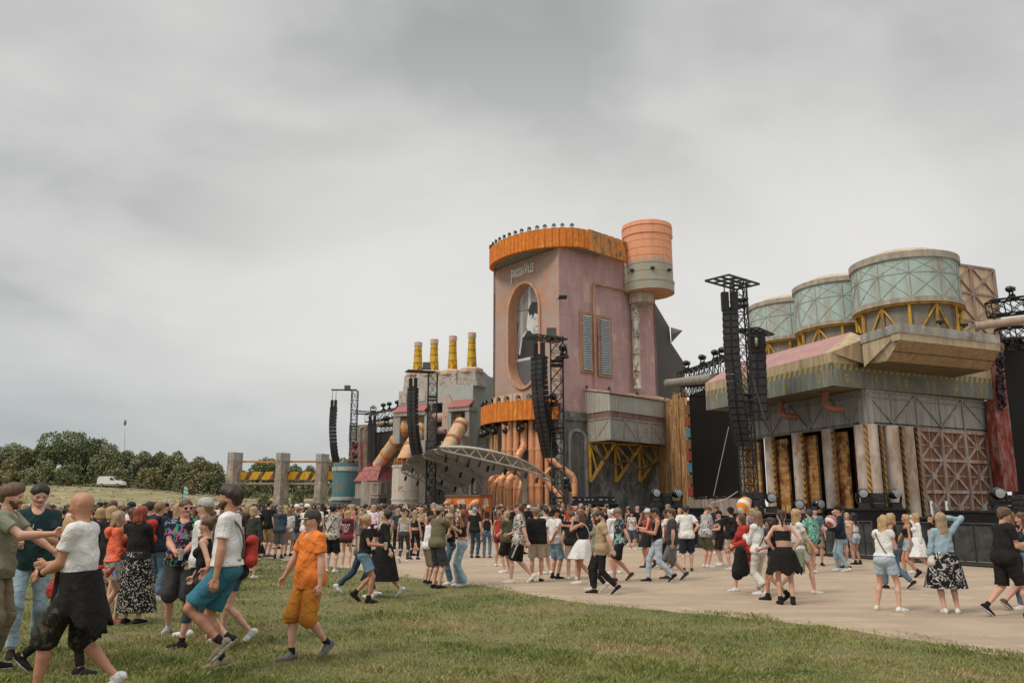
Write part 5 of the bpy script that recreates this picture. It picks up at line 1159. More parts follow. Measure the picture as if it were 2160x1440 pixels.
mb.add([p0, p1, q1, q0], [(0,1,2,3)]); mb.add([p1, p2, q2, q1], [(0,1,2,3)]); mb.add([q0, q1, q2, q2 + Vector((0, 5, .2)), q0 + Vector((0, 5, .2))], [(0,1,2,3,4)]); mb.add([p0, q0, q0 + Vector((0,5,.2)), p0 + Vector((0,5,0))], [(0,1,2,3)])
mb.build('roof', mat('dull red roof', (.30, .085, .085), .8, .15, .8, dirt=(.40, .22, .20), damt=.5, seam=(2.1, 9), seamw=.03, seamc=(.12, .03, .03)), hs)
for f, us in ((HF1, ((772, 784), (789, 797))), (HF2, ((803, 812), (817, 828)))):
    for u0, u1 in us:
        mb = MB(); a, b, z0, z1 = f.pb(mb, u0, 1020, u1, 1040, 0, .08); w_ = mb.build('window', mat('brown shutter', (.20, .17, .13), .9, .2, 3), hs)
        mb = MB(); 
        for (A, B) in (((a-.1, z0), (a-.1, z1)), ((b+.1, z0), (b+.1, z1)), ((a-.2, z1+.1), (b+.2, z1+.1)), ((a-.2, z0-.1), (b+.2, z0-.1))): f.bar(mb, A, B, .2, 0, .2)
        mb.build('frame', STN, w_)
# red wall, pipes and small LED behind
FBk = Fac((at(700, 1000, Y=118).x, 118), (at(840, 1000, Y=112).x, 112))
mb = MB(); FBk.pb(mb, 736, 930, 790, 1075, -.5, 0); rw = mb.build('red_wall', mat('red brick set', (.42, .09, .085), .85, .3, 1.5, dirt=(.45, .20, .18), damt=.3, seam=(.6, .3, .5), seamw=.02, seamc=(.14,.05,.05)), label='faded red brick patterned wall behind the blue silo', cat='wall')
mb = MB(); FBk.pb(mb, 736, 896, 772, 930, -.5, 0); mb.build('grey_head_wall', GP, label='grey block on top of the red brick patterned wall', cat='wall')
for i, (pix, lb) in enumerate((([(760, 1010), (760, 915), (763, 903), (772, 900), (780, 897)], 'pale rusty pipe rising in front of the red wall'), ([(771, 1000), (771, 912), (775, 905)], 'shorter pale pipe right of the first one'), ([(798, 894), (822, 892), (850, 890)], 'pale horizontal pipe entering the factory at left'))):
    q = spline([FBk.px(u, v, .9) for u, v in pix], 5); mb = MB(); mb.tube(q, .24 if i != 2 else .4, 12); mb.build('set_pipe', mat('pale rusty pipe', (.46, .42, .36), .7, .15, 1, dirt=(.30, .17, .11), damt=.6, dstretch=(1,1,.5)), loc=q[0], label=lb, cat='pipe')
FL2 = Fac((at(791, 950, Y=110).x, 110), (at(842, 950, Y=105).x, 105)); led(FL2, 792, 915, 842, 990, 'small unlit grey black LED screen left of the factory', mat('grey LED', (.030, .028, .026), .5, bump=0))

# ---------------- gate of stone pillars with hazard beam
gt_ = thing('gate', 'gate of three tall stone pillars joined by a hazard striped beam', 'gate', (at(595, 1060, Y=125).x, 125, 0))
STP = mat('mottled stone pillar', (0.33, 0.275, 0.235), .9, .2, .8, dirt=(.20, .16, .14), damt=.5, dstretch=(.8, .8, .8), rust=(.44, .38, .33), ramt=.4, seam=(9, 2.7), seamc=(.15, .12, .1), seamw=.04)
CAP = mat('grey pillar cap', (.38, .37, .34), .85, .12, 1, dirt=(.2, .19, .17), seam=(1.1, .75), seamc=(.2, .2, .19), seamw=.03)
gx = []
for (u0, u1, u2, vt) in ((481, 495, 512, 954), (583, 596, 610, 955), (667, 681, 692, 957)):
    D = 125; a, b, c_ = at(u0, 980, Y=D).x, at(u1, 980, Y=D - 1.0).x, at(u2, 980, Y=D + 1).x; zt = zv(vt, D); w_ = (c_ - a) * .62; cx = a + w_ / 2 + .1; dp = 2.2
    mb = MB(); R_ = Matrix.Rotation(-.42, 3, 'Z')
    mb.box((cx + .35, D, (zt - 1.2) / 2), (w_ * 1.18, dp, zt - 1.2), R_, taper=.86); mb.build('pillar', STP, gt_)
    mb = MB(); mb.box((cx + .35, D, zt - .62), (w_ * 1.0, dp * .92, 1.22), R_); mb.build('pillar_cap', CAP, gt_); gx.append(cx + .35)
zb1, zb2 = zv(994, 125), zv(1011, 125)
for i in range(3):
    x0 = gx[i] + .8; x1 = (gx[i + 1] - .8) if i < 2 else at(704, 1000, Y=125).x
    mb = MB(); mb.hexa([(x0,125.3,zb2),(x1,125.3,zb2),(x1,125.7,zb2),(x0,125.7,zb2),(x0,125.3,zb1),(x1,125.3,zb1),(x1,125.7,zb1),(x0,125.7,zb1)], uv=[(a, z, 0) for a, z in ((x0,zb2),(x1,zb2),(x1,zb2),(x0,zb2),(x0,zb1),(x1,zb1),(x1,zb1),(x0,zb1))])
    mb.build('hazard_beam', mat('bright hazard beam', (.72, .38, .02), .7, .12, 2, stripes=(1.9, (.05, .045, .04), -.55, .36), dirt=(.4, .25, .06), damt=.4), gt_)
    mb = MB(); z = zv(973, 125); mb.bar((x0, 125.4, z), (x1, 125.4, z), .28); mb.build('rusty_rail', mat('rusty rail', (.50, .24, .07), .8, .25, 2), gt_)
    mb = MB(); z = zv(1020, 125); mb.tube([(x0, 125.4, z), (x1, 125.4, z)], .17, 8); mb.build('grey_rail', mat('grey rail', (.33, .25, .22), .8, .2, 2), gt_)

# ============================================================= SPEAKER TOWERS
def lattice(mb, p0, p1, w_, bay, bd=.03, leg=.045):
    p0, p1 = Vector(p0), Vector(p1); d = p1 - p0; L_ = d.length; M = d.to_track_quat('Z', 'X').to_matrix(); h = w_ / 2
    cs = [M @ Vector(q) for q in ((-h, -h, 0), (h, -h, 0), (h, h, 0), (-h, h, 0))]; n = max(1, round(L_ / bay)); dz = d / n
    for c_ in cs: mb.tube([p0 + c_, p1 + c_], leg, 6)
    for i in range(n):
        for j in range(4):
            a, b = cs[j], cs[(j + 1) % 4]; mb.tube([p0 + dz*i + a, p0 + dz*i + b], bd, 4, cap=False)
            mb.tube([p0 + dz*i + a, p0 + dz*(i+1) + b], bd * .8, 4, cap=False); mb.tube([p0 + dz*i + b, p0 + dz*(i+1) + a], bd * .8, 4, cap=False)
    for j in range(4): mb.tube([p1 + cs[j], p1 + cs[(j+1) % 4]], bd, 4)
def mast(u, D, vtop, wd, bay, label, uref, frames, rot=0.0):
    p = at(u, uref, Y=D); zt = zv(vtop, D); t = thing('truss_mast', label, 'truss mast', (p.x, D, 0))
    mb = MB(); lattice(mb, (p.x, D, 0), (p.x, D, zt), wd, bay); mb.build('lattice', STEEL, t)
    mb = MB(); z = 2.0
    while z < zt: mb.box((p.x, D, z), (wd + .12, wd + .12, .09)); mb.box((p.x, D, z + .32), (wd + .12, wd + .12, .07)); z += 5.2
    mb.build('sleeve_collar', STEEL, t)
    mb = MB(); mb.box((p.x, D, .06), (2.4, 2.4, .12)); mb.build('base_plate', STEEL, t)
    for (ua, va, Da, ub, vb, Db, w_) in frames:
        a, b = at(ua, va, Y=Da), at(ub, vb, Y=Db); b.z = a.z; mb = MB(); d = (b - a).normalized(); n_ = Vector((-d.y, d.x, 0)) * w_ / 2
        for k in (-1, -.3, .3, 1): mb.bar(a + n_ * k, b + n_ * k, .07, .10)
        for k in range(5): q = a.lerp(b, k / 4); mb.bar(q - n_, q + n_, .06, .10)
        mb.build('top_frame', STEEL, t)
    return t, p, zt
SPK = mat('speaker black', (0.016, 0.016, 0.017), .5, .25, 3, bump=.1); GRL = mat('speaker grille', (0.035, 0.035, 0.036), .6, .5, 8, bump=.3)
def array(name, pts, n, w_, dep, yaw, label, hang_z, cat='speaker array', fill=.96):
    """pts: world points of the front face centre down the J; n cabinets"""
    P = spline(pts, 12); Ls = [0]
    for a, b in zip(P, P[1:]): Ls.append(Ls[-1] + (b - a).length)
    def pos(s):
        for i in range(len(P) - 1):
            if Ls[i + 1] >= s: return P[i].lerp(P[i+1], (s - Ls[i]) / max(1e-6, Ls[i+1] - Ls[i]))
        return P[-1]
    t = thing(name, label, cat, tuple(P[0]))
    f = Vector((math.sin(yaw), math.cos(yaw), 0)); r_ = Vector((f.y, -f.x, 0)); h = Ls[-1] / n
    for i in range(n):
        a, b = pos(i * h), pos((i + 1) * h); ax = (a - b).normalized(); ff = (f - ax * f.dot(ax)).normalized(); hh = (a - b).length * fill; c_ = (a + b) / 2
        M = Matrix((r_, ff, ax)).transposed()
        mb = MB(); mb.hexa([c_ + M @ Vector(q) for q in ((-w_/2, -dep, -hh*.42), (w_/2, -dep, -hh*.42), (w_/2, 0, -hh/2), (-w_/2, 0, -hh/2), (-w_/2, -dep, hh*.42), (w_/2, -dep, hh*.42), (w_/2, 0, hh/2), (-w_/2, 0, hh/2))])
        cb = mb.build('speaker_cabinet', SPK, t)
        mb = MB()
        for k in (-1, 1): mb.box(c_ + M @ Vector((k * w_ * .27, .015, 0)), (w_ * .40, .03, hh * .86), M)
        mb.box(c_ + M @ Vector((w_/2 + .01, -dep * .5, 0)), (.03, dep * .35, hh * .4), M); mb.box(c_ + M @ Vector((-w_/2 - .01, -dep * .5, 0)), (.03, dep * .35, hh * .4), M)
        mb.build('grille', GRL, cb)
    mb = MB(); c_ = P[0] - f * dep / 2; mb.box(c_ + Vector((0, 0, .12)), (w_ * 1.0, dep * 1.15, .2), Matrix((r_, f, Vector((0, 0, 1)))).transposed())
    mb.box(c_ + Vector((0, 0, .75)) + r_ * w_ * .3, (.35, .35, 1.0)); mb.box(c_ + Vector((0, 0, .75)) - r_ * w_ * .3, (.35, .35, 1.0)); mb.box(c_ + Vector((0, 0, .35)), (w_ * .8, .1, .15))
    for k in (-1, 1): mb.tube([c_ + r_ * w_ * .3 * k + Vector((0, 0, 1.2)), c_ + r_ * w_ * .3 * k + Vector((0, 0, hang_z - P[0].z))], .035, 5)
    mb.build('hoist_rigging', BLACK, t); return t
# right hand mast
D = 42.5
mr, pm, ztm = mast(1571, 43.4, 592, .70, .95, 'tall black truss mast at right holding the largest speaker array', 850, [(1512, 586, 41.6, 1576, 592, 43.4, 1.5), (1576, 694, 43.4, 1610, 702, 45.2, 1.2)])
array('line_array', [at(1541, 663, Y=41.4), at(1544, 740, Y=41.4), at(1550, 810, Y=41.55), at(1557, 880, Y=41.9), at(1568, 942, Y=42.4)], 20, .78, .46, math.radians(192), 'largest hanging black speaker array, in front of the hazard striped deck', zv(596, 41.6))
array('side_array', [at(1597, 744, Y=45.6), at(1599, 815, Y=45.6), at(1602, 886, Y=45.6)], 8, .95, .6, math.radians(196), 'short straight block of hung speakers right of the largest array', zv(700, 45.4))
mc, pmc, zc_ = mast(1176, 62.5, 712, .95, 1.15, 'black truss mast before the tower corner beside the curved speakers', 900, [(1117, 709, 61, 1182, 718, 62.8, 1.8)])
array('line_array', [at(1132, 757, Y=61), at(1132, 800, Y=61), at(1137, 860, Y=61.3), at(1146, 915, Y=62.2), at(1156, 966, Y=63.6)], 20, 1.15, .62, math.radians(222), 'curved hanging black speaker array in front of the oval screen tower', zv(712, 61))
mf, pmf, _ = mast(911, 84, 786, .92, 1.2, 'black truss mast standing in front of the grey green factory', 900, [(858, 782, 83, 916, 787, 84, 1.4)])
array('line_array', [at(868, 822, Y=83), at(867, 860, Y=83), at(869, 905, Y=83.2), at(873, 940, Y=83.8), at(878, 964, Y=84.6)], 18, 1.0, .6, math.radians(205), 'curved hanging speaker array before the factory red awning', zv(784, 83))
ml, pml, _ = mast(746, 112, 824, .82, 1.3, 'slim truss mast above the blue silo at left', 900, [(700, 822, 112, 752, 824, 112, .7)])
array('line_array', [at(702, 862, Y=111.5), at(700, 900, Y=111.5), at(702, 940, Y=111.7), at(706, 970, Y=112.2), at(713, 997, Y=113)], 18, .85, .6, math.radians(190), 'leftmost curved speaker array hanging beside the blue silo', zv(823, 111.5))
array('line_array', [at(784, 896, Y=108), at(784, 935, Y=108), at(784, 975, Y=108)], 12, 1.05, .6, math.radians(185), 'straight speaker array beside the small LED screen', zv(872, 108))
mb = MB(); a, b = at(748, 869, Y=112), at(795, 872, Y=110.5); lattice(mb, a, b, .45, .8); mb.build('truss_beam', STEEL, label='short horizontal truss arm reaching right from the slim mast', cat='truss')
for (u, v, D, lb) in ((707, 853, 111.5, 'left speaker mast'), (1163, 700, 62, 'central speaker mast'), (900, 770, 84, 'factory speaker mast'), (733, 817, 112, 'slim mast')):
    p = at(u, v, Y=D); 
    if v == 853: continue
    mb = MB(); mb.box(p, (.75, .6, .55)); mb.box(p - Vector((0, 0, .36)), (.9, .7, .12)); mb.build('hoist_box', mat('grey hoist', (.10, .10, .095), .6), label='small grey box sitting on top of the ' + lb, cat='box')
for (u, v, D, s_, who) in ((1190, 755, 62, 1.6, 'right side of the central mast, upper'), (1168, 857, 62, 1.5, 'middle of the central mast'), (1196, 1036, 60, 1.6, 'foot of the central mast')):
    mover(at(u, v, Y=D), 'black moving head on the ' + who, 'lamps on the central mast', 1.0, s_)
for i, v in enumerate((945, 966, 983, 1000, 1016)): mover(at(749, v, Y=111), 'small lamp on the slim mast, number %d of the string from the top' % (i + 1) if 0 else 'small black lamp on the slim left mast, %s' % ('topmost', 'second from top', 'middle one', 'second from bottom', 'lowest')[i], 'lamps up the slim left mast', .5, 1.5)
# guy ropes
for (a, b, lb) in (((1537, 900, 41), (1505, 1046, 40), 'thin grey rope hanging from the largest speaker array'), ((1583, 780, 44), (1614, 888, 44.8), 'thin grey tube leaning across the short speaker block')):
    mb = MB(); mb.tube([at(a[0], a[1], Y=a[2]), at(b[0], b[1], Y=b[2])], .02, 5); mb.build('rope', mat('grey rope', (.25, .25, .24), .8), label=lb, cat='rope')
# truss with lamps above LED screens
def toptruss(u0, v0, D0, u1, v1, D1, w_, label, lamps, s_):
    a, b = at(u0, v0, Y=D0), at(u1, v1, Y=D1); mb = MB(); lattice(mb, a, b, w_, w_ * 1.1, .04, .06)
    mb.build('roof_truss', BLACK, label=label, cat='truss')
    for i, (f, dz) in enumerate(lamps): p = a.lerp(b, f); mover((p.x, p.y, p.z + dz), 'black moving head standing on the ' + label.replace('black ', '', 1)[:60], 'lamps on roof trusses', rnd.uniform(0, 2), s_)
toptruss(1442, 800, 76, 1530, 772, 66, 1.2, 'black roof truss above the tall black screen', ((.1, .7), (.5, .7), (.8, .7), (.95, .7)), 1.4)
toptruss(1446, 826, 76, 1530, 818, 66, .9, 'black lower truss under the grey roof pipe', (), 1)
toptruss(2086, 652, 48, 2290, 628, 47, .9, 'black roof truss at the upper right edge', ((.25, .5),), 1.1)
toptruss(2105, 706, 51, 2300, 690, 50, .8, 'black truss over the right hand screen', ((.1, -1.1), (.25, -1.1)), 1.2)
toptruss(776, 882, 110, 850, 868, 106, 1.1, 'black truss with lamps left of the factory', ((.15, .6), (.45, .6), (.62, .6), (.85, .6)), 1.5)
toptruss(800, 906, 110, 850, 903, 106, .8, 'black truss above the small screen', ((.3, .4), (.7, .4)), 2.0)

# ============================================================= CANOPY AND BOOTH
arch = [spline([at(*p[:2], Y=p[2]) for p in a], 8) for a in (
    [(846, 990, 91), (872, 992, 91), (900, 1001, 90.8), (925, 1014, 90.4), (953, 1034, 90)],
    [(857, 972, 85.5), (890, 974, 85.5), (925, 986, 85.2), (958, 1006, 85), (985, 1026, 84.5)],
    [(893, 958, 79.5), (930, 958, 79.5), (965, 968, 79.3), (995, 986, 79), (1022, 1008, 78.6)],
    [(920, 949, 75), (970, 948, 75), (1020, 955, 75), (1062, 967, 75), (1108, 990, 75)])]
edge5 = spline([at(*p[:2], Y=p[2]) for p in [(930, 943, 72.5), (990, 945, 72.5), (1050, 955, 72.5), (1110, 974, 73), (1166, 1012, 74.5)]], 8)
cn = thing('canopy', 'grey leaf shaped canopy roof on slender pillars over the orange booth', 'canopy', (at(1000, 1060, Y=75).x, 75, 0))
rows = arch + [edge5]; n = len(rows[0]); mb = MB(); vs = []
for k in range(4):
    for s in range(5 if k < 3 else 6):
        t = s / 5; vs.append([rows[k][i].lerp(rows[k + 1][i], t) + Vector((0, 0, .28 * math.sin(PI * t))) for i in range(n)])
fl = [p for r_ in vs for p in r_]; m_ = len(vs)
q = [(i * n + j, i * n + j + 1, (i + 1) * n + j + 1, (i + 1) * n + j) for i in range(m_ - 1) for j in range(n - 1)]
mb.add(fl, q, True); mb.add([p - Vector((0, 0, .1)) for p in fl], q, True)
mb.build('membrane', mat('grey membrane', (.46, .445, .41), .8, .06, .4, dirt=(.30, .29, .26), damt=.4), cn)
RIB = mat('warm grey rib', (.36, .33, .29), .7, .1)
for k, a in enumerate(rows):
    mb = MB(); low = [p - Vector((0, 0, .15 + .75 * math.sin(PI * min(1, (i / (n - 1)) * 1.0)) ** .8)) for i, p in enumerate(a)]
    mb.tube(a, .1, 6); mb.tube(low, .09, 6)
    for i in range(2, n - 2, 4): mb.tube([a[i], low[i + 2]], .06, 5); mb.tube([low[i + 2], a[min(i + 4, n - 1)]], .06, 5)
    mb.build('arched_rib', RIB, cn)
    if k < 4:
        e_ = a[-1]; mb = MB(); mb.tube([(e_.x, e_.y, 0), (e_.x, e_.y, e_.z * .75), e_], [.16, .17, .26], 12); mb.tube([(e_.x, e_.y, e_.z * .72), a[-7] - Vector((0, 0, .2))], [.13, .08], 8); mb.build('column', RIB, cn)
    for j in range(4 if k < 4 else 9):
        i = int((n - 3) * (j + .7) / (4.4 if k < 4 else 9.4)); p = low[i] - Vector((0, 0, .1))
        mb = MB(); mb.lathe([(.13, -.55), (.14, -.1), (.06, 0)], p - Vector((0, .05, .05)), 8, True, ax=Matrix.Rotation(.25, 3, 'Y')); mb.build('spotlight', BLACK, loc=p, label='small black spotlight hanging under the grey canopy', cat='spotlight', group='spotlights under the canopy')
p = at(1105, 1000, Y=75)
mb = MB(); mb.tube([(p.x, 75, 0), (p.x, 75, zv(992, 75))], .2, 12); mb.build('column', RIB, cn)
mb = MB(); p = at(1030, 1000, Y=77.5); 
for uu in (1020, 1038): p = at(uu, 1000, Y=77.3)
# booth
bo = thing('performer_booth', 'orange container booth with copper elbows and a white logo', 'booth', (at(985, 1066, Y=73).x, 73, 0))
bA, bM, bB = xy(at(940.5, 1060, Y=74.5)), xy(at(1012.7, 1060, Y=72)), xy(at(1037, 1060, Y=73.4)); BF1, BF2 = Fac(bA, bM), Fac(bM, bB)
zB1, zB0 = BF1.sz(1012, 1046)[1], .6
BO = mat('booth orange', (.62, .17, .03), .6, .12, 1, dirt=(.40, .11, .03), damt=.4)
mb = MB(); mb.prism([Vector((*bA, zB0)), Vector((*bM, zB0)), Vector((*bB, zB0)), Vector((*(bB + Vector((-1.8, 3))), zB0)), Vector((*(bA + Vector((0, 3))), zB0))], Vector((0, 0, zB1 - zB0))); mb.build('front_box', BO, bo)
mb = MB(); mb.prism([Vector((*(bA + Vector((-.1, -.1))), zB1 + .004)), Vector((*(bM + Vector((0, -.2))), zB1 + .004)), Vector((*(bB + Vector((.15, 0))), zB1 + .004)), Vector((*(bB + Vector((-1.8, 3))), zB1 + .004)), Vector((*(bA + Vector((0, 3))), zB1 + .004))], Vector((0, 0, .14))); mb.build('table_top', mat('booth top', (.13, .12, .10), .6), bo)
for us in ((936, 950, -1), (990, 1008, 1)):
    A = BF1.px(us[0] + 2, 1072, .35); B = BF1.px((us[0] + us[1]) / 2, 1061, .4); Cx = BF1.px(us[1], 1058, .1)
    mb = MB(); mb.tube(spline([A - Vector((0, 0, .6)), A, B, Cx], 5), .27, 14); mb.build('copper_elbow', COPPER, bo)
sm1, zm1 = BF1.sz(973, 1058); r_t = (BF1.t.x, BF1.t.y, 0)
text('PAROOKAVILLE', .5, BF1.p(sm1, zm1, .03), Vector(r_t) + Vector((0, 0, .06)), (0, 0, 1), WHITE, 'lettering', bo, sx=.26, ext=.01)
mb = MB(); s_, z_ = BF2.sz(1025, 1058)
for k in range(12): a0, a1 = 2*PI*k/12, 2*PI*(k+1)/12; BF2.bar(mb, (s_ + .27*math.cos(a0), z_ + .27*math.sin(a0)), (s_ + .27*math.cos(a1), z_ + .27*math.sin(a1)), .1, 0, .03)
BF2.poly(mb, [(s_ - .5, z_ - .25), (s_ + .5, z_ - .25), (s_ + .3, z_ - .38), (s_ - .3, z_ - .38)], 0, .03); BF2.box(mb, s_ - .09, s_ + .09, z_ - .1, z_ + .1, 0, .03); mb.build('round_logo', WHITE, bo)

# ============================================================= STAGE FRONT: platforms, subs, movers, barriers
def blackbox(u0, u1, v0, D, dep, label, name='platform', z0=0.0, m=None, cat='platform'):
    a, b = at(u0, v0, Y=D), at(u1, v0, Y=D); mb = MB(); mb.box(((a.x + b.x)/2, D + dep/2, (a.z + z0)/2), (b.x - a.x, dep, a.z - z0))
    t = thing(name, label, cat, ((a.x + b.x)/2, D + dep/2, z0)); mb.build('body', m or MATT, t)
    mb = MB(); mb.box(((a.x + b.x)/2, D + dep/2, a.z - .03), (b.x - a.x + .06, dep + .06, .07)); mb.build('edge_trim', BLACK, t); return t, a.z
for u0, u1, v, D, lb in ((1455, 1500, 1071, 37, 'black platform at the foot of the plank skirting'), (1580, 1722, 1083, 33.5, 'black stage platform left of the pillars'), (1722, 1800, 1096, 32.5, 'black low stage platform between the lamp stands'), (1797, 1914, 1072, 30.5, 'black platform carrying two moving heads and speakers'), (1914, 2072, 1091, 31, 'long black platform before the crossed timber wall'), (2068, 2300, 1077, 28.5, 'black platform at the right edge'), (1368, 1452, 1067, 38.5, 'black platform before the bamboo wall'), (1205, 1304, 1062, 50, 'black stage desk full of equipment below the yellow brackets')):
    blackbox(u0, u1, v, D, 2.5, lb)
mb = MB(); mb.box((24, 49, .45), (42, 12, .9)); mb.build('stage_floor', MATT, label='wide black stage floor carrying the pillar building', cat='stage')
mb = MB(); mb.box((3, 84.5, .4), (36, 14, .8)); mb.build('stage_floor', MATT, label='wide black stage floor below the tower', cat='stage')
mb = MB(); mb.box((-17, 106, .4), (34, 16, .8)); mb.build('stage_floor', MATT, label='black stage floor under the factory and silos', cat='stage')
for (u0, u1, v0, D, z0v, lb) in ((1394, 1418, 1039, 39, 1067, 'stacked black subs before the bamboo wall'), (1590, 1615, 1037, 34, 1083, 'stacked black subs beside the right mast'), (1843, 1872, 1039, 31, 1072, 'stacked black subs between two moving heads'), (2132, 2300, 1043, 29, 1077, 'black flight cases at the right edge')):
    a = at(u0, z0v, Y=D); b = at(u1, z0v, Y=D); zt = zv(v0, D); n = 3; t = thing('subwoofer_stack', lb, 'speaker', ((a.x + b.x)/2, D + .6, a.z)); h = (zt - a.z) / n
    for i in range(n):
        mb = MB(); mb.box(((a.x + b.x)/2, D + .6, a.z + h * (i + .5)), (b.x - a.x, 1.0, h * .95)); c_ = mb.build('subwoofer', SPK, t)
        mb = MB(); mb.box(((a.x + b.x)/2, D + .09, a.z + h * (i + .5)), ((b.x - a.x) * .92, .02, h * .8)); mb.build('grille', GRL, c_)
for (u, vb, D, s_, w_) in ((1384, 1067, 39, 1.1, 'left of the subs before the bamboo'), (1428, 1067, 39, 1.1, 'right of the subs before the bamboo'), (1628, 1081, 34, 1.1, 'beside the subs by the right mast'), (1688, 1095, 32.8, 1.05, 'on a stand between the second and third pillars'), (1727, 1094, 32.8, 1.05, 'on a stand at the third pillar'), (1824, 1072, 31, 1.0, 'left end of the pillar platform'), (1889, 1072, 31, 1.0, 'right end of the pillar platform'), (2108, 1077, 29, 1.1, 'at the foot of the red fin'), (1575, 1086, 34, 1.0, 'left of the right mast')):
    mover(at(u, vb, Y=D), 'glossy black moving head, ' + w_, 'large moving heads along the stage front', rnd.uniform(-.4, .4), s_ * 1.05)
for i in range(9): u = 1212 + i * 10; p = at(u, 1062, Y=50.5); mb = MB(); mb.box(p + Vector((0, 0, .22)), (.28, .3, rnd.uniform(.3, .5))); mb.box(p + Vector((rnd.uniform(-.1, .1), -.16, .25)), (.1, .03, .06), mi=1); mb.build('equipment_case', [BLACK, mat('pale tag', (.5, .5, .48), .6)], label='small black case on the equipment desk, %s from the left' % ('first', 'second', 'third', 'fourth', 'fifth', 'sixth', 'seventh', 'eighth', 'ninth')[i], cat='case', group='cases on the equipment desk')
for i in range(10):
    u = (628, 636, 656, 663, 671, 682, 692, 699, 705, 713)[i]; p = at(u, 1062, Y=72); mover((p.x, 72, .9), 'black moving head on the low stage edge in front of the gate', 'lamps in front of the gate', rnd.uniform(0, 3), 1.5)
for i in range(11):
    u = 786 + i * 15 + rnd.uniform(-3, 3); p = at(u, 1062, Y=70); mover((p.x, 70, 1.0), 'black moving head on the low stage edge before the silos', 'lamps before the silos', rnd.uniform(0, 3), 1.25)
mb = MB()
for (u0, u1, D) in ((620, 720, 72.5), (780, 935, 70.5)): a, b = at(u0, 1066, Y=D), at(u1, 1066, Y=D); mb.box(((a.x + b.x)/2, D, .5), (b.x - a.x, 1.2, 1.0))
mb.build('stage_edge', MATT, label='low black stage edge carrying the row of lamps at left', cat='stage')
# stair rails before timber wall
for (ua, ub, lb) in ((1953, 1985, 'left'), (1985, 2018, 'right')):
    a, b = at(ua, 1049, Y=34), at(ub, 1083, Y=33); mb = MB(); mb.tube([a, b], .035, 6); mb.tube([at(ua + 10, 1058, Y=33.8), at(ua + 10, 1090, Y=33.8)], .04, 6); mb.tube([b, at(ub, 1098, Y=33)], .04, 6)
    mb.build('stair_rail', mat('rail steel', (.10, .085, .075), .5), label=lb + ' handrail of the steps before the crossed timber wall', cat='handrail')
    p = at(ua + 13, 1075, Y=33.6); mb = MB(); mb.tube([(p.x, 33.6, .6), (p.x, 33.6, zv(1056, 33.6))], .05, 6); mb.build('white_post', WHITE, label='thin white post beside the %s handrail' % lb, cat='post')
# crowd barriers, one section after the other
def barrier_proto(L_):
    t = thing('crowd_barrier', 'dark steel crowd barrier section behind the standing people', 'barrier', (0, 0, 0), 'crowd barriers along the stage front')
    mb = MB(); mb.tube([(-L_/2, 0, .05), (-L_/2, 0, 1.2), (L_/2, 0, 1.2), (L_/2, 0, .05)], .03, 6); mb.tube([(-L_/2, 0, .12), (L_/2, 0, .12)], .025, 5)
    for k in (-.33, 0, .33): mb.tube([(L_*k, 0, .1), (L_*k, 0, 1.2)], .02, 5)
    mb.build('frame', STEEL, t)
    mb = MB(); mb.box((0, .02, .64), (L_ * .97, .015, .98)); mb.build('mesh_infill', mat('barrier mesh', (.05, .052, .05), .7, .5, 3), t)
    mb = MB(); mb.box((0, .5, .03), (L_ * .98, .9, .03)); 
    for k in (-.48, .48): mb.tube([(L_*k, .02, 1.1), (L_*k, .9, .06)], .025, 5)
    mb.build('foot_plate', STEEL, t); return t
bp = barrier_proto(1.95); A = xy(at(2330, 1214, Z=0)); B = xy(at(1335, 1146, Z=0)); L_ = (B - A).length; n = int(L_ / 1.99); ang = math.atan2((B - A).y, (B - A).x)
for i in range(n):
    q = A.lerp(B, (i + .5) / n); 
    if i == 0: bp.location = (q.x, q.y, 0); bp.rotation_euler = (0, 0, ang + PI)
    else: dup(bp, (q.x, q.y, 0), ang + PI)
# rope of cable above the crowd left of the balloon
mb = MB(); mb.tube(spline([at(1500, 1060, Y=38), at(1530, 1052, Y=38.5), at(1556, 1036, Y=39)], 6), .015, 5); mb.build('white_cable', mat('white cable', (.6, .6, .58), .6), label='thin white cable sagging below the tall black screen', cat='cable')
# inflatables held over the crowd
def inflat(u, v, D, r_, label, c1, c2, flip=0):
    p = at(u, v, Y=D); m = mat('inflatable ' + label[:8], c1, .3, .02, stripes=(r_ * 1.5, c2, 1.0, .5), bump=0); mb = MB(); mb.ell(p, (r_ * .8, r_ * .8, r_), 18, 12, Matrix.Rotation(.5 - flip, 3, 'Y')); mb.build('beach_ball', m, loc=p, label=label, cat='beach ball')
inflat(1569, 1065, 24, .25, 'orange and white inflatable ball held above the crowd', (.75, .26, .03), (.70, .68, .64))
inflat(1753, 1099, 21.8, .17, 'red white and blue inflatable held by the man in the striped jacket', (.62, .60, .60), (.45, .07, .05), 1.2)
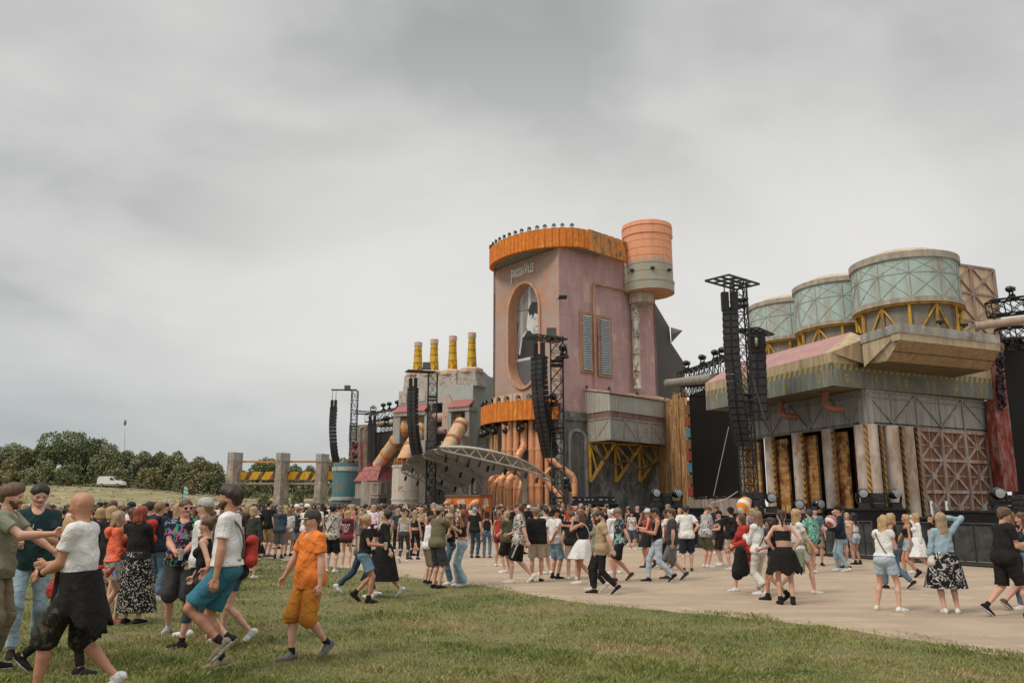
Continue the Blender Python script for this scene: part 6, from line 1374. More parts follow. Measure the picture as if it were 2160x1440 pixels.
# ============================================================= PEOPLE
def surfnet(F, org, h):
    nx, ny, nz = F.shape; I = F < 0
    cnt = np.zeros((nx-1, ny-1, nz-1), np.int8)
    for i in (0, 1):
        for j in (0, 1):
            for k in (0, 1): cnt += I[i:nx-1+i, j:ny-1+j, k:nz-1+k]
    act = (cnt > 0) & (cnt < 8); ii = np.argwhere(act); n = len(ii)
    if n == 0: return np.zeros((0, 3)), []
    idx = -np.ones(act.shape, np.int64); idx[act] = np.arange(n)
    pos = np.zeros((n, 3)); c = np.zeros(n)
    for ax in range(3):
        o1, o2 = [a for a in range(3) if a != ax]
        for a in (0, 1):
            for b in (0, 1):
                off = [0, 0, 0]; off[o1] = a; off[o2] = b; p0 = ii + off; off2 = list(off); off2[ax] = 1; p1 = ii + off2
                f0 = F[p0[:,0], p0[:,1], p0[:,2]]; f1 = F[p1[:,0], p1[:,1], p1[:,2]]; m = (f0 < 0) != (f1 < 0)
                t = f0[m] / (f0[m] - f1[m]); q = np.tile(np.array(off, float), (m.sum(), 1)); q[:, ax] += t; pos[m] += q; c[m] += 1
    pos = (pos / c[:, None] + ii) * h + org; fs = []
    for ax in range(3):
        o1, o2 = [(1, 2), (2, 0), (0, 1)][ax]
        sl0 = [slice(None)] * 3; sl1 = [slice(None)] * 3; sl0[ax] = slice(0, -1); sl1[ax] = slice(1, None)
        A, B = I[tuple(sl0)], I[tuple(sl1)]; e_ = np.argwhere(A != B)
        if not len(e_): continue
        e_ = e_[(e_[:, o1] > 0) & (e_[:, o2] > 0) & (e_[:, o1] < F.shape[o1]-1) & (e_[:, o2] < F.shape[o2]-1)]
        def g_(d1, d2): q = e_.copy(); q[:, o1] += d1; q[:, o2] += d2; return idx[q[:,0], q[:,1], q[:,2]]
        q4 = np.stack([g_(-1,-1), g_(0,-1), g_(0,0), g_(-1,0)], 1); s = A[e_[:,0], e_[:,1], e_[:,2]]
        q4[~s] = q4[~s][:, ::-1]; fs.append(q4)
    return pos, np.concatenate(fs).tolist()

def capsules(prims, h, k=0.03, subs=(), planes=(), fold=0.0, fseed=0.0):
    """smooth union of tapered capsules (a, b, ra, rb, squash_axis, squash, cutplanes)"""
    A = np.array([[min(p[0][i], p[1][i]) - max(p[2], p[3]) for i in range(3)] for p in prims]).min(0) - 3 * h
    B = np.array([[max(p[0][i], p[1][i]) + max(p[2], p[3]) for i in range(3)] for p in prims]).max(0) + 3 * h
    sh = np.ceil((B - A) / h).astype(int) + 1; F = np.full(sh, 0.3)
    X = [A[i] + h * np.arange(sh[i]) for i in range(3)]
    def ev(p, box):
        x, y, z = (X[i][box[i]] for i in range(3)); a, b, ra, rb = np.array(p[0]), np.array(p[1]), p[2], p[3]; d = b - a; L2 = max(1e-9, d.dot(d))
        gx, gy, gz = x[:, None, None] - a[0], y[None, :, None] - a[1], z[None, None, :] - a[2]
        t = np.clip((gx * d[0] + gy * d[1] + gz * d[2]) / L2, 0, 1)
        wx, wy, wz = gx - t * d[0], gy - t * d[1], gz - t * d[2]
        if len(p) > 4 and p[4] is not None:
            n_ = p[4]; s = p[5] - 1; dt = (wx * n_[0] + wy * n_[1] + wz * n_[2]) * s; wx = wx + dt * n_[0]; wy = wy + dt * n_[1]; wz = wz + dt * n_[2]
        v = np.sqrt(wx * wx + wy * wy + wz * wz) - (ra + (rb - ra) * t)
        if len(p) > 6:
            for (c, n_) in p[6]: v = np.maximum(v, (x[:, None, None] - c[0]) * n_[0] + (y[None, :, None] - c[1]) * n_[1] + (z[None, None, :] - c[2]) * n_[2])
        return v
    for p in prims:
        r_ = max(p[2], p[3]) + k + 2 * h
        box = tuple(slice(max(0, int((min(p[0][i], p[1][i]) - r_ - A[i]) / h)), int((max(p[0][i], p[1][i]) + r_ - A[i]) / h) + 2) for i in range(3))
        v = ev(p, box); f = F[box]; hh = np.maximum(k - np.abs(f - v), 0) / k; F[box] = np.minimum(f, v) - hh * hh * k * .25
    if fold:
        x, y, z = X[0][:, None, None], X[1][None, :, None], X[2][None, None, :]; s = fseed
        F = F + fold * ((np.abs(np.sin(11*z + 5*np.sin(5*x + s) + 4*y + s)) - .6) * .8 + (np.abs(np.sin(9*x - 10*z + 3*np.sin(6*z + s) + 5*y + 2*s)) - .6) * .8 + np.sin(38*z - 26*x + 17*y + 3*s) * .15)
    for (c, n_) in planes: F = np.maximum(F, (X[0][:, None, None] - c[0]) * n_[0] + (X[1][None, :, None] - c[1]) * n_[1] + (X[2][None, None, :] - c[2]) * n_[2])
    for p in subs: F = np.maximum(F, -ev(p, (slice(None),) * 3))
    return surfnet(F, A, h)
class PM:
    """parts made of several surface-net pieces"""
    def __init__(s): s.mb = MB()
    def add(s, vf, mi=0):
        v, f = vf
        if len(v): s.mb.add(v.tolist(), f, True, uv=[(0, 0, 0)] * len(v), mi=mi)
        return s
def V(*a): return np.array(a, float)
def unit(v): return v / max(1e-9, np.linalg.norm(v))
def bone2(a, c, l1, l2, pole):
    d = c - a; L_ = min(np.linalg.norm(d), (l1 + l2) * .998); dn = unit(d); L_ = max(L_, abs(l1 - l2) + .02)
    co = (l1*l1 + L_*L_ - l2*l2) / (2 * l1 * L_); co = max(-1, min(1, co)); hgt = l1 * math.sqrt(1 - co * co)
    pp = unit(np.array(pole, float) - dn * np.dot(pole, dn)); return a + dn * l1 * co + pp * hgt, a + dn * L_
def rotm(ax, ang):
    return np.array(Matrix.Rotation(ang, 3, ax))

def cloth(name, base, kind='plain', cols=(), sc_=8.0, rough=.85):
    key = 'cloth ' + name
    if key in MATS: return MATS[key]
    m = bpy.data.materials.new(key); m.use_nodes = True; t = m.node_tree; b = t.nodes['Principled BSDF']; Lk = t.links.new
    b.inputs['Roughness'].default_value = rough; b.inputs['Specular IOR Level'].default_value = .2
    tc = N(t, 'ShaderNodeTexCoord'); n_ = N(t, 'ShaderNodeTexNoise', ins={'Scale': 5.0, 'Detail': 4.0}); Lk(tc.outputs['Object'], n_.inputs['Vector'])
    r_ = N(t, 'ShaderNodeMapRange', ins={1: .3, 2: .7, 3: .84, 4: 1.12}); Lk(n_.outputs['Fac'], r_.inputs[0]); c_ = N(t, 'ShaderNodeCombineXYZ'); [Lk(r_.outputs[0], c_.inputs[i]) for i in range(3)]
    x_ = N(t, 'ShaderNodeMixRGB', blend_type='MULTIPLY', ins={0: 1.0, 1: (*base, 1)}); Lk(c_.outputs[0], x_.inputs[2]); col = x_.outputs[0]
    if kind == 'object': oi = N(t, 'ShaderNodeObjectInfo'); Lk(oi.outputs['Color'], x_.inputs[1])
    if kind in ('floral', 'splash', 'camo', 'leafy'):
        for i, cc in enumerate(cols):
            if kind == 'floral': v_ = N(t, 'ShaderNodeTexVoronoi', ins={'Scale': sc_ * (1 + .35 * i)}); f = v_.outputs['Distance']; op, th = 'LESS_THAN', (.36, .18, .3)[i % 3]
            else: v_ = N(t, 'ShaderNodeTexNoise', ins={'Scale': sc_ * (1 + .3 * i), 'Detail': 3.0 if kind != 'camo' else 1.5, 'Distortion': 1.5 if kind == 'leafy' else .6}); f = v_.outputs['Fac']; op, th = 'GREATER_THAN', (.57, .60, .61, .62, .63)[i % 5]
            mp_ = N(t, 'ShaderNodeMapping'); mp_.inputs['Location'].default_value = (i * 3.7, i * 1.3, i * 2.1); Lk(tc.outputs['Object'], mp_.inputs[0]); Lk(mp_.outputs[0], v_.inputs['Vector'])
            g_ = N(t, 'ShaderNodeMath', operation=op, ins={1: th}); Lk(f, g_.inputs[0]); y_ = N(t, 'ShaderNodeMixRGB', ins={2: (*cc, 1)}); Lk(g_.outputs[0], y_.inputs[0]); Lk(col, y_.inputs[1]); col = y_.outputs[0]
    if kind == 'hstripe':
        s_ = N(t, 'ShaderNodeSeparateXYZ'); Lk(tc.outputs['Object'], s_.inputs[0]); q = N(t, 'ShaderNodeMath', operation='MULTIPLY', ins={1: sc_}); Lk(s_.outputs['Z'], q.inputs[0]); q2 = N(t, 'ShaderNodeMath', operation='FRACT'); Lk(q.outputs[0], q2.inputs[0])
        g_ = N(t, 'ShaderNodeMath', operation='GREATER_THAN', ins={1: .5}); Lk(q2.outputs[0], g_.inputs[0]); y_ = N(t, 'ShaderNodeMixRGB', ins={2: (*cols[0], 1)}); Lk(g_.outputs[0], y_.inputs[0]); Lk(col, y_.inputs[1]); col = y_.outputs[0]
    if kind == 'sequin':
        v_ = N(t, 'ShaderNodeTexVoronoi', ins={'Scale': 70.0}); Lk(tc.outputs['Object'], v_.inputs['Vector']); g_ = N(t, 'ShaderNodeMath', operation='GREATER_THAN', ins={1: .80}); s_ = N(t, 'ShaderNodeSeparateColor'); Lk(v_.outputs['Color'], s_.inputs[0]); Lk(s_.outputs[0], g_.inputs[0])
        y_ = N(t, 'ShaderNodeMixRGB', ins={2: (.55, .5, .45, 1)}); Lk(g_.outputs[0], y_.inputs[0]); Lk(col, y_.inputs[1]); col = y_.outputs[0]; b.inputs['Roughness'].default_value = .35
    Lk(col, b.inputs['Base Color'])
    n2_ = N(t, 'ShaderNodeTexNoise', ins={'Scale': 6.0, 'Detail': 4.0, 'Distortion': 2.5}); Lk(tc.outputs['Object'], n2_.inputs['Vector']); bn = N(t, 'ShaderNodeBump', ins={'Strength': .75, 'Distance': .04}); Lk(n2_.outputs['Fac'], bn.inputs['Height']); Lk(bn.outputs[0], b.inputs['Normal'])
    MATS[key] = m; return m
CLO = cloth('by object', (.5, .5, .5), 'object')
def skinmat(name, c):
    if name in MATS: return MATS[name]
    m = bpy.data.materials.new(name); m.use_nodes = True; t = m.node_tree; b = t.nodes['Principled BSDF']
    tc = N(t, 'ShaderNodeTexCoord'); n_ = N(t, 'ShaderNodeTexNoise', ins={'Scale': 9.0, 'Detail': 3.0}); t.links.new(tc.outputs['Object'], n_.inputs['Vector'])
    x_ = N(t, 'ShaderNodeMixRGB', ins={1: (*(k * .88 for k in c), 1), 2: (c[0] * 1.1, c[1] * .98, c[2] * .95, 1)}); t.links.new(n_.outputs['Fac'], x_.inputs[0]); t.links.new(x_.outputs[0], b.inputs['Base Color'])
    b.inputs['Roughness'].default_value = .55; b.inputs['Subsurface Weight'].default_value = 0.0; MATS[name] = m; return m
SKIN = {'fair': skinmat('fair skin', (.60, .36, .265)), 'tan': skinmat('tanned skin', (.48, .245, .155)), 'pink': skinmat('flushed skin', (.58, .31, .235)), 'brown': skinmat('brown skin', (.22, .10, .06))}
EYE = mat('eye', (.02, .015, .012), .3, .1, bump=0); LIP = mat('lips', (.36, .12, .10), .5, .1, bump=0)
HC_ = {'black': (.012, .010, .009), 'dark': (.035, .020, .012), 'brown': (.10, .052, .026), 'light': (.23, .13, .06), 'blond': (.42, .27, .13), 'ash': (.33, .235, .14), 'red': (.24, .045, .02), 'grey': (.28, .27, .25), 'shaved': (.36, .20, .135)}
def hairmat(k):
    n = 'hair ' + k
    if n in MATS: return MATS[n]
    m = bpy.data.materials.new(n); m.use_nodes = True; t = m.node_tree; b = t.nodes['Principled BSDF']; c = HC_[k]
    tc = N(t, 'ShaderNodeTexCoord'); mp_ = N(t, 'ShaderNodeMapping'); mp_.inputs['Scale'].default_value = (38, 38, 5); n_ = N(t, 'ShaderNodeTexNoise', ins={'Scale': 1.0, 'Detail': 3.0}); t.links.new(tc.outputs['Object'], mp_.inputs[0]); t.links.new(mp_.outputs[0], n_.inputs['Vector'])
    x_ = N(t, 'ShaderNodeMixRGB', ins={1: (*(q * .45 for q in c), 1), 2: (*(min(1, q * 1.5) for q in c), 1)}); t.links.new(n_.outputs['Fac'], x_.inputs[0]); t.links.new(x_.outputs[0], b.inputs['Base Color'])
    bn = N(t, 'ShaderNodeBump', ins={'Strength': .7, 'Distance': .02}); t.links.new(n_.outputs['Fac'], bn.inputs['Height']); t.links.new(bn.outputs[0], b.inputs['Normal']); b.inputs['Roughness'].default_value = .55; MATS[n] = m; return m

HANDS = {'down': (.25, .03, .80), 'fwd': (.24, .27, .90), 'back': (.26, -.24, .86), 'belly': (.06, .27, 1.06), 'chest': (.08, .26, 1.22), 'phone': (.07, .31, 1.20), 'hip': (.17, -.03, 1.0),
         'head': (.10, .06, 1.66), 'up': (.28, .15, 1.95), 'point': (.10, .50, 1.24), 'drink': (.13, .34, 1.13), 'behind': (.08, -.17, .98), 'pocket': (.19, .05, .88), 'face': (.06, .20, 1.52), 'cross': (-.08, .22, 1.14), 'reach': (.20, .50, 1.42), 'out': (.42, .12, .92)}
PLAIN = {'black': (.018, .017, .017), 'white': (.72, .71, .69), 'offwhite': (.60, .56, .50), 'navy': (.022, .03, .05), 'grey': (.16, .16, .155), 'dkgrey': (.055, .055, .055), 'ltgrey': (.42, .41, .40), 'olive': (.16, .14, .085), 'dkolive': (.09, .085, .05), 'beige': (.46, .38, .29), 'tan': (.47, .33, .17),
         'sand': (.42, .31, .19), 'khaki': (.24, .20, .14), 'denim': (.10, .17, .24), 'ltdenim': (.30, .41, .48), 'paledenim': (.42, .50, .58), 'dkdenim': (.045, .075, .115), 'orange': (.78, .22, .045), 'ochre': (.50, .19, .03), 'red': (.42, .045, .035), 'coral': (.85, .17, .09), 'maroon': (.17, .035, .05), 'teal': (.02, .045, .05), 'sage': (.24, .25, .18),
         'blue': (.045, .17, .24), 'pink': (.75, .25, .25), 'brown': (.13, .09, .06), 'slate': (.05, .075, .095), 'plum': (.08, .04, .06)}
PAT = {'neon': lambda: cloth('neon splash', (.02, .02, .03), 'splash', ((.04, .30, .20), (.40, .10, .35), (.08, .15, .50), (.55, .15, .05), (.25, .45, .15)), 9), 'flower': lambda: cloth('black white floral', (.015, .013, .014), 'leafy', ((.55, .53, .48), (.30, .34, .36)), 9),
       'sketch': lambda: cloth('white sketch print', (.58, .53, .48), 'leafy', ((.05, .045, .045), (.08, .07, .07)), 11), 'bwleaf': lambda: cloth('black white leaf print', (.50, .50, .48), 'leafy', ((.03, .03, .035), (.12, .13, .15)), 10),
       'hawaii': lambda: cloth('teal leaf print', (.16, .42, .34), 'leafy', ((.015, .05, .05), (.30, .55, .44)), 10), 'palm': lambda: cloth('palm print', (.03, .045, .05), 'leafy', ((.25, .42, .42), (.5, .5, .48)), 6), 'camo': lambda: cloth('dark camouflage', (.02, .02, .015), 'camo', ((.09, .07, .04), (.05, .045, .03)), 12),
       'sequin': lambda: cloth('black sequins', (.015, .014, .013), 'sequin'), 'holo': lambda: cloth('iridescent foil', (.30, .26, .22), 'splash', ((.12, .10, .30), (.35, .32, .10), (.08, .25, .25)), 7, .25), 'stripe': lambda: cloth('grey striped knit', (.20, .20, .20), 'hstripe', ((.38, .38, .38),), 38), 'ombre': lambda: cloth('blue ombre', (.045, .16, .23)),
       'wash': lambda: cloth('washed denim', (.16, .26, .34), 'camo', ((.26, .38, .46),), 5), 'plaid': lambda: cloth('pale plaid', (.42, .27, .24), 'hstripe', ((.32, .22, .21),), 22)}
def apply_col(o, c):
    if c in PAT: o.data.materials[0] = PAT[c](); return
    k = PLAIN[c] if isinstance(c, str) else c; o.color = (*k, 1)
DOWN = (0, 0, 1)

def person(S, key=None):
    """S: spec dict. Builds a posed body and its clothing in local space (forward +Y, right +X, feet at z=0)"""
    g = S.get('sex', 'm'); f = S.get('fat', 0.0); D = S.get('D', 30); H = S.get('h', 1.78 if g == 'm' else 1.66); K_ = H / 1.75
    hb = S.get('vox', .011 if D < 13 else .015 if D < 26 else .024); hh_ = .0065 if D < 13 else .010 if D < 26 else .018; hd = .0055 if D < 13 else .0085 if D < 26 else .02
    W = (1 + .2 * f) * .94; male = g == 'm'; lean = math.radians(S.get('lean', 0)); lside = math.radians(S.get('side', 0))
    st = S.get('feet')
    if st is None:
        s = S.get('stride', 0.0)
        st = ((.10, s * .5, 0.0, 0, 0), (-.10, -s * .5, 0.0, 0, (38 if s > .25 else 8 if s > .05 else 0)))   # (x, y, z, yaw, heel pitch)
        if s == 0: st = ((.11, .0, 0, 12, 0), (-.11, .02, 0, -12, 0))
        if S.get('lead') == 'l': st = ((.10, -s * .5, 0, 0, 38), (-.10, s * .5, 0, 0, 0))
    th, shn = .435, .43; ank = []
    if S.get('feet') is None and S.get('stride', 0) > .25: S.setdefault('hipy', .10 * S['stride'] * (1))
    for i, (x, y, z, yw, pt) in enumerate(st):
        sp__ = math.sin(math.radians(max(0, pt))); ank.append(V(x, y - .02 + .10 * sp__, z + .085 + .15 * sp__))
    hz_ = .935
    for i, a in enumerate(ank):
        hx = .09 * (1 if i == 0 else -1); d2 = (a[0] - hx) ** 2 + (a[1] - S.get('hipy', 0)) ** 2; hz_ = min(hz_, a[2] + math.sqrt(max(.05, (th + shn) ** 2 * .995 - d2)))
    hz_ -= S.get('crouch', 0); hip = V(0, S.get('hipy', 0), hz_); base = V(0, 0, .935)
    RU = rotm('X', -lean) @ rotm('Y', lside)
    def T(p): return hip + RU @ (np.array(p, float) - base)
    tw_ = math.radians(S.get('twist', 0)); RT = rotm('Z', -tw_)
    def TS(p): q = np.array(p, float); q[:2] = (RT @ q)[:2]; return T(q)
    # legs
    legs = []
    for i, a in enumerate(ank):
        sx = 1 if i == 0 else -1; hj = hip + V(.09 * sx * W ** .5, 0, -.015); kn, an = bone2(hj, a, th, shn, (0.12 * sx, 1, 0)); legs.append((hj, kn, an, st[i]))
    shx = .172 if male else .148; arms = []; hs_ = S.get('hands', ('down', 'down'))
    for i in range(2):
        sx = 1 if i == 0 else -1; hn = hs_[i]; tg_ = V(*(HANDS[hn] if isinstance(hn, str) else hn)); 
        if isinstance(hn, str): tg_ = tg_ * V(sx, 1, 1)
        if hn in ('down', 'pocket', 'fwd', 'back'): tg_[0] += sx * .05 * f
        if hn in ('belly', 'cross'): tg_[1] += .07 * f
        sj = TS((shx * sx * (1 + .08 * f), 0, 1.415)); tt = TS(tg_) if hn not in ('down', 'fwd', 'back') else tg_ + (hip - base) + V(0, (TS((0, 0, 1.4)) - hip)[1] * .6, 0)
        pole = {'hip': (sx * 1, -.5, 0), 'head': (sx * 1.2, .2, .1), 'behind': (sx, -.6, 0), 'face': (sx * .4, .2, -1), 'up': (sx, .3, 0), 'cross': (sx * .8, .1, -.8)}.get(hn if isinstance(hn, str) else '', (sx * .45, -.9, -.35))
        el, wr = bone2(sj, tt, .285, .25, RU @ np.array(pole)); arms.append((sj, el, wr, hn))
    # head frame
    hy, hn_ = math.radians(S.get('look', 0)), math.radians(S.get('nod', 0)); RH = RU @ rotm('Z', -hy - tw_) @ rotm('X', -hn_) @ rotm('Y', math.radians(S.get('tilt', 0)))
    hc = TS((0, .015 + .05 * math.sin(hn_), 1.600)); HS = .885 if male else .865
    def Hp(*p): return hc + RH @ (np.array(p, float) * HS)
    fw = RU @ V(0, 1, 0); sk = 1.0 if male else .9; PY = unit(fw)
    tor = [(T((-.072, 0, .95)), T((.072, 0, .95)), (.110 if male else .100) * W, (.110 if male else .100) * W), (T((0, .0, 1.0)), T((0, .0, 1.18)), (.150 if male else .132) * W, (.148 if male else .128) * W, PY, 1.32),
           (TS((0, .0, 1.17)), TS((0, .005, 1.345)), (.165 if male else .140) * W ** .7, (.150 if male else .122) * W ** .5, PY, 1.42), (TS((-shx * .75, 0, 1.405)), TS((shx * .75, 0, 1.405)), .062 * sk, .062 * sk)]
    if f > .4: tor.append((T((0, .055 * f, 1.04)), T((0, .05 * f, 1.14)), .125 * W, .12 * W))
    if not male: tor += [(TS((sx * .065, .085, 1.265)), TS((sx * .065, .09, 1.27)), .055 * W ** .5, .055 * W ** .5) for sx in (1, -1)]; tor.append((T((-.078, -.03, .92)), T((.078, -.03, .92)), .093 * W, .093 * W))
    limb = []
    lw = (.90 if male else .86) * (1 + .18 * f)
    for hj, kn, an, s_ in legs:
        cb = kn * .68 + an * .32 - PY * V(1, 1, 0) * .018
        limb += [(hj, kn, .088 * lw, .054 * lw), (kn, an, .050 * lw, .034), (kn * .85 + an * .15, cb, .048 * lw, .050 * lw), (cb, kn * .35 + an * .65, .050 * lw, .038)]
    armp = []
    for i, (sj, el, wr, hn) in enumerate(arms):
        r0 = (.046 if male else .036) * (1 + .25 * f); armp += [(sj, el, r0, r0 * .80), (el, wr, r0 * .80, .027 * sk), (el * .8 + wr * .2, el * .5 + wr * .5, r0 * .84, r0 * .72)]
    neck = [(TS((0, -.01, 1.42)), hc + RH @ V(0, -.012, -.045), .054 * sk, .050 * sk)]
    mats_ = [SKIN[S.get('skin', 'fair')], EYE, LIP, hairmat(S.get('hairc', 'brown'))]
    root = bpy.data.objects.new('person', None); C.objects.link(root); root.empty_display_size = .3
    ORG[root.name] = Vector((0, 0, 0)); root.scale = (K_,) * 3
    body = PM(); body.add(capsules(tor + limb + armp + neck, hb, .026))
    # head
    hp = [(Hp(0, -.018, .055), Hp(0, .01, .062), .083, .080), (Hp(0, .03, .0), Hp(0, .048, -.055), .060, .040), (Hp(0, -.01, .0), Hp(0, -.01, .03), .072, .078), (Hp(0, .060, -.085), Hp(0, .072, -.078), .022, .022),
          (Hp(0, .092, .028), Hp(0, .112, -.006), .009, .014), (Hp(.012, .100, -.010), Hp(-.012, .100, -.010), .010, .010), (Hp(.035, .080, .040), Hp(-.035, .080, .040), .016, .016), (Hp(.042, .068, -.004), Hp(.036, .062, -.018), .022, .020), (Hp(-.042, .068, -.004), Hp(-.036, .062, -.018), .022, .020)]
    for sx in (1, -1): hp.append((Hp(sx * .080, -.008, -.006), Hp(sx * .084, -.014, .026), .013, .017, unit(RH @ V(1, .3, 0)), 1.8))
    hs = [(Hp(sx * .030, .102, .020), Hp(sx * .034, .100, .020), .013, .013) for sx in (1, -1)]
    body.add(capsules(hp + [(hc + RH @ V(0, -.012, -.11), hc + RH @ V(0, -.012, -.03), .055 * sk, .056 * sk)], hd, .022, subs=hs))
    if D < 30:
        for sx in (1, -1):
            body.mb.ell(Hp(sx * .032, .084, .019), (.012, .008, .0075), 8, 6, Matrix(RH.tolist()), mi=1)
            a, b = Hp(sx * .014, .094, .044), Hp(sx * .048, .084, .043); body.mb.tube([Vector(a), Vector((a + b) / 2 + RH @ V(0, .004, .002)), Vector(b)], .0035, 5, mi=3)
        body.mb.tube([Vector(Hp(-.022, .096, -.040)), Vector(Hp(0, .103, -.039)), Vector(Hp(.022, .096, -.040))], .0042, 5, mi=2)
        if S.get('beard'):
            bp_ = capsules([(Hp(0, .035, -.03), Hp(0, .055, -.075), .058, .036), (Hp(.05, .0, -.01), Hp(.02, .06, -.07), .03, .026), (Hp(-.05, .0, -.01), Hp(-.02, .06, -.07), .03, .026), (Hp(-.02, .095, -.028), Hp(.02, .095, -.028), .009, .009)], .009, .02, subs=[(Hp(0, .13, -.040), Hp(0, .09, -.040), .018, .018)])
            body.add(bp_, 3)
    # hands
    for i, (sj, el, wr, hn) in enumerate(arms):
        sx = 1 if i == 0 else -1; ax = unit(wr - el); side = unit(np.cross(ax, RU @ V(0, 1, 0.2)) * sx + V(0, 0, 1e-3))
        if abs(ax[2]) < .6: side = unit(V(0, 0, 1) - ax * ax[2]) if hn != 'hip' else unit(RU @ V(0, 1, 0) - ax * np.dot(RU @ V(0, 1, 0), ax))
        elif True: side = unit(PY - ax * np.dot(PY, ax))
        pn = unit(np.cross(ax, side)); inn = -V(sx, 0, 0); pn = pn * (1 if np.dot(pn, inn) > 0 or abs(ax[2]) < .3 else -1); k_ = .94 if male else .86
        c0 = wr + ax * .035; c1 = wr + ax * .085 * k_; hp_ = [(wr - ax * .03, wr + ax * .02, .026 * sk, .024 * sk), (c0 - side * .012, c1 - side * .022, .027, .022, pn, 1.8), (c0 + side * .012, c1 + side * .024, .027, .022, pn, 1.8)]
        cu = S.get('curl', .55) if hn not in ('drink', 'phone', 'belly') else .95
        for j, (o_, l_) in enumerate(((.031, .068), (.011, .076), (-.010, .071), (-.029, .056))):
            b0 = wr + ax * (.088 - .004 * abs(j - 1)) * k_ + side * o_ * k_; c_, s_ = math.cos(cu * (.6 + .12 * j)), math.sin(cu * (.6 + .12 * j)); b1 = b0 + (ax * c_ + pn * s_) * l_ * .5 * k_
            c2, s2 = math.cos(cu * (1.7 + .1 * j)), math.sin(cu * (1.7 + .1 * j)); b2 = b1 + (ax * c2 + pn * s2) * l_ * .5 * k_; hp_ += [(b0, b1, .0098, .0088), (b1, b2, .0088, .0075)]
        t0 = wr + ax * .03 + side * .026; t1 = t0 + (ax * .6 + side * .7 + pn * .3) * .038; t2 = t1 + (ax * .85 + side * .1 + pn * .5) * .034; hp_ += [(t0, t1, .014, .0115), (t1, t2, .0115, .009)]
        if D < 40: body.add(capsules(hp_, hh_ if hh_ < .012 else .014, .006))
    bo_ = body.mb.build('body', mats_, root, local=True)
    def part(name, vf, col, parent=root):
        pm = PM(); 
        for q in (vf if isinstance(vf, list) else [vf]): pm.add(q)
        o = pm.mb.build(name, CLO, parent, local=True); apply_col(o, col); return o
    def mpart(name, mb, col, parent=root): o = mb.build(name, CLO, parent, local=True); apply_col(o, col); return o
    sd_ = rnd.uniform(0, 6)
    # top
    tp = S.get('top')
    tpo = None
    if tp:
        kind, col = tp[0], tp[1]; e_ = .012 + (.014 if kind in ('hoodie', 'jacket') else 0) + S.get('loose', 0)
        hem = {'crop': 1.13, 'tank': .93, 'tee': .86, 'long': .88, 'hoodie': .86, 'jacket': .86, 'cami': 1.1, 'shirt': .84, 'bra': 1.17}[kind]
        hem = S.get('hem', hem)
        pr = [(a[0], a[1], a[2] + e_, a[3] + e_) + tuple(a[4:]) for a in tor]
        if kind in ('tee', 'shirt', 'hoodie', 'jacket', 'long'): pr[0] = (tor[0][0], tor[0][1], tor[0][2] + e_ + .014, tor[0][3] + e_ + .014); pr[-1 if not male else 0] = pr[-1 if not male else 0][:2] + (pr[-1 if not male else 0][2] + .010, pr[-1 if not male else 0][3] + .010) + tuple(pr[-1 if not male else 0][4:])
        if kind in ('tee', 'shirt', 'hoodie', 'jacket', 'long') : pr.append((T((0, .01, 1.30)), T((0, .02, hem)), (.158 if male else .135) * W + e_ * .3, (.166 if male else .148) * W + e_ * .6, PY, 1.32))
        if kind in ('tank', 'cami', 'crop', 'bra', 'top'): pr = pr[:3] + pr[4:]; 
        slv = {'tee': .62 if male else .5, 'shirt': .75, 'long': 2.0, 'hoodie': 2.0, 'jacket': 2.0}.get(kind, 0); slv = S.get('sleeve', slv)
        for sj, el, wr, hn in arms:
            if slv > 0:
                r0 = (.050 if male else .040) * (1 + .2 * f) + e_ * .5; t = min(1, slv); q = sj * (1 - t) + el * t; ax = unit(el - sj)
                pr.append((sj, q + ax * .06, r0 + .004, r0 + (.008 if slv < 1 else -.004), None, 1, [(q, ax)] if slv < 1 else []))
                if slv > 1: t2 = slv - 1; q2 = el * (1 - t2) + wr * t2; ax = unit(wr - el); pr.append((el, q2 + ax * .05, r0 - .002, .036 + e_, None, 1, [(q2, ax)]))
        pl = [(T((0, 0, hem)), RU @ V(0, 0, -1))]; sb = []
        if kind in ('tank', 'cami', 'crop', 'bra'): 
            zt = 1.455 if kind in ('tank', 'crop') else 1.36; pl.append((TS((0, 0, zt)), RU @ V(0, 0, 1)))
            if kind in ('tank', 'crop'): sb += [(TS((sx * (shx + .015), -.1, 1.40)), TS((sx * (shx + .015), .1, 1.40)), .075, .075) for sx in (1, -1)]; sb.append((TS((0, .04, 1.50)), TS((0, .2, 1.47)), .085, .10)); sb.append((TS((0, -.04, 1.51)), TS((0, -.2, 1.5)), .075, .09))
        else: sb = [(TS((0, .03, 1.50)), TS((0, .12, 1.475)), .068, .06 if kind != 'jacket' else .09), (TS((0, -.02, 1.53)), TS((0, -.02, 1.6)), .075, .075)]
        if kind in ('tank', 'crop'): pr.append((TS((-.10, 0, 1.36)), TS((.10, 0, 1.36)), .072, .072)); pr += [(TS((sx * .085, .0, 1.34)), TS((sx * .082, .0, 1.45)), .03, .03, unit(RU @ V(0, 1, 0)), .35) for sx in (1, -1)]
        if S.get('open'): sb.append((T((0, .25, 1.5)), T((0, .25, .7)), .10, .12))
        tpo = part('top', capsules(pr, hb, .024, sb, pl, fold=.0095 if D < 40 else 0, fseed=sd_), col)
        if kind == 'hoodie': part('hood', capsules([(TS((-.07, -.09, 1.44)), TS((.07, -.09, 1.44)), .06, .06), (TS((0, -.1, 1.36)), TS((0, -.11, 1.42)), .06, .07)], hb, .03), col, tpo)
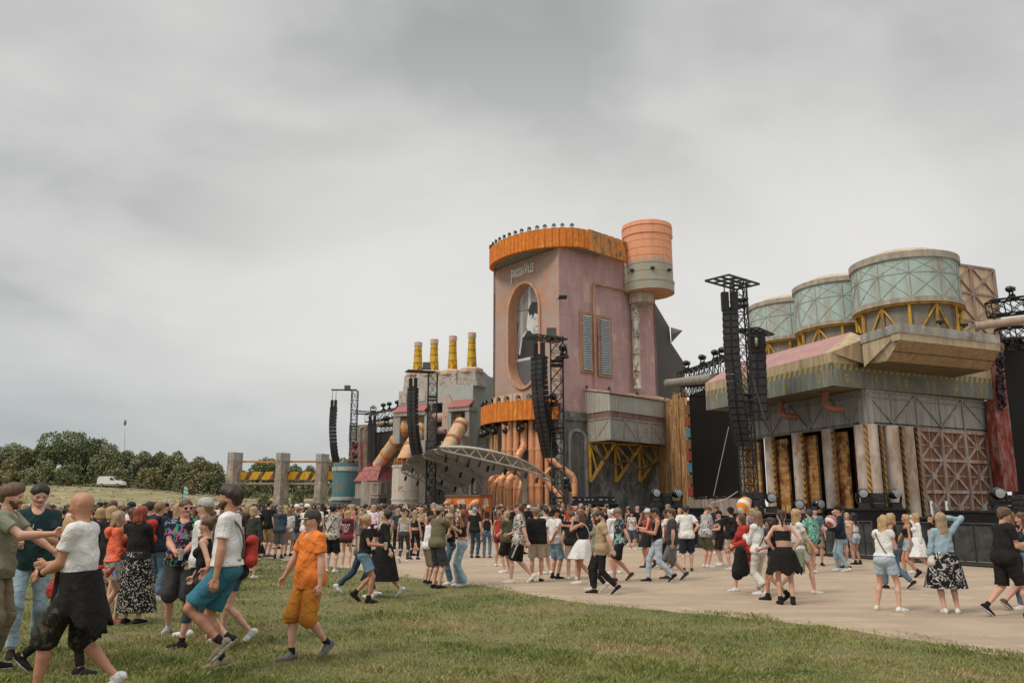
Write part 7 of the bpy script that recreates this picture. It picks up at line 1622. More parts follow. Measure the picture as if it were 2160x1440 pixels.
        if S.get('undershirt'): part('undershirt', capsules([(T((0, .01, 1.2)), T((0, .02, hem - .06)), .155 * W, .16 * W, PY, 1.28)], hb, .02, (), [(T((0, 0, hem - .05)), RU @ V(0, 0, -1))]), S['undershirt'], tpo)
    # bottom
    bt = S.get('bottom')
    if bt:
        kind, col = bt[0], bt[1]; cut = bt[2] if len(bt) > 2 else {'shorts': .95, 'pants': 1.93, 'leggings': 1.95, 'flare': 1.97, 'hot': .42, 'capri': 1.45}.get(kind, 0)
        if kind in ('skirt', 'dress', 'mini', 'frill'):
            zb = bt[2]; fl = bt[3] if len(bt) > 3 else .10; mb = MB(); R_, M_ = 14, 36; vs = []; kc = (legs[0][1] + legs[1][1]) / 2; sp_l = abs(legs[0][1][0] - legs[1][1][0]) / 2; sy = abs(legs[0][1][1] - legs[1][1][1]) / 2
            ac = (legs[0][2] + legs[1][2]) / 2
            if zb < .45: sy = max(sy, abs(legs[0][2][1] - legs[1][2][1]) / 2 * .8)
            wz = hip[2] + .125
            for i in range(R_ + 1):
                t = i / R_; z = wz + (zb - wz) * t; cc = T((0, 0, 1.03)) * (1 - t) + np.array([kc[0], kc[1], z]) * t; wq = min(1, (wz - z) / .13) ** .6; rx = ((.142 + .046 * wq) * W + .012 + (fl + sp_l * .4) * t); ry = ((.118 + .035 * wq) * W + .012 + (fl * .8 + sy * .9) * t)
                for j in range(M_):
                    a = 2 * PI * j / M_; fo = 1 + .05 * t * math.sin(9 * a + sd_) + .03 * t * math.sin(5 * a + 2 * sd_); zz_ = z + (.05 * math.sin(6 * a + sd_) if (kind == 'frill' and i > R_ - 3) else 0)
                    vs.append((cc[0] + rx * fo * math.cos(a), cc[1] + ry * fo * math.sin(a), zz_))
            fs = [(i*M_+j, i*M_+(j+1) % M_, (i+1)*M_+(j+1) % M_, (i+1)*M_+j) for i in range(R_) for j in range(M_)]; mb.add(vs, fs, True, uv=[(0, 0, 0)] * len(vs)); mb.add(vs[:M_], [tuple(range(M_))], uv=[(0, 0, 0)] * M_)
            mpart('skirt', mb, col)
        else:
            e_ = {'shorts': .022, 'pants': .015, 'leggings': .006, 'flare': .02, 'hot': .010, 'capri': .006}[kind] + S.get('bloose', 0); pr = [(a[0], a[1], a[2] + e_ * .8, a[3] + e_ * .8) + tuple(a[4:]) for a in ([tor[0]] + tor[4:] if f > 9 else [tor[0]] + ([] if male else tor[-1:]))]
            pr.append((T((0, .0, 1.0)), T((0, .0, 1.03)), (.152 if male else .138) * W + .008, (.150 if male else .13) * W + .008, PY, 1.3))
            for hj, kn, an, s_ in legs:
                ta = min(1, cut); q = hj * (1 - ta) + kn * ta; ax = unit(kn - hj); r0, r1 = .088 * lw + e_, (.088 - (.034 if kind != 'shorts' else .016) * ta) * lw + e_ * (1.1 if kind == 'shorts' else 1.2)
                pr.append((hj, q + (ax * .05 if cut <= 1 else 0), r0, r1 + (.012 if kind in ('shorts', 'hot') else 0), None, 1, [(q, ax)] if cut <= 1 else []))
                if cut > 1: t2 = cut - 1; q2 = kn * (1 - t2) + an * t2; ax = unit(an - kn); pr.append((kn, q2 + ax * .05, (.056 if kind != 'shorts' else .068) * lw + e_ * 1.0, .084 * lw + e_ if kind == 'shorts' else  (.038 + e_ * 1.5 if kind != 'flare' else .095), None, 1, [(q2, ax)])); 
                if cut > 1.45: pr.append((kn, kn * .6 + an * .4, .05 * lw + e_, .052 * lw + e_))
            bo2 = part('bottoms', capsules(pr, hb, .028, (), [(T((0, 0, 1.045)), RU @ V(0, 0, 1))], fold=.008 if kind not in ('leggings', 'capri') and D < 40 else 0, fseed=sd_ + 1), col)
            if S.get('cuff'):
                q_ = [capsules([(hj * (1 - cut) + kn * cut, hj * (1 - cut + .10) + kn * (cut - .10), .088, .090, None, 1, [(hj * (1 - cut) + kn * cut, unit(kn - hj)), (hj * (1 - cut + .07) + kn * (cut - .07), -unit(kn - hj))])], hb, .01) for hj, kn, an, s_ in legs]; part('turn_ups', q_, S['cuff'], bo2)
            if S.get('band'): part('waistband', capsules([(T((0, 0, .98)), T((0, 0, 1.05)), .165 * W, .165 * W, PY, 1.28, [(T((0, 0, 1.045)), RU @ V(0, 0, 1)), (T((0, 0, .95)), RU @ V(0, 0, -1))])], hb, .01), S['band'], bo2)
    # feet
    shc = S.get('shoes', 'white'); boot = S.get('boots')
    for i, (hj, kn, an, s_) in enumerate(legs):
        yw, pt = math.radians(s_[3]), math.radians(s_[4]); RF = rotm('Z', -yw) @ rotm('X', -pt); 
        def Fp(*p): return an + RF @ np.array(p, float)
        if shc != 'bare':
            q = [(Fp(0, -.045, -.045), Fp(0, .07, -.055), .038, .040), (Fp(0, .07, -.055), Fp(0, .165, -.060), .042, .032), (Fp(0, -.035, -.03), Fp(0, .01, -.005), .038, .036)]
            if boot: q.append((Fp(0, -.01, -.03), Fp(0, -.005, .07), .048, .050, None, 1, [(Fp(0, 0, .075), RF @ V(0, 0, 1))]))
            pl = [(Fp(0, 0, -.083), RF @ V(0, 0, -1)), (Fp(0, 0, .02 if not boot else .08), RF @ V(0, 0, 1))]
            s1 = part('shoe', capsules(q, min(hb, .012), .02, (), pl), shc)
            if D < 28:
                so_ = [(a, b, ra + .006, rb + .006, None, 1) for a, b, ra, rb in [x_[:4] for x_ in q[:2]]]; part('sole', capsules(so_, min(hb, .011), .015, (), [(Fp(0, 0, -.090), RF @ V(0, 0, -1)), (Fp(0, 0, -.066), RF @ V(0, 0, 1))]), S.get('sole', 'offwhite' if not boot else 'black'), s1)
        so2 = S.get('socks')
        if so2: part('sock', capsules([(Fp(0, -.01, -.02), an * .82 + kn * .18, .040, .041, None, 1, [(an * .84 + kn * .16, unit(kn - an))])], min(hb, .014), .01), so2)
    # hair
    hr = S.get('hair', 'short'); hcol = hairmat(S.get('hairc', 'brown')); hv = max(hd, .008); ho = None
    face = [(Hp(0, .15, .0), Hp(0, .13, -.05), .095, .10)]
    def hpart(vf, name='hair'):
        pm = PM(); v_, f_ = vf
        if len(v_): d_ = v_ - hc; g_ = np.sin(70 * d_[:, 0] + 3 * np.sin(9 * d_[:, 2]) + fs_) + np.sin(63 * d_[:, 1] + 25 * d_[:, 2] * (1 if hr in ('short', 'thick', 'stubble') else 0) + 2 * fs_); v_ = v_ + d_ / np.maximum(.02, np.linalg.norm(d_ * V(1, 1, .4), axis=1))[:, None] * V(1, 1, .4) * (g_ * (.0022 if hr in ('short', 'stubble') else .0042))[:, None]
        pm.add((v_, f_)); return pm.mb.build(name, hcol, root, local=True)
    fs_ = rnd.uniform(0, 9)
    if hr == 'short': ho = hpart(capsules([(Hp(0, -.021, .058), Hp(0, .008, .066), .091, .086), (Hp(0, -.045, -.02), Hp(0, -.045, .04), .056, .068)], hv, .02, [(Hp(0, .16, -.01), Hp(0, .10, -.05), .10, .09), (Hp(-.1, .045, -.04), Hp(.1, .045, -.04), .07, .07)], [(Hp(0, 0, -.002), unit(RH @ V(0, .68, -1)))], fold=.003, fseed=fs_))
    elif hr == 'thick': ho = hpart(capsules([(Hp(0, -.026, .066), Hp(0, .022, .088), .098, .086), (Hp(0, -.055, .01), Hp(0, -.05, .05), .068, .075), (Hp(-.03, .065, .115), Hp(.03, .07, .11), .034, .030)], hv, .02, [(Hp(0, .165, -.01), Hp(0, .11, -.05), .10, .09), (Hp(-.1, .05, -.045), Hp(.1, .05, -.045), .062, .062)], [(Hp(0, 0, -.022), unit(RH @ V(0, .6, -1)))], fold=.006, fseed=fs_))
    elif hr == 'stubble' and S.get('hairc') != 'shaved': ho = hpart(capsules([(Hp(0, -.02, .064), Hp(0, .0, .068), .0855, .082)], hv, .01, [(Hp(0, .17, .03), Hp(0, .13, -.05), .11, .10)], [(Hp(0, 0, .02), unit(RH @ V(0, .55, -1)))]))
    elif hr in ('long', 'bob', 'midlong'):
        ln = {'long': -.33, 'midlong': -.2, 'bob': -.10}[hr]; bk = RU @ V(0, 0, 1)
        dn = lambda x, y, z: hc + RH @ (V(x, y, 0) * HS) + (RH @ V(0, 0, max(z, -.06) * HS)) + RU @ V(0, 0, min(0, z + .06))
        q = [(Hp(0, -.022, .062), Hp(0, .006, .070), .096, .090)]
        for x, y in ((-.055, -.045), (0, -.062), (.055, -.045), (.068, -.005), (-.068, -.005)): q.append((dn(x, y, .02), dn(x * 1.15, y - (.045 if y < -.02 else -.01), ln * rnd.uniform(.85, 1.05)), .048 if y < -.02 else .03, .026))
        ho = hpart(capsules(q, hv, .03, [(Hp(0, .16, .0), Hp(0, .12, -.06), .093, .088), (Hp(0, .10, -.12), Hp(0, .14, -.3), .07, .10)], fold=.006, fseed=fs_))
    elif hr in ('pony', 'bun'):
        q = [(Hp(0, -.022, .062), Hp(0, .006, .070), .091, .086), (Hp(0, -.05, .0), Hp(0, -.05, .05), .058, .07)]
        if hr == 'bun': q.append((Hp(0, -.10, .10), Hp(0, -.11, .11), .042, .042))
        else: q += [(Hp(0, -.09, .08), Hp(0, -.15, .07), .03, .034), (Hp(0, -.15, .07), Hp(0, -.17, -.07), .036, .030), (Hp(0, -.17, -.07), Hp(0, -.15, -.22), .030, .012)]
        ho = hpart(capsules(q, hv, .02, [(Hp(0, .155, .0), Hp(0, .11, -.05), .095, .085), (Hp(-.1, .04, -.04), Hp(.1, .04, -.04), .065, .065)], fold=.003, fseed=fs_))
    ht = S.get('hat')
    if ht:
        kind, col = ht[0], ht[1]; q = [(Hp(0, -.022, .075), Hp(0, .008, .080), .098, .092)]; pl = [(Hp(0, 0, .052), RH @ V(0, .12, -1))]
        hh_o = part('cap' if kind != 'sunhat' else 'hat', capsules(q, hv, .02, (), pl), col)
        sgn = -1 if kind == 'backcap' else 1
        if kind == 'sunhat': part('brim', capsules([(Hp(0, -.0, .06), Hp(0, .01, .06), .15, .15, unit(RH @ V(0, 0, 1)), 9.)], hv, .01), col, hh_o)
        elif kind != 'beanie': part('brim', capsules([(Hp(0, sgn * .07, .062), Hp(0, sgn * .135, .050), .075, .060, unit(RH @ V(0, -.15, 1)), 7.)], hv, .01, [(Hp(0, -.1 * sgn, .06), Hp(0, 0, .06), .07, .07)]), S.get('brimc', col), hh_o)
    if S.get('glasses'):
        mb = MB()
        for sx in (1, -1): mb.ell(Hp(sx * .034, .100, .022), (.026, .008, .018), 10, 6, Matrix(RH.tolist())); mb.tube([Vector(Hp(sx * .058, .094, .028)), Vector(Hp(sx * .086, -.01, .026))], .004, 4)
        mb.tube([Vector(Hp(-.02, .106, .026)), Vector(Hp(.02, .106, .026))], .004, 4); mb.build('sunglasses', mat('dark lenses', (.01, .01, .012), .15, .1, bump=0), root, local=True)
    # extras
    for ex in S.get('extra', ()):
        k, col = ex[0], ex[1]
        if k == 'strap':
            sgn = ex[2] if len(ex) > 2 else 1; rr = .168 * W ** .8 + .03; mb = MB(); pts = []
            for j in range(25):
                a = 2 * PI * j / 24; z = 1.20 + .235 * math.cos(a); x = sgn * .13 * math.cos(a) ; y = math.sin(a) * (rr / 1.3); pts.append(Vector(TS((x, y, z))))
            mb.tube(pts, .011, 5); mpart('strap', mb, col)
        elif k == 'backpack': part('backpack', capsules([(TS((-.06, -.16, 1.36)), TS((.06, -.16, 1.36)), .065, .065), (TS((-.07, -.17, 1.08)), TS((.07, -.17, 1.08)), .08, .08), (TS((-.03, -.17, 1.1)), TS((.03, -.17, 1.35)), .09, .08)], hb, .04), col)
        elif k == 'fanny': part('waist_bag', capsules([(T((-.08, .16 + .05 * f, 1.0)), T((.08, .16 + .05 * f, 1.0)), .05, .05)], hb, .02), col)
        elif k == 'bag': part('shoulder_bag', capsules([(T((ex[2] * .2, .02, .96)), T((ex[2] * .22, -.02, .88)), .07, .08)], hb, .02), col)
        elif k == 'waist_jacket':
            mb = MB(); R_, M_ = 12, 30; vs = []
            for ly in (0, -.018):
                for i in range(R_ + 1):
                    t = i / R_
                    for j in range(M_ + 1):
                        a = math.radians(270 + (j / M_ - .5) * 2 * (128 - 38 * t)); L_ = .50 + .07 * math.sin(3 * a + sd_) + .05 * math.cos(a) + .03 * math.sin(11 * a)
                        rr = 1 + .10 * t * math.sin(8 * a + sd_ + 2 * t) + .04 * t * math.sin(17 * a); rx, ry = (.185 + .05 * t) * W + ly, (.155 + .085 * t) * W + ly; vs.append(T((rx * rr * math.cos(a), ry * rr * math.sin(a), 1.07 - L_ * t)))
            n1 = (R_ + 1) * (M_ + 1); fs = []
            for i in range(R_):
                for j in range(M_): a, b = i * (M_ + 1) + j, (i + 1) * (M_ + 1) + j; fs += [(a, a + 1, b + 1, b), (n1 + b, n1 + b + 1, n1 + a + 1, n1 + a)]
            for j in range(M_): b = R_ * (M_ + 1) + j; fs.append((b, b + 1, n1 + b + 1, n1 + b))
            for i in range(R_): a, b = i * (M_ + 1), (i + 1) * (M_ + 1); fs += [(a, b, n1 + b, n1 + a), (a + M_, n1 + a + M_, n1 + b + M_, b + M_)]
            mb.add(vs, fs, True, uv=[(0, 0, 0)] * len(vs)); v_, f_ = capsules([(T((0, .15 * W, 1.03)), T((.12, .12 * W, 1.04)), .035, .03), (T((0, .15 * W, 1.03)), T((-.12, .12 * W, 1.05)), .035, .03), (T((.02, .16 * W, 1.02)), T((.07, .20, .72)), .035, .03), (T((-.02, .16 * W, 1.02)), T((-.06, .19, .76)), .035, .03)], hb, .02, fold=.004)
            mb.add(v_.tolist(), f_, True, uv=[(0, 0, 0)] * len(v_)); mpart('tied_jacket', mb, col)
        elif k == 'watch':
            sj, el, wr, hn = arms[ex[2]]; ax = unit(wr - el); part('watch', capsules([(wr - ax * .035, wr - ax * .012, .035, .035, None, 1, [(wr - ax * .01, ax), (wr - ax * .038, -ax)])], .007, .01), col)
        elif k == 'cup':
            sj, el, wr, hn = arms[ex[2]]; ax = unit(wr - el); c_ = wr + ax * .09; mb = MB(); mb.lathe([(.026, -.07), (.036, .07)], Vector(c_), 12); mpart('cup', mb, col)
        elif k == 'phone':
            sj, el, wr, hn = arms[ex[2]]; ax = unit(wr - el); c_ = wr + ax * .11; mb = MB(); mb.box(c_, (.07, .012, .14), Matrix.Rotation(-.6, 3, 'X')); mpart('phone', mb, col)
        elif k == 'pants_side':
            pass
        elif k == 'print':                                          # back print: words and badge
            txt, colr = col, WHITE; yb = -(.165 * W ** .7 / 1.42 + .045); c_ = TS((0, yb, 1.30))
            o = text(txt, .085, c_, tuple(-(RU @ V(-1, 0, 0))), tuple(RU @ V(0, 0, 1)), colr, 'back_print', None, sx=1.1, ext=.004); o.parent = root
            mb = MB(); 
            for j in range(14): a0, a1 = 2*PI*j/14, 2*PI*(j+1)/14; mb.tube([Vector(TS((.045*math.cos(a0), yb - .004, 1.20+.045*math.sin(a0)))), Vector(TS((.045*math.cos(a1), yb - .004, 1.20+.045*math.sin(a1))))], .008, 4)
            for sx in (-1, 1): 
                for j in range(3): mb.bar(TS((sx*.075, yb - .004, 1.24-.035*j)), TS((sx*.10, yb - .004, 1.24-.035*j)), .010)
            mb.bar(TS((-.08, yb - .004, 1.13)), TS((.08, yb - .004, 1.13)), .010); mb.bar(TS((-.06, yb - .004, 1.10)), TS((.06, yb - .004, 1.10)), .010); mb.build('back_badge', WHITE, root, local=True)
        elif k == 'chestlogo':
            yb = .165 * W ** .7 / 1.42 + .030; o = text(col, .06, TS((.05, yb, 1.30)), tuple(-(RU @ V(1, 0, 0))), tuple(RU @ V(0, 0, 1)), WHITE, 'chest_print', None, sx=1.0, ext=.004); o.parent = root
        elif k == 'sidestripe':
            mb = MB()
            for hj, kn, an, s_ in legs:
                sx = 1 if hj[0] > 0 else -1; o_ = V(sx * .118 * lw, 0, 0); mb.bar(hj + o_, hj * .12 + kn * .88 + o_ * .92, .012, .035, up=(0, 1, 0))
            mpart('side_stripes', mb, col)
        elif k == 'brace':
            hj, kn, an, s_ = legs[ex[2]]; part('knee_brace', capsules([(hj * .35 + kn * .65, kn * .55 + an * .45, .074, .060, None, 1, [(hj * .3 + kn * .7, unit(hj - kn)), (kn * .6 + an * .4, unit(an - kn))]), (kn, kn * .6 + an * .4, .066, .060, None, 1, [(kn * .6 + an * .4, unit(an - kn))])], hb, .02), col)
    return root
FACE = {'away': 0, 'right': 90, 'camera': 180, 'left': 270}
def put(S, u, vh, D, face, label, group=None, hz=None):
    """place a built person so that the head top sits at photo row vh when standing at distance D"""
    S = dict(S); S['D'] = D; Hh = zv(vh, D); S['h'] = max(1.50, min(2.0, Hh / S.get('hk', .985)))
    r = person(S); p = at(u, 1150, Y=D); a = FACE.get(face, face) if isinstance(face, str) else face
    r.location = (p.x, D, 0); r.rotation_euler = (0, 0, -math.radians(a)); tag(r, label, 'person', group); return r
# ------------------------------------------------------------- the people one can tell apart
P_ = [
 # spec, u, v_head, D, facing, label
 (dict(fat=.55, skin='tan', top=('tee', 'white'), bottom=('shorts', 'camo', 1.12), stride=0.61, lead='l', hands=('drink', 'belly'), hair='stubble', hairc='shaved', shoes='white', lean=3, look=0, extra=(('waist_jacket', 'black'), ('watch', 'black', 1)), hem=1.06), 192, 1036, 7.75, 268, 'man with shaved head in white T-shirt walking left, black jacket tied round his waist'),
 (dict(skin='fair', top=('tee', 'teal'), bottom=('pants', 'ltdenim'), stride=0.53, hands=('drink', 'phone'), hair='short', hairc='black', shoes='black', nod=18, look=-10, extra=(('watch', 'black', 0), ('chestlogo', 'JU'))), 72, 1021, 10.0, 150, 'tall dark haired man in dark teal T-shirt and light jeans looking down at left'),
 (dict(skin='fair', top=('tee', 'sage'), bottom=('pants', 'khaki'), hands=((.12, .48, 1.30), (-.10, .46, 1.12)), hair='thick', hairc='brown', shoes='black', beard=1, lean=4, loose=.01), -2, 1024, 9.0, 80, 'bearded man in sage green T-shirt cut by the left edge, gesturing with his hands'),
 (dict(sex='f', skin='fair', top=('jacket', 'red'), bottom=('leggings', 'black'), stride=0.81, hands=('belly', 'drink'), hair='long', hairc='blond', shoes='black', extra=(('phone', 'red', 1),)), 132, 1083, 8.9, 90, 'blond woman in red jacket and black leggings half hidden behind the man in white'),
 (dict(sex='f', fat=.1, skin='fair', top=('hoodie', 'coral'), bottom=('mini', 'holo', .68, .04), hands=('belly', 'belly'), hair='bob', hairc='ash', shoes='pink', stride=0.20, hem=.95), 243, 1080, 12.6, 60, 'woman in neon coral top, shiny iridescent skirt and pink shoes'),
 (dict(sex='f', fat=.75, skin='fair', top=('long', 'black'), bottom=('skirt', 'sequin', .17, .045), hands=('belly', 'belly'), hair='bob', hairc='red', shoes='black', loose=.012, hem=.95), 291, 1069, 12.5, 8, 'woman with red bob seen from behind in black sweater and long sparkly skirt'),
 (dict(fat=.2, skin='fair', top=('hoodie', 'navy'), bottom=('pants', 'denim'), hair='short', hairc='light', shoes='white', extra=(('backpack', 'red'),)), 330, 1060, 15.5, 20, 'person in navy hoodie with red backpack left of the neon shirt man'),
 (dict(fat=.7, skin='pink', top=('tee', 'neon'), bottom=('shorts', 'dkgrey', 1.03), hands=('belly', 'belly'), hair='short', hairc='brown', shoes='ltgrey', glasses=1, cuff='ltgrey', look=-30, extra=(('cup', 'ltgrey', 1),), loose=.01), 386, 1055, 11.7, 165, 'stout man in sunglasses and black shirt with neon colour splashes'),
 (dict(fat=.2, skin='fair', top=('tee', 'white'), bottom=('shorts', 'black'), stride=0.50, hands=('fwd', 'back'), hair='short', hairc='light', hat=('cap', 'ltgrey'), shoes='white'), 437, 1053, 11.2, 275, 'man in pale grey cap and white T-shirt walking between neon shirt and dark haired man'),
 (dict(sex='f', fat=.35, skin='fair', top=('tank', 'black'), bottom=('capri', 'dkgrey', 1.35), stride=0.77, hands=('fwd', 'back'), hair='bun', hairc='brown', shoes='black', socks='black', extra=(('brace', 'slate', 0),)), 448, 1085, 10.3, 272, 'woman in black top with knee bandage mostly hidden behind the man in blue shorts'),
 (dict(sex='f', skin='fair', top=('tee', 'black'), bottom=('hot', 'dkdenim', .5), stride=0.47, hands=('down', 'down'), hair='bun', hairc='dark', shoes='white', extra=(('backpack', 'red'),)), 512, 1082, 10.8, 265, 'woman with red backpack right behind the dark haired man in white'),
 (dict(fat=.12, skin='tan', top=('tee', 'white'), bottom=('shorts', 'blue', .86), feet=((.10, .03, .0, 0, 12), (-.08, -.06, .10, 0, 46)), hipy=.0, hem=.98, hands=('fwd', 'down'), hair='thick', hairc='dark', beard=1, shoes='khaki', sole='offwhite', socks='black', undershirt='coral', band='stripe', extra=(('strap', 'grey', -1),), nod=-4), 482, 1027, 8.95, 268, 'dark haired man in tight white T-shirt and blue shorts walking left on one foot'),
 (dict(fat=.5, skin='fair', top=('tee', 'orange'), bottom=('shorts', 'ochre', 1.18), stride=0.42, hands=('out', 'down'), hair='short', hairc='brown', hat=('cap', 'dkgrey'), brimc='sand', shoes='grey', socks='black', sole='khaki', loose=.015, look=12, hem=.82), 664, 1080, 9.75, 225, 'man in bright orange T-shirt, ochre shorts and dark cap striding over the grass'),
 (dict(sex='f', fat=.3, skin='tan', top=('tee', 'black'), bottom=('shorts', 'wash', .72), stride=0.35, hands=('drink', 'drink'), hair='pony', hairc='blond', shoes='black', boots=1, socks='black', hem=.97, crouch=.02, nod=4, extra=(('cup', 'offwhite', 0), ('fanny', 'black'), ('bag', 'blue', -1))), 766, 1084, 15.2, 85, 'woman with blond ponytail in black T-shirt and denim shorts holding a cup'),
 (dict(sex='f', skin='fair', top=('long', 'black'), bottom=('skirt', 'black', .33, .06), stride=0.6, lead='l', hands=('fwd', 'back'), hair='bun', hairc='dark', shoes='white', look=0, nod=-12, hem=1.0), 818, 1074, 16.0, 282, 'woman in long black dress with sheer sleeves striding beside the ponytail woman'),
 (dict(sex='f', skin='fair', top=('tee', 'grey'), bottom=('pants', 'dkdenim'), stride=0.85, hands=('down', 'down'), hair='long', hairc='light', shoes='white'), 752, 1078, 16.6, 90, 'long haired person in blue jeans hidden behind the ponytail woman'),
 (dict(sex='f', skin='fair', top=('hoodie', 'maroon'), bottom=('hot', 'black', .3), hands=('belly', 'belly'), hair='midlong', hairc='blond', shoes='offwhite', hem=.82, extra=(('print', 'ECLAT'),)), 731, 1077, 23.2, 4, 'blond woman in maroon hoodie with white back print and bare legs'),
 (dict(skin='fair', top=('shirt', 'sketch'), bottom=('shorts', 'black'), hands=('belly', 'belly'), hair='thick', hairc='black', shoes='white', extra=(('strap', 'black', 1),)), 700, 1065, 21.8, 10, 'man in cream shirt with dark scribble print and black crossbody strap'),
 (dict(skin='fair', top=('tee', 'black'), bottom=('shorts', 'tan', 1.0), hands=('down', 'pocket'), hair='short', hairc='dark', shoes='grey', fat=.2), 563, 1056, 28.5, 30, 'very tall man in black T-shirt and tan shorts by the sand edge'),
 (dict(skin='fair', fat=.35, top=('hoodie', 'slate'), bottom=('shorts', 'grey', 1.0), hands=('belly', 'belly'), hair='short', hairc='grey', hat=('beanie', 'grey'), shoes='dkgrey', socks='black'), 588, 1068, 27.5, 2, 'man in slate blue hoodie and grey shorts seen from behind'),
 (dict(sex='f', skin='fair', top=('tee', 'white'), bottom=('mini', 'plaid', .6, .08), hair='bob', hairc='light', shoes='black'), 608, 1073, 29, 10, 'person in white T-shirt and pinkish plaid skirt'),
 (dict(skin='fair', top=('tee', 'navy'), bottom=('shorts', 'denim'), hands=('belly', 'belly'), hair='short', hairc='brown', shoes='black', stride=0.20), 627, 1071, 28.5, 60, 'man in navy T-shirt and denim shorts turning right'),
 (dict(skin='fair', fat=.2, top=('tee', 'white'), bottom=('shorts', 'navy'), hands=('belly', 'belly'), hair='short', hairc='brown', hat=('cap', 'white'), shoes='white'), 644, 1064, 27, 15, 'man in white cap and white T-shirt near the sand edge'),
 (dict(skin='fair', fat=.2, top=('tee', 'black'), bottom=('shorts', 'dkgrey', 1.0), hands=('belly', 'belly'), hair='short', hairc='black', shoes='black', extra=(('backpack', 'grey'),)), 540, 1068, 28, 355, 'person with grey patterned backpack left of the very tall man'),
 (dict(sex='f', skin='fair', top=('tee', 'ltgrey'), bottom=('leggings', 'dkgrey'), stride=0.30, hands=('down', 'down'), hair='long', hairc='blond', hat=('beanie', 'black'), shoes='white', hem=1.02), 851, 1075, 25.6, 12, 'woman in grey top, black cap and dark leggings with long fair hair'),
 (dict(sex='f', skin='fair', top=('crop', 'black'), bottom=('leggings', 'black'), hair='long', hairc='ash', shoes='black', stride=0.20), 874, 1076, 27, 20, 'woman in black with long ash hair right of the grey top woman'),
 (dict(skin='fair', fat=.2, top=('tee', 'white'), bottom=('shorts', 'khaki', 1.05), hands=('belly', 'belly'), hair='short', hairc='brown', shoes='black', lean=6), 903, 1088, 18.8, 60, 'man in white T-shirt and khaki shorts hidden behind the olive T-shirt'),
 (dict(skin='fair', fat=.45, top=('tee', 'olive'), bottom=('shorts', 'dkgrey', 1.0), hands=('point', 'drink'), hair='short', hairc='dark', hat=('backcap', 'khaki'), shoes='black', lean=4, beard=1, loose=.012), 922, 1069, 17.7, 48, 'man in olive T-shirt, dark shorts and backwards khaki cap'),
 (dict(sex='f', skin='fair', top=('tank', 'black'), bottom=('pants', 'denim'), hands=('chest', 'phone'), hair='long', hairc='ash', shoes='white', nod=22), 951, 1083, 18.6, 268, 'fair haired woman in black top and ripped jeans looking down'),
 (dict(sex='f', skin='tan', top=('crop', 'black'), bottom=('flare', 'ltdenim'), hands=('face', 'head'), hair='long', hairc='brown', glasses=1, shoes='white', stride=0.12), 974, 1077, 18.2, 262, 'woman in black crop top and wide pale jeans raising her arm'),
 (dict(skin='fair', fat=.2, top=('tee', 'black'), bottom=('pants', 'dkdenim'), hair='short', hairc='grey', shoes='black'), 1001, 1070, 28, 20, 'man in black T-shirt and dark jeans with his back turned'),
 (dict(sex='f', skin='fair', top=('tank', 'black'), bottom=('pants', 'denim'), hair='bob', hairc='black', hat=('sunhat', 'black'), shoes='brown', extra=(('bag', 'offwhite', 1),)), 1027, 1080, 28, 5, 'person in black sleeveless top, jeans and dark hat seen from behind'),
 (dict(skin='fair', fat=.3, top=('tee', 'dkolive'), bottom=('shorts', 'black', 1.0), hands=('face', 'belly'), hair='bun', hairc='ash', shoes='white', loose=.01), 1069, 1079, 21.8, 310, 'person in dark olive T-shirt and black shorts with hair tied up'),
 (dict(sex='f', skin='tan', top=('tank', 'red'), bottom=('hot', 'maroon'), hands=('face', 'down'), hair='pony', hairc='light', shoes='white'), 1053, 1078, 24, 20, 'woman in red top and maroon shorts left of the olive T-shirt person'),
 (dict(skin='fair', top=('shirt', 'sketch'), bottom=('shorts', 'black', 1.0), stride=0.50, hands=('belly', 'back'), hair='thick', hairc='brown', shoes='white', loose=.03, lead='l', extra=(('strap', 'black', 1), ('fanny', 'black'), ('sidestripe', 'ltgrey'))), 1101, 1063, 18.9, 278, 'man in loose white shirt with black sketch print walking left'),
 (dict(skin='pink', fat=.25, top=('long', 'black'), bottom=('shorts', 'beige', .85), hands=('pocket', 'pocket'), hair='short', hairc='light', hat=('cap', 'khaki'), shoes='black', socks='white', loose=.01), 1131, 1071, 19.3, 8, 'man in black sweater, beige shorts and khaki cap seen from behind'),
 (dict(skin='tan', fat=.2, top=('tee', 'white'), bottom=('shorts', 'wash', 1.0), hands=('behind', 'behind'), hair='short', hairc='black', hat=('cap', 'black'), shoes='black', socks='black', look=25), 1171, 1073, 20.0, 50, 'man in white T-shirt, denim shorts and black cap with hands behind his back'),
 (dict(skin='fair', top=('tee', 'offwhite'), bottom=('shorts', 'beige', 1.0), hands=('belly', 'pocket'), hair='short', hairc='dark', shoes='white'), 1152, 1069, 21.3, 320, 'man in cream T-shirt with striped sleeves between the sweater and white T-shirt men'),
 (dict(skin='fair', fat=.3, top=('tee', 'black'), bottom=('shorts', 'beige', .95), hands=('down', 'down'), hair='short', hairc='brown', shoes='white'), 1207, 1078, 19.7, 12, 'man in black T-shirt and beige shorts holding the woman in the white skirt'),
 (dict(sex='f', skin='tan', top=('tank', 'black'), bottom=('mini', 'white', .62, .10), stride=0.45, hands=('reach', 'face'), hair='midlong', hairc='brown', shoes='white', fat=.15, extra=(('strap', 'white', -1),), lean=5), 1236, 1077, 18.5, 285, 'woman in black top and short white skirt with a thin white strap'),
 (dict(skin='fair', fat=.15, top=('tee', 'sand'), bottom=('pants', 'black'), stride=0.53, hands=('down', 'back'), hair='short', hairc='dark', beard=1, shoes='black', sole='white', nod=22, loose=.02, hem=.82, bloose=.0), 1276, 1077, 16.6, 275, 'bearded man in sand coloured T-shirt and black ripped trousers walking left'),
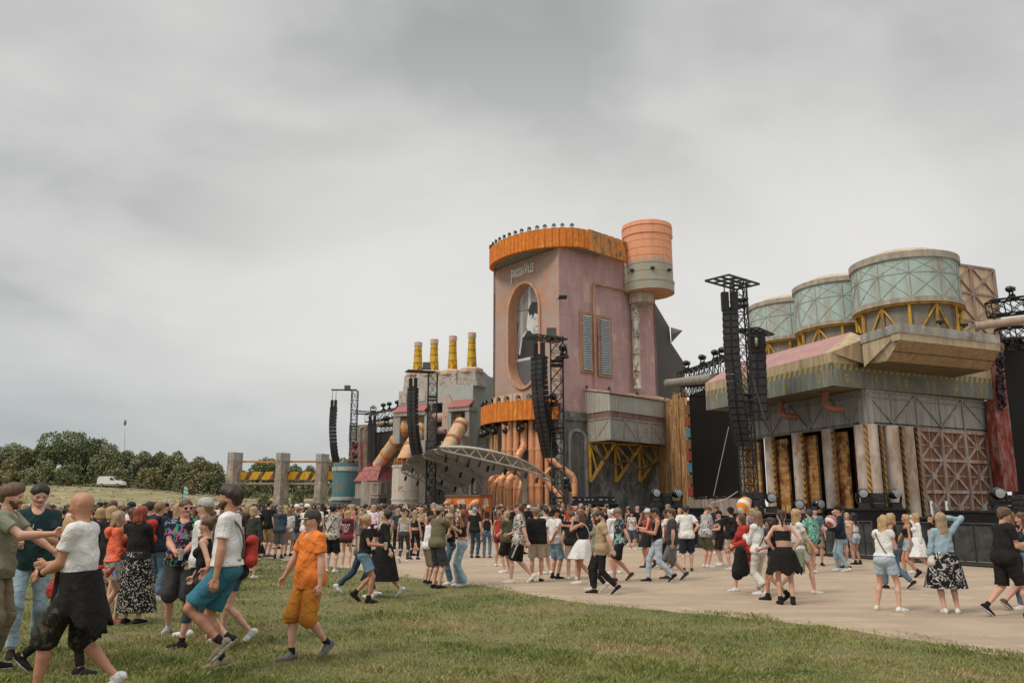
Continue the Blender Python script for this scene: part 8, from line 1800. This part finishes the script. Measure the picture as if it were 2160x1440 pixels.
 (dict(sex='f', skin='fair', top=('tee', 'sage'), bottom=('leggings', 'black'), stride=0.35, hands=('down', 'down'), hair='long', hairc='dark', shoes='offwhite'), 1262, 1083, 17.2, 275, 'person in black leggings and pale shoes hidden behind the bearded man in sand'),
 (dict(skin='pink', fat=.3, top=('tee', 'palm'), bottom=('shorts', 'black', .95), stride=0.47, hands=('down', 'back'), hair='short', hairc='light', hat=('cap', 'khaki'), shoes='dkgrey', nod=20, loose=.015, lead='l'), 1312, 1073, 19.4, 270, 'man in dark T-shirt with pale palm print and khaki cap walking left'),
 (dict(skin='fair', top=('hoodie', 'white'), bottom=('shorts', 'ltgrey'), hair='short', hairc='light', hat=('cap', 'white'), shoes='white'), 1296, 1075, 21.5, 330, 'person in white hoodie and white cap behind the palm print T-shirt'),
 (dict(sex='f', skin='fair', top=('tee', 'offwhite'), bottom=('shorts', 'dkdenim'), hands=('down', 'down'), hair='long', hairc='dark', hat=('sunhat', 'black'), shoes='white', extra=(('strap', 'black', 1),)), 1334, 1080, 33, 185, 'small distant figure in pale T-shirt and jeans shorts facing the camera at the barrier'),
 (dict(skin='tan', top=('tank', 'black'), bottom=('pants', 'paledenim'), stride=0.61, hands=('phone', 'phone'), hair='thick', hairc='black', glasses=1, shoes='black', sole='white', nod=14), 1392, 1071, 19.2, 268, 'man with glasses in black sleeveless shirt and pale jeans walking left'),
 (dict(sex='f', skin='pink', top=('tank', 'red'), bottom=('mini', 'black', .62, .05), stride=0.30, hands=('face', 'phone'), hair='pony', hairc='ash', shoes='dkgrey', boots=1, hat=('sunhat', 'offwhite')), 1371, 1074, 23.5, 270, 'woman in red top and pale hat behind the sleeveless man'),
 (dict(skin='fair', fat=.5, top=('tee', 'dkgrey'), bottom=('shorts', 'grey', 1.1), stride=0.50, hands=('down', 'down'), hair='thick', hairc='brown', shoes='dkgrey', sole='offwhite', look=10, loose=.01), 1424, 1073, 19.8, 278, 'stout man in dark grey T-shirt and grey shorts right of the pale jeans'),
 (dict(skin='fair', fat=.2, top=('tee', 'white'), bottom=('shorts', 'navy', 1.0), stride=0.25, hands=('hip', 'hip'), hair='short', hairc='dark', shoes='dkgrey', loose=.01), 1449, 1066, 22.2, 12, 'man in white polo shirt and navy shorts seen from behind'),
 (dict(sex='f', skin='brown', top=('tee', 'white'), bottom=('leggings', 'black'), stride=0.30, hair='bun', hairc='black', shoes='dkgrey'), 1411, 1074, 22.6, 300, 'person in white top between the pale jeans man and the polo shirt'),
 (dict(skin='fair', fat=.2, top=('shirt', 'bwleaf'), bottom=('shorts', 'dkolive', .95), hands=('phone', 'phone'), hair='short', hairc='brown', shoes='white', nod=30, lean=6, loose=.02), 1489, 1067, 23.6, 70, 'man in black and white leaf print shirt looking down at his hands'),
 (dict(skin='fair', top=('tee', 'black'), bottom=('shorts', 'black', 1.0), hands=('phone', 'drink'), hair='short', hairc='dark', hat=('cap', 'black'), shoes='white'), 1520, 1078, 24.5, 265, 'person in black T-shirt and cap facing the leaf print shirt man'),
 (dict(skin='pink', fat=.3, top=('tee', 'black'), bottom=('shorts', 'beige', .95), hands=('belly', 'belly'), hair='short', hairc='black', hat=('backcap', 'black'), shoes='white', extra=(('backpack', 'black'),), loose=.01), 1545, 1071, 22.6, 350, 'man in black T-shirt with black backpack and beige shorts'),
 (dict(sex='f', skin='fair', top=('hoodie', 'red'), bottom=('hot', 'red', .5), stride=0.64, hands=('fwd', 'belly'), hair='midlong', hairc='brown', shoes='white', lean=5, loose=.01, extra=()), 1578, 1083, 17.0, 268, 'woman in rusty red hoodie carrying dark trousers, walking left'),
 (dict(sex='f', skin='fair', top=('long', 'white'), bottom=('flare', 'offwhite', 1.8), stride=0.45, hands=('phone', 'phone'), hair='midlong', hairc='light', hat=('cap', 'khaki'), shoes='white', extra=(('strap', 'black', 1),), loose=.015), 1604, 1079, 16.2, 330, 'woman in white blouse, cream wide trousers and brown cap'),
 (dict(sex='f', fat=.1, skin='fair', top=('bra', 'black'), bottom=('frill', 'black', .58, .10), hands=('hip', 'hip'), hair='pony', hairc='dark', shoes='black', boots=1, twist=4, nod=8), 1652, 1077, 14.9, 10, 'bare backed woman in short black skirt with sheer frill and black boots'),
 (dict(sex='f', skin='tan', top=('tank', 'black'), bottom=('hot', 'dkolive'), stride=0.50, hands=('belly', 'belly'), hair='midlong', hairc='dark', shoes='black', boots=1), 1634, 1094, 15.4, 300, 'person with bare legs and black boots hidden behind the bare backed woman'),
 (dict(sex='f', skin='fair', top=('tee', 'white'), bottom=('shorts', 'ltgrey', .6), stride=0.68, hands=('fwd', 'down'), hair='midlong', hairc='blond', shoes='offwhite', extra=(('waist_jacket', 'sage'),)), 1676, 1072, 16.6, 82, 'woman with wavy blond hair in white top and green jacket at her waist'),
 (dict(skin='fair', fat=.3, top=('shirt', 'hawaii'), bottom=('shorts', 'tan', .9), hands=('down', 'hip'), hair='short', hairc='dark', hat=('backcap', 'slate'), shoes='white', stride=0.15, extra=(('bag', 'black', 1),), loose=.02), 1712, 1076, 21.6, 338, 'man in bright teal leaf print shirt and tan shorts'),
 (dict(skin='fair', top=('jacket', 'navy'), bottom=('pants', 'ltdenim'), stride=0.20, hands=('drink', 'drink'), hair='short', hairc='black', shoes='white', open=1, undershirt='sand', hat=('backcap', 'black')), 1774, 1068, 22.2, 280, 'man in navy track jacket and jeans holding the inflatable'),
 (dict(sex='f', skin='tan', top=('cami', 'offwhite'), bottom=('hot', 'paledenim', .45), hair='long', hairc='black', shoes='black', boots=1, hands=('belly', 'down')), 1806, 1087, 24.8, 330, 'woman with long black hair and tiny pale denim shorts'),
 (dict(sex='f', skin='fair', top=('cami', 'beige'), bottom=('pants', 'ltdenim'), hair='midlong', hairc='ash', shoes='white'), 1791, 1084, 26, 200, 'woman with red headband and light jeans beside the black haired woman'),
 (dict(sex='f', fat=.4, skin='fair', top=('tee', 'white'), bottom=('shorts', 'paledenim', .6), hands=('phone', 'phone'), feet=((.20, .03, 0, 25, 0), (-.20, 0, 0, 5, 0)), hair='long', hairc='blond', shoes='white', nod=22, lean=5, sleeve=.3, hem=.98, extra=(('strap', 'brown', -1),), loose=.01), 1863, 1088, 14.0, 48, 'woman in white blouse and pale denim shorts looking down at her phone'),
 (dict(sex='f', skin='tan', top=('tank', 'black'), bottom=('pants', 'denim'), stride=0.59, lead='l', hands=('down', 'down'), hair='bob', hairc='blond', shoes='black', fat=.15), 1890, 1082, 17.6, 310, 'woman with short blond hair, black top and blue jeans walking away'),
 (dict(sex='f', skin='tan', top=('cami', 'black'), bottom=('hot', 'ltdenim', .5), stride=0.35, hands=('fwd', 'down'), hair='midlong', hairc='blond', shoes='black', boots=1), 1919, 1087, 20.4, 282, 'woman in black bandeau and denim shorts with black boots'),
 (dict(sex='f', skin='fair', top=('long', 'white'), bottom=('skirt', 'white', .5, .14), stride=0.51, hands=('head', 'down'), hair='long', hairc='blond', shoes='white'), 1941, 1083, 21.5, 275, 'blond woman in flowing white dress touching her head'),
 (dict(sex='f', fat=.75, skin='fair', top=('long', 'ltdenim'), bottom=('skirt', 'flower', .43, .10), hands=('head', 'down'), feet=((.13, .02, 0, 25, 0), (-.09, 0, 0, 0, 0)), hair='long', hairc='ash', shoes='white', hem=1.0, extra=(('bag', 'offwhite', -1),)), 1990, 1083, 13.7, 8, 'woman in denim jacket and black floral skirt with one hand on her head'),
 (dict(skin='fair', top=('tee', 'black'), bottom=('pants', 'black'), hair='short', hairc='dark', glasses=1, shoes='black'), 1966, 1084, 22.5, 130, 'man in sunglasses and black T-shirt behind the denim jacket'),
 (dict(skin='fair', fat=.45, top=('tee', 'black'), bottom=('shorts', 'black', .95), stride=0.61, hands=('phone', 'drink'), hair='thick', hairc='brown', shoes='black', sole='white', socks='black', glasses=1, lean=5, nod=8, hem=.84, loose=.02), 2108, 1070, 13.25, 85, 'man in black T-shirt and long black shorts walking right at the right edge'),
 (dict(sex='f', skin='pink', top=('tank', 'black'), bottom=('frill', 'black', .55, .10), stride=0.59, lead='l', hands=('drink', 'drink'), hair='midlong', hairc='light', shoes='brown'), 2128, 1078, 14.2, 85, 'woman in black dress and sandals beside the man in black shorts'),
 (dict(sex='f', skin='pink', top=('tank', 'teal'), bottom=('pants', 'denim'), stride=0.40, hands=('down', 'down'), hair='long', hairc='brown', shoes='white'), 2168, 1082, 14.0, 280, 'person in blue jeans cut off by the right edge'),
 (dict(skin='fair', top=('tee', 'black'), bottom=('pants', 'black'), hair='short', hairc='dark', hands=('drink', 'drink'), nod=20), 1003, 1033, 74.5, 190, 'performer in black standing behind the orange booth table'),
]
GP_ = 'people standing and walking on the field and sand'
for S, u, vh, D, fc, lb in P_:
    if D == 74.5:
        r = person(dict(S, D=30, h=1.8)); p = at(u, 1050, Y=D); r.location = (p.x, D, zv(vh, D) - 1.78); r.rotation_euler = (0, 0, -math.radians(fc)); tag(r, lb, 'person'); 
        mb = MB(); zf = zv(vh, D) - 1.78; mb.box((p.x, D + .2, (zf + .8) / 2 + 0.0), (3, 1.4, max(.1, zf - .8))); mb.build('performer_riser', MATT, label='dark riser behind the orange booth', cat='platform')
        continue
    put(S, u, vh, D, fc, lb, GP_)
# held trousers of the woman in the red hoodie
p = at(1562, 1190, Y=16.7); pm = PM(); pm.add(capsules([(V(0, 0, 0), V(-.05, 0, -.42), .09, .13), (V(-.05, 0, -.42), V(-.08, .02, -.50), .12, .08), (V(.05, 0, -.05), V(.08, 0, -.4), .08, .10)], .016, .05, fold=.008))
pm.mb.v = [(x + p.x, y + 16.7, z + p.z + .28) for x, y, z in pm.mb.v]; o = pm.mb.build('trousers', CLO, label='black shiny trousers carried by the woman in the red hoodie', cat='trousers'); apply_col(o, 'black')

# ------------------------------------------------------------- the dense crowd: shared bodies, own copies
tmpl = []
hairs = [('m', 'short', None), ('m', 'thick', None), ('m', 'short', 'cap'), ('m', 'short', None), ('m', 'stubble', None), ('f', 'long', None), ('f', 'midlong', None), ('f', 'pony', None), ('f', 'bob', None), ('f', 'long', 'cap'), ('f', 'bun', None), ('m', 'short', 'backcap')]
hcs = ['dark', 'brown', 'light', 'black', 'grey', 'blond', 'ash', 'brown', 'blond', 'light', 'dark', 'brown']
arms_ = [('down', 'down'), ('belly', 'belly'), ('down', 'phone'), ('drink', 'down'), ('down', 'down'), ('belly', 'down'), ('down', 'down'), ('chest', 'belly'), ('down', 'drink'), ('head', 'down'), ('belly', 'belly'), ('pocket', 'down')]
bots = [('shorts', 'black'), ('shorts', 'beige'), ('pants', 'dkdenim'), ('shorts', 'denim'), ('shorts', 'dkgrey'), ('hot', 'wash'), ('pants', 'black'), ('hot', 'black'), ('mini', 'black', .6, .08), ('shorts', 'wash', .6), ('leggings', 'black'), ('shorts', 'khaki')]
tops_ = ['tee', 'tee', 'shirt', 'hoodie', 'tee', 'tank', 'tee', 'crop', 'long', 'tee', 'tank', 'tee']
kinds_ = ['short dark haired', 'thick brown haired', 'cap wearing', 'black haired', 'shaven headed', 'long blond haired', 'ash haired', 'brown ponytailed', 'blond bobbed', 'capped long haired', 'dark bunned', 'backwards capped']
skn = ['fair', 'tan', 'fair', 'fair', 'pink', 'fair', 'fair', 'tan', 'fair', 'fair', 'tan', 'fair']
for i in range(12):
    sx, hr, hat = hairs[i]
    S = dict(sex=sx, hair=hr, hairc=hcs[i], hands=arms_[i], bottom=bots[i], top=(tops_[i], 'grey'), shoes=('white', 'black')[i % 2], fat=(.1, .3, .5, .15, .4, .0, .1, .0, .2, .1, .05, .3)[i], D=34, vox=.022, skin=skn[i], look=rnd.uniform(-25, 25), nod=rnd.uniform(-5, 12), h=1.75)
    if hat: S['hat'] = (hat, ('ltgrey', 'black', 'white')[i % 3])
    t = person(S); t.scale = (1, 1, 1); tmpl.append(t)
TC = [('black', 44), ('white', 18), ('navy', 5), ('grey', 6), ('ltgrey', 5), ('olive', 3), ('red', 4), ('beige', 4), ('dkgrey', 8), ('pink', 2), ('denim', 3), ('coral', 1), ('sand', 2), ('ltdenim', 2)]
cn_ = {'black': 'black', 'white': 'white', 'navy': 'navy', 'grey': 'grey', 'ltgrey': 'light grey', 'olive': 'olive', 'red': 'red', 'beige': 'beige', 'dkgrey': 'charcoal', 'pink': 'pink', 'denim': 'blue', 'coral': 'coral', 'sand': 'sand coloured', 'ltdenim': 'pale blue'}
pool = [c for c, k in TC for _ in range(k)]
spots = [(at(s[1], 1150, Y=s[3]).x, s[3]) for s in P_]
rc_ = random.Random(77); placed = 0; used_t = [False] * 12
def crowd_spot(u, D, fz, hgt=None, col=None, place='in the dense crowd before the stage', grp='crowd packed in front of the stage'):
    global placed
    p = at(u, 1066, Y=D); x = p.x
    for (a, b) in spots:
        if (a - x) ** 2 + ((b - D) * (1 if D < 30 else .6)) ** 2 < (.62 if D < 30 else .45) ** 2: return False
    spots.append((x, D)); i = rc_.randrange(12); t = tmpl[i]; k = hgt or rc_.uniform(.94, 1.05) * (1.0 if hairs[i][0] == 'm' else .965) * (.93 if hairs[i][1] == '' else 1)
    c = col or rc_.choice(pool); art = kinds_[i]
    lb = '%s person in %s top %s' % (art, cn_[c], place); rz = -math.radians(fz)
    if not used_t[i]: r_ = t; used_t[i] = True; r_.location = (x, D, 0); r_.rotation_euler = (0, 0, rz); r_.scale = (k,) * 3; tag(r_, lb, 'person', grp); ks = kids(t)
    else: r_ = dup(t, (x, D, 0), rz, lb, grp, scale=k); tag(r_, lb, 'person', grp); ks = None
    for ch in (ks or r_.children):
        if ch.name.startswith('cap'): ch.color = (*PLAIN[rc_.choice(['black', 'black', 'dkgrey', 'navy', 'khaki', 'white', 'maroon'])], 1)
        if ch.name.startswith(('top', 'hood')): ch.color = (*[min(1, q * rc_.uniform(.85, 1.15)) for q in PLAIN[c]], 1)
    placed += 1; return True
bpy.context.view_layer.update()
for t in tmpl: tag(t, 'x', 'person'); _KC[t.name] = kids(t); [_KC.setdefault(c.name, kids(c)) for c in kids(t)]
tries = 0
def stageward(u, D): p = at(u, 1066, Y=D); return math.degrees(math.atan2(6 - p.x, 82 - D)) + rc_.gauss(0, 28) + (180 if rc_.random() < .12 else 0)
while placed < 40 and tries < 2000:          # left meadow group behind the near walkers
    tries += 1; u = rc_.uniform(10, 540); D = rc_.uniform(15, 28)
    if 395 < u < 520 and D < 17: continue
    crowd_spot(u, D, stageward(u, D), place='standing on the grass at left', grp='crowd on the grass at left')
tries = 0
while placed < 125 and tries < 6000:
    tries += 1; D = 1 / rc_.uniform(1 / 58, 1 / 27); u = rc_.uniform(-10, 560); crowd_spot(u, D, stageward(u, D), place='in the packed crowd at left', grp='crowd packed at the left')
tries = 0
while placed < 222 and tries < 9000:
    tries += 1; D = 1 / rc_.uniform(1 / 50, 1 / 29); u = rc_.uniform(520, 1345)
    if D < 30 + 6 * math.sin(u * .02): continue
    crowd_spot(u, D, stageward(u, D))
tries = 0
while placed < 232 and tries < 3000:
    tries += 1; u = rc_.uniform(1340, 1840); D = rc_.uniform(24, 34) if u < 1600 else rc_.uniform(23, 25.5)
    pz = at(u, 1150, Y=D)
    if (pz.y - A.y) * (B.x - A.x) - (pz.x - A.x) * (B.y - A.y) < 0.7 * L_ : pass
    crowd_spot(u, D, rc_.uniform(0, 360), place='strolling on the sand near the barrier', grp='people strolling near the barrier')

# everybody farther back, past the 300 one can tell apart, as one mass
SKN = [cloth('far ' + c, PLAIN[c]) for c in ('black', 'white', 'grey', 'navy', 'red', 'beige', 'olive', 'dkgrey', 'denim')]
tm = []
for t in tmpl:
    vs, fs, mi, n0 = [], [], [], 0
    for c in t.children:
        m_ = c.data; nv = len(m_.vertices); a_ = np.empty(nv * 3); m_.vertices.foreach_get('co', a_); nl = len(m_.polygons)
        q = [list(p_.vertices) for p_ in m_.polygons if len(p_.vertices) == 4]; vs.append(a_.reshape(-1, 3)); fs.append(np.array(q) + n0); n0 += nv
        k = {'body': 0, 'hair': 1}.get(c.name.split('.')[0], 2 if c.name.startswith(('top', 'hood')) else 3); mi.append(np.full(len(q), k))
    tm.append((np.concatenate(vs), np.concatenate(fs), np.concatenate(mi)))
AV, AF, AM, n0 = [], [], [], 0
for j in range(420):
    D = 1 / rc_.uniform(1 / 76, 1 / 40); u = rc_.uniform(-10, 1300) if j % 3 else rc_.uniform(380, 1000); 
    if u > 1230 and D > 47: continue
    if D > 66 and u > 600: D = rc_.uniform(44, 66)
    p = at(u, 1066, Y=D); v, f_, m_ = tm[rc_.randrange(12)]; a = -math.radians(stageward(u, D)); k = rc_.uniform(.93, 1.04)
    R_ = np.array([[math.cos(a), -math.sin(a), 0], [math.sin(a), math.cos(a), 0], [0, 0, 1]]); AV.append(v @ R_.T * k + np.array([p.x, D, 0])); AF.append(f_ + n0); n0 += len(v)
    AM.append(np.select([m_ == 0, m_ == 1, m_ == 2], [0, rc_.choice([1, 2, 2, 3]), 4 + rc_.choice([0, 0, 0, 0, 0, 0, 1, 1, 2, 3, 4, 5, 6, 7, 8])], 4 + rc_.choice([0, 7, 8, 5])))
AV, AF, AM = np.concatenate(AV), np.concatenate(AF), np.concatenate(AM); me = bpy.data.meshes.new('far_crowd'); me.vertices.add(len(AV)); me.vertices.foreach_set('co', AV.ravel()); me.loops.add(AF.size); me.loops.foreach_set('vertex_index', AF.ravel().astype(np.int32))
me.polygons.add(len(AF)); me.polygons.foreach_set('loop_start', np.arange(0, AF.size, 4).astype(np.int32)); me.polygons.foreach_set('loop_total', np.full(len(AF), 4, np.int32))
for m_ in [SKIN['fair'], hairmat('brown'), hairmat('dark'), hairmat('ash')] + SKN: me.materials.append(m_)
me.polygons.foreach_set('material_index', AM.astype(np.int32)); me.update(calc_edges=True); o = bpy.data.objects.new('far_crowd', me); C.objects.link(o); tag(o, 'mass of people packed far back before the stage, only heads showing', kind='stuff')
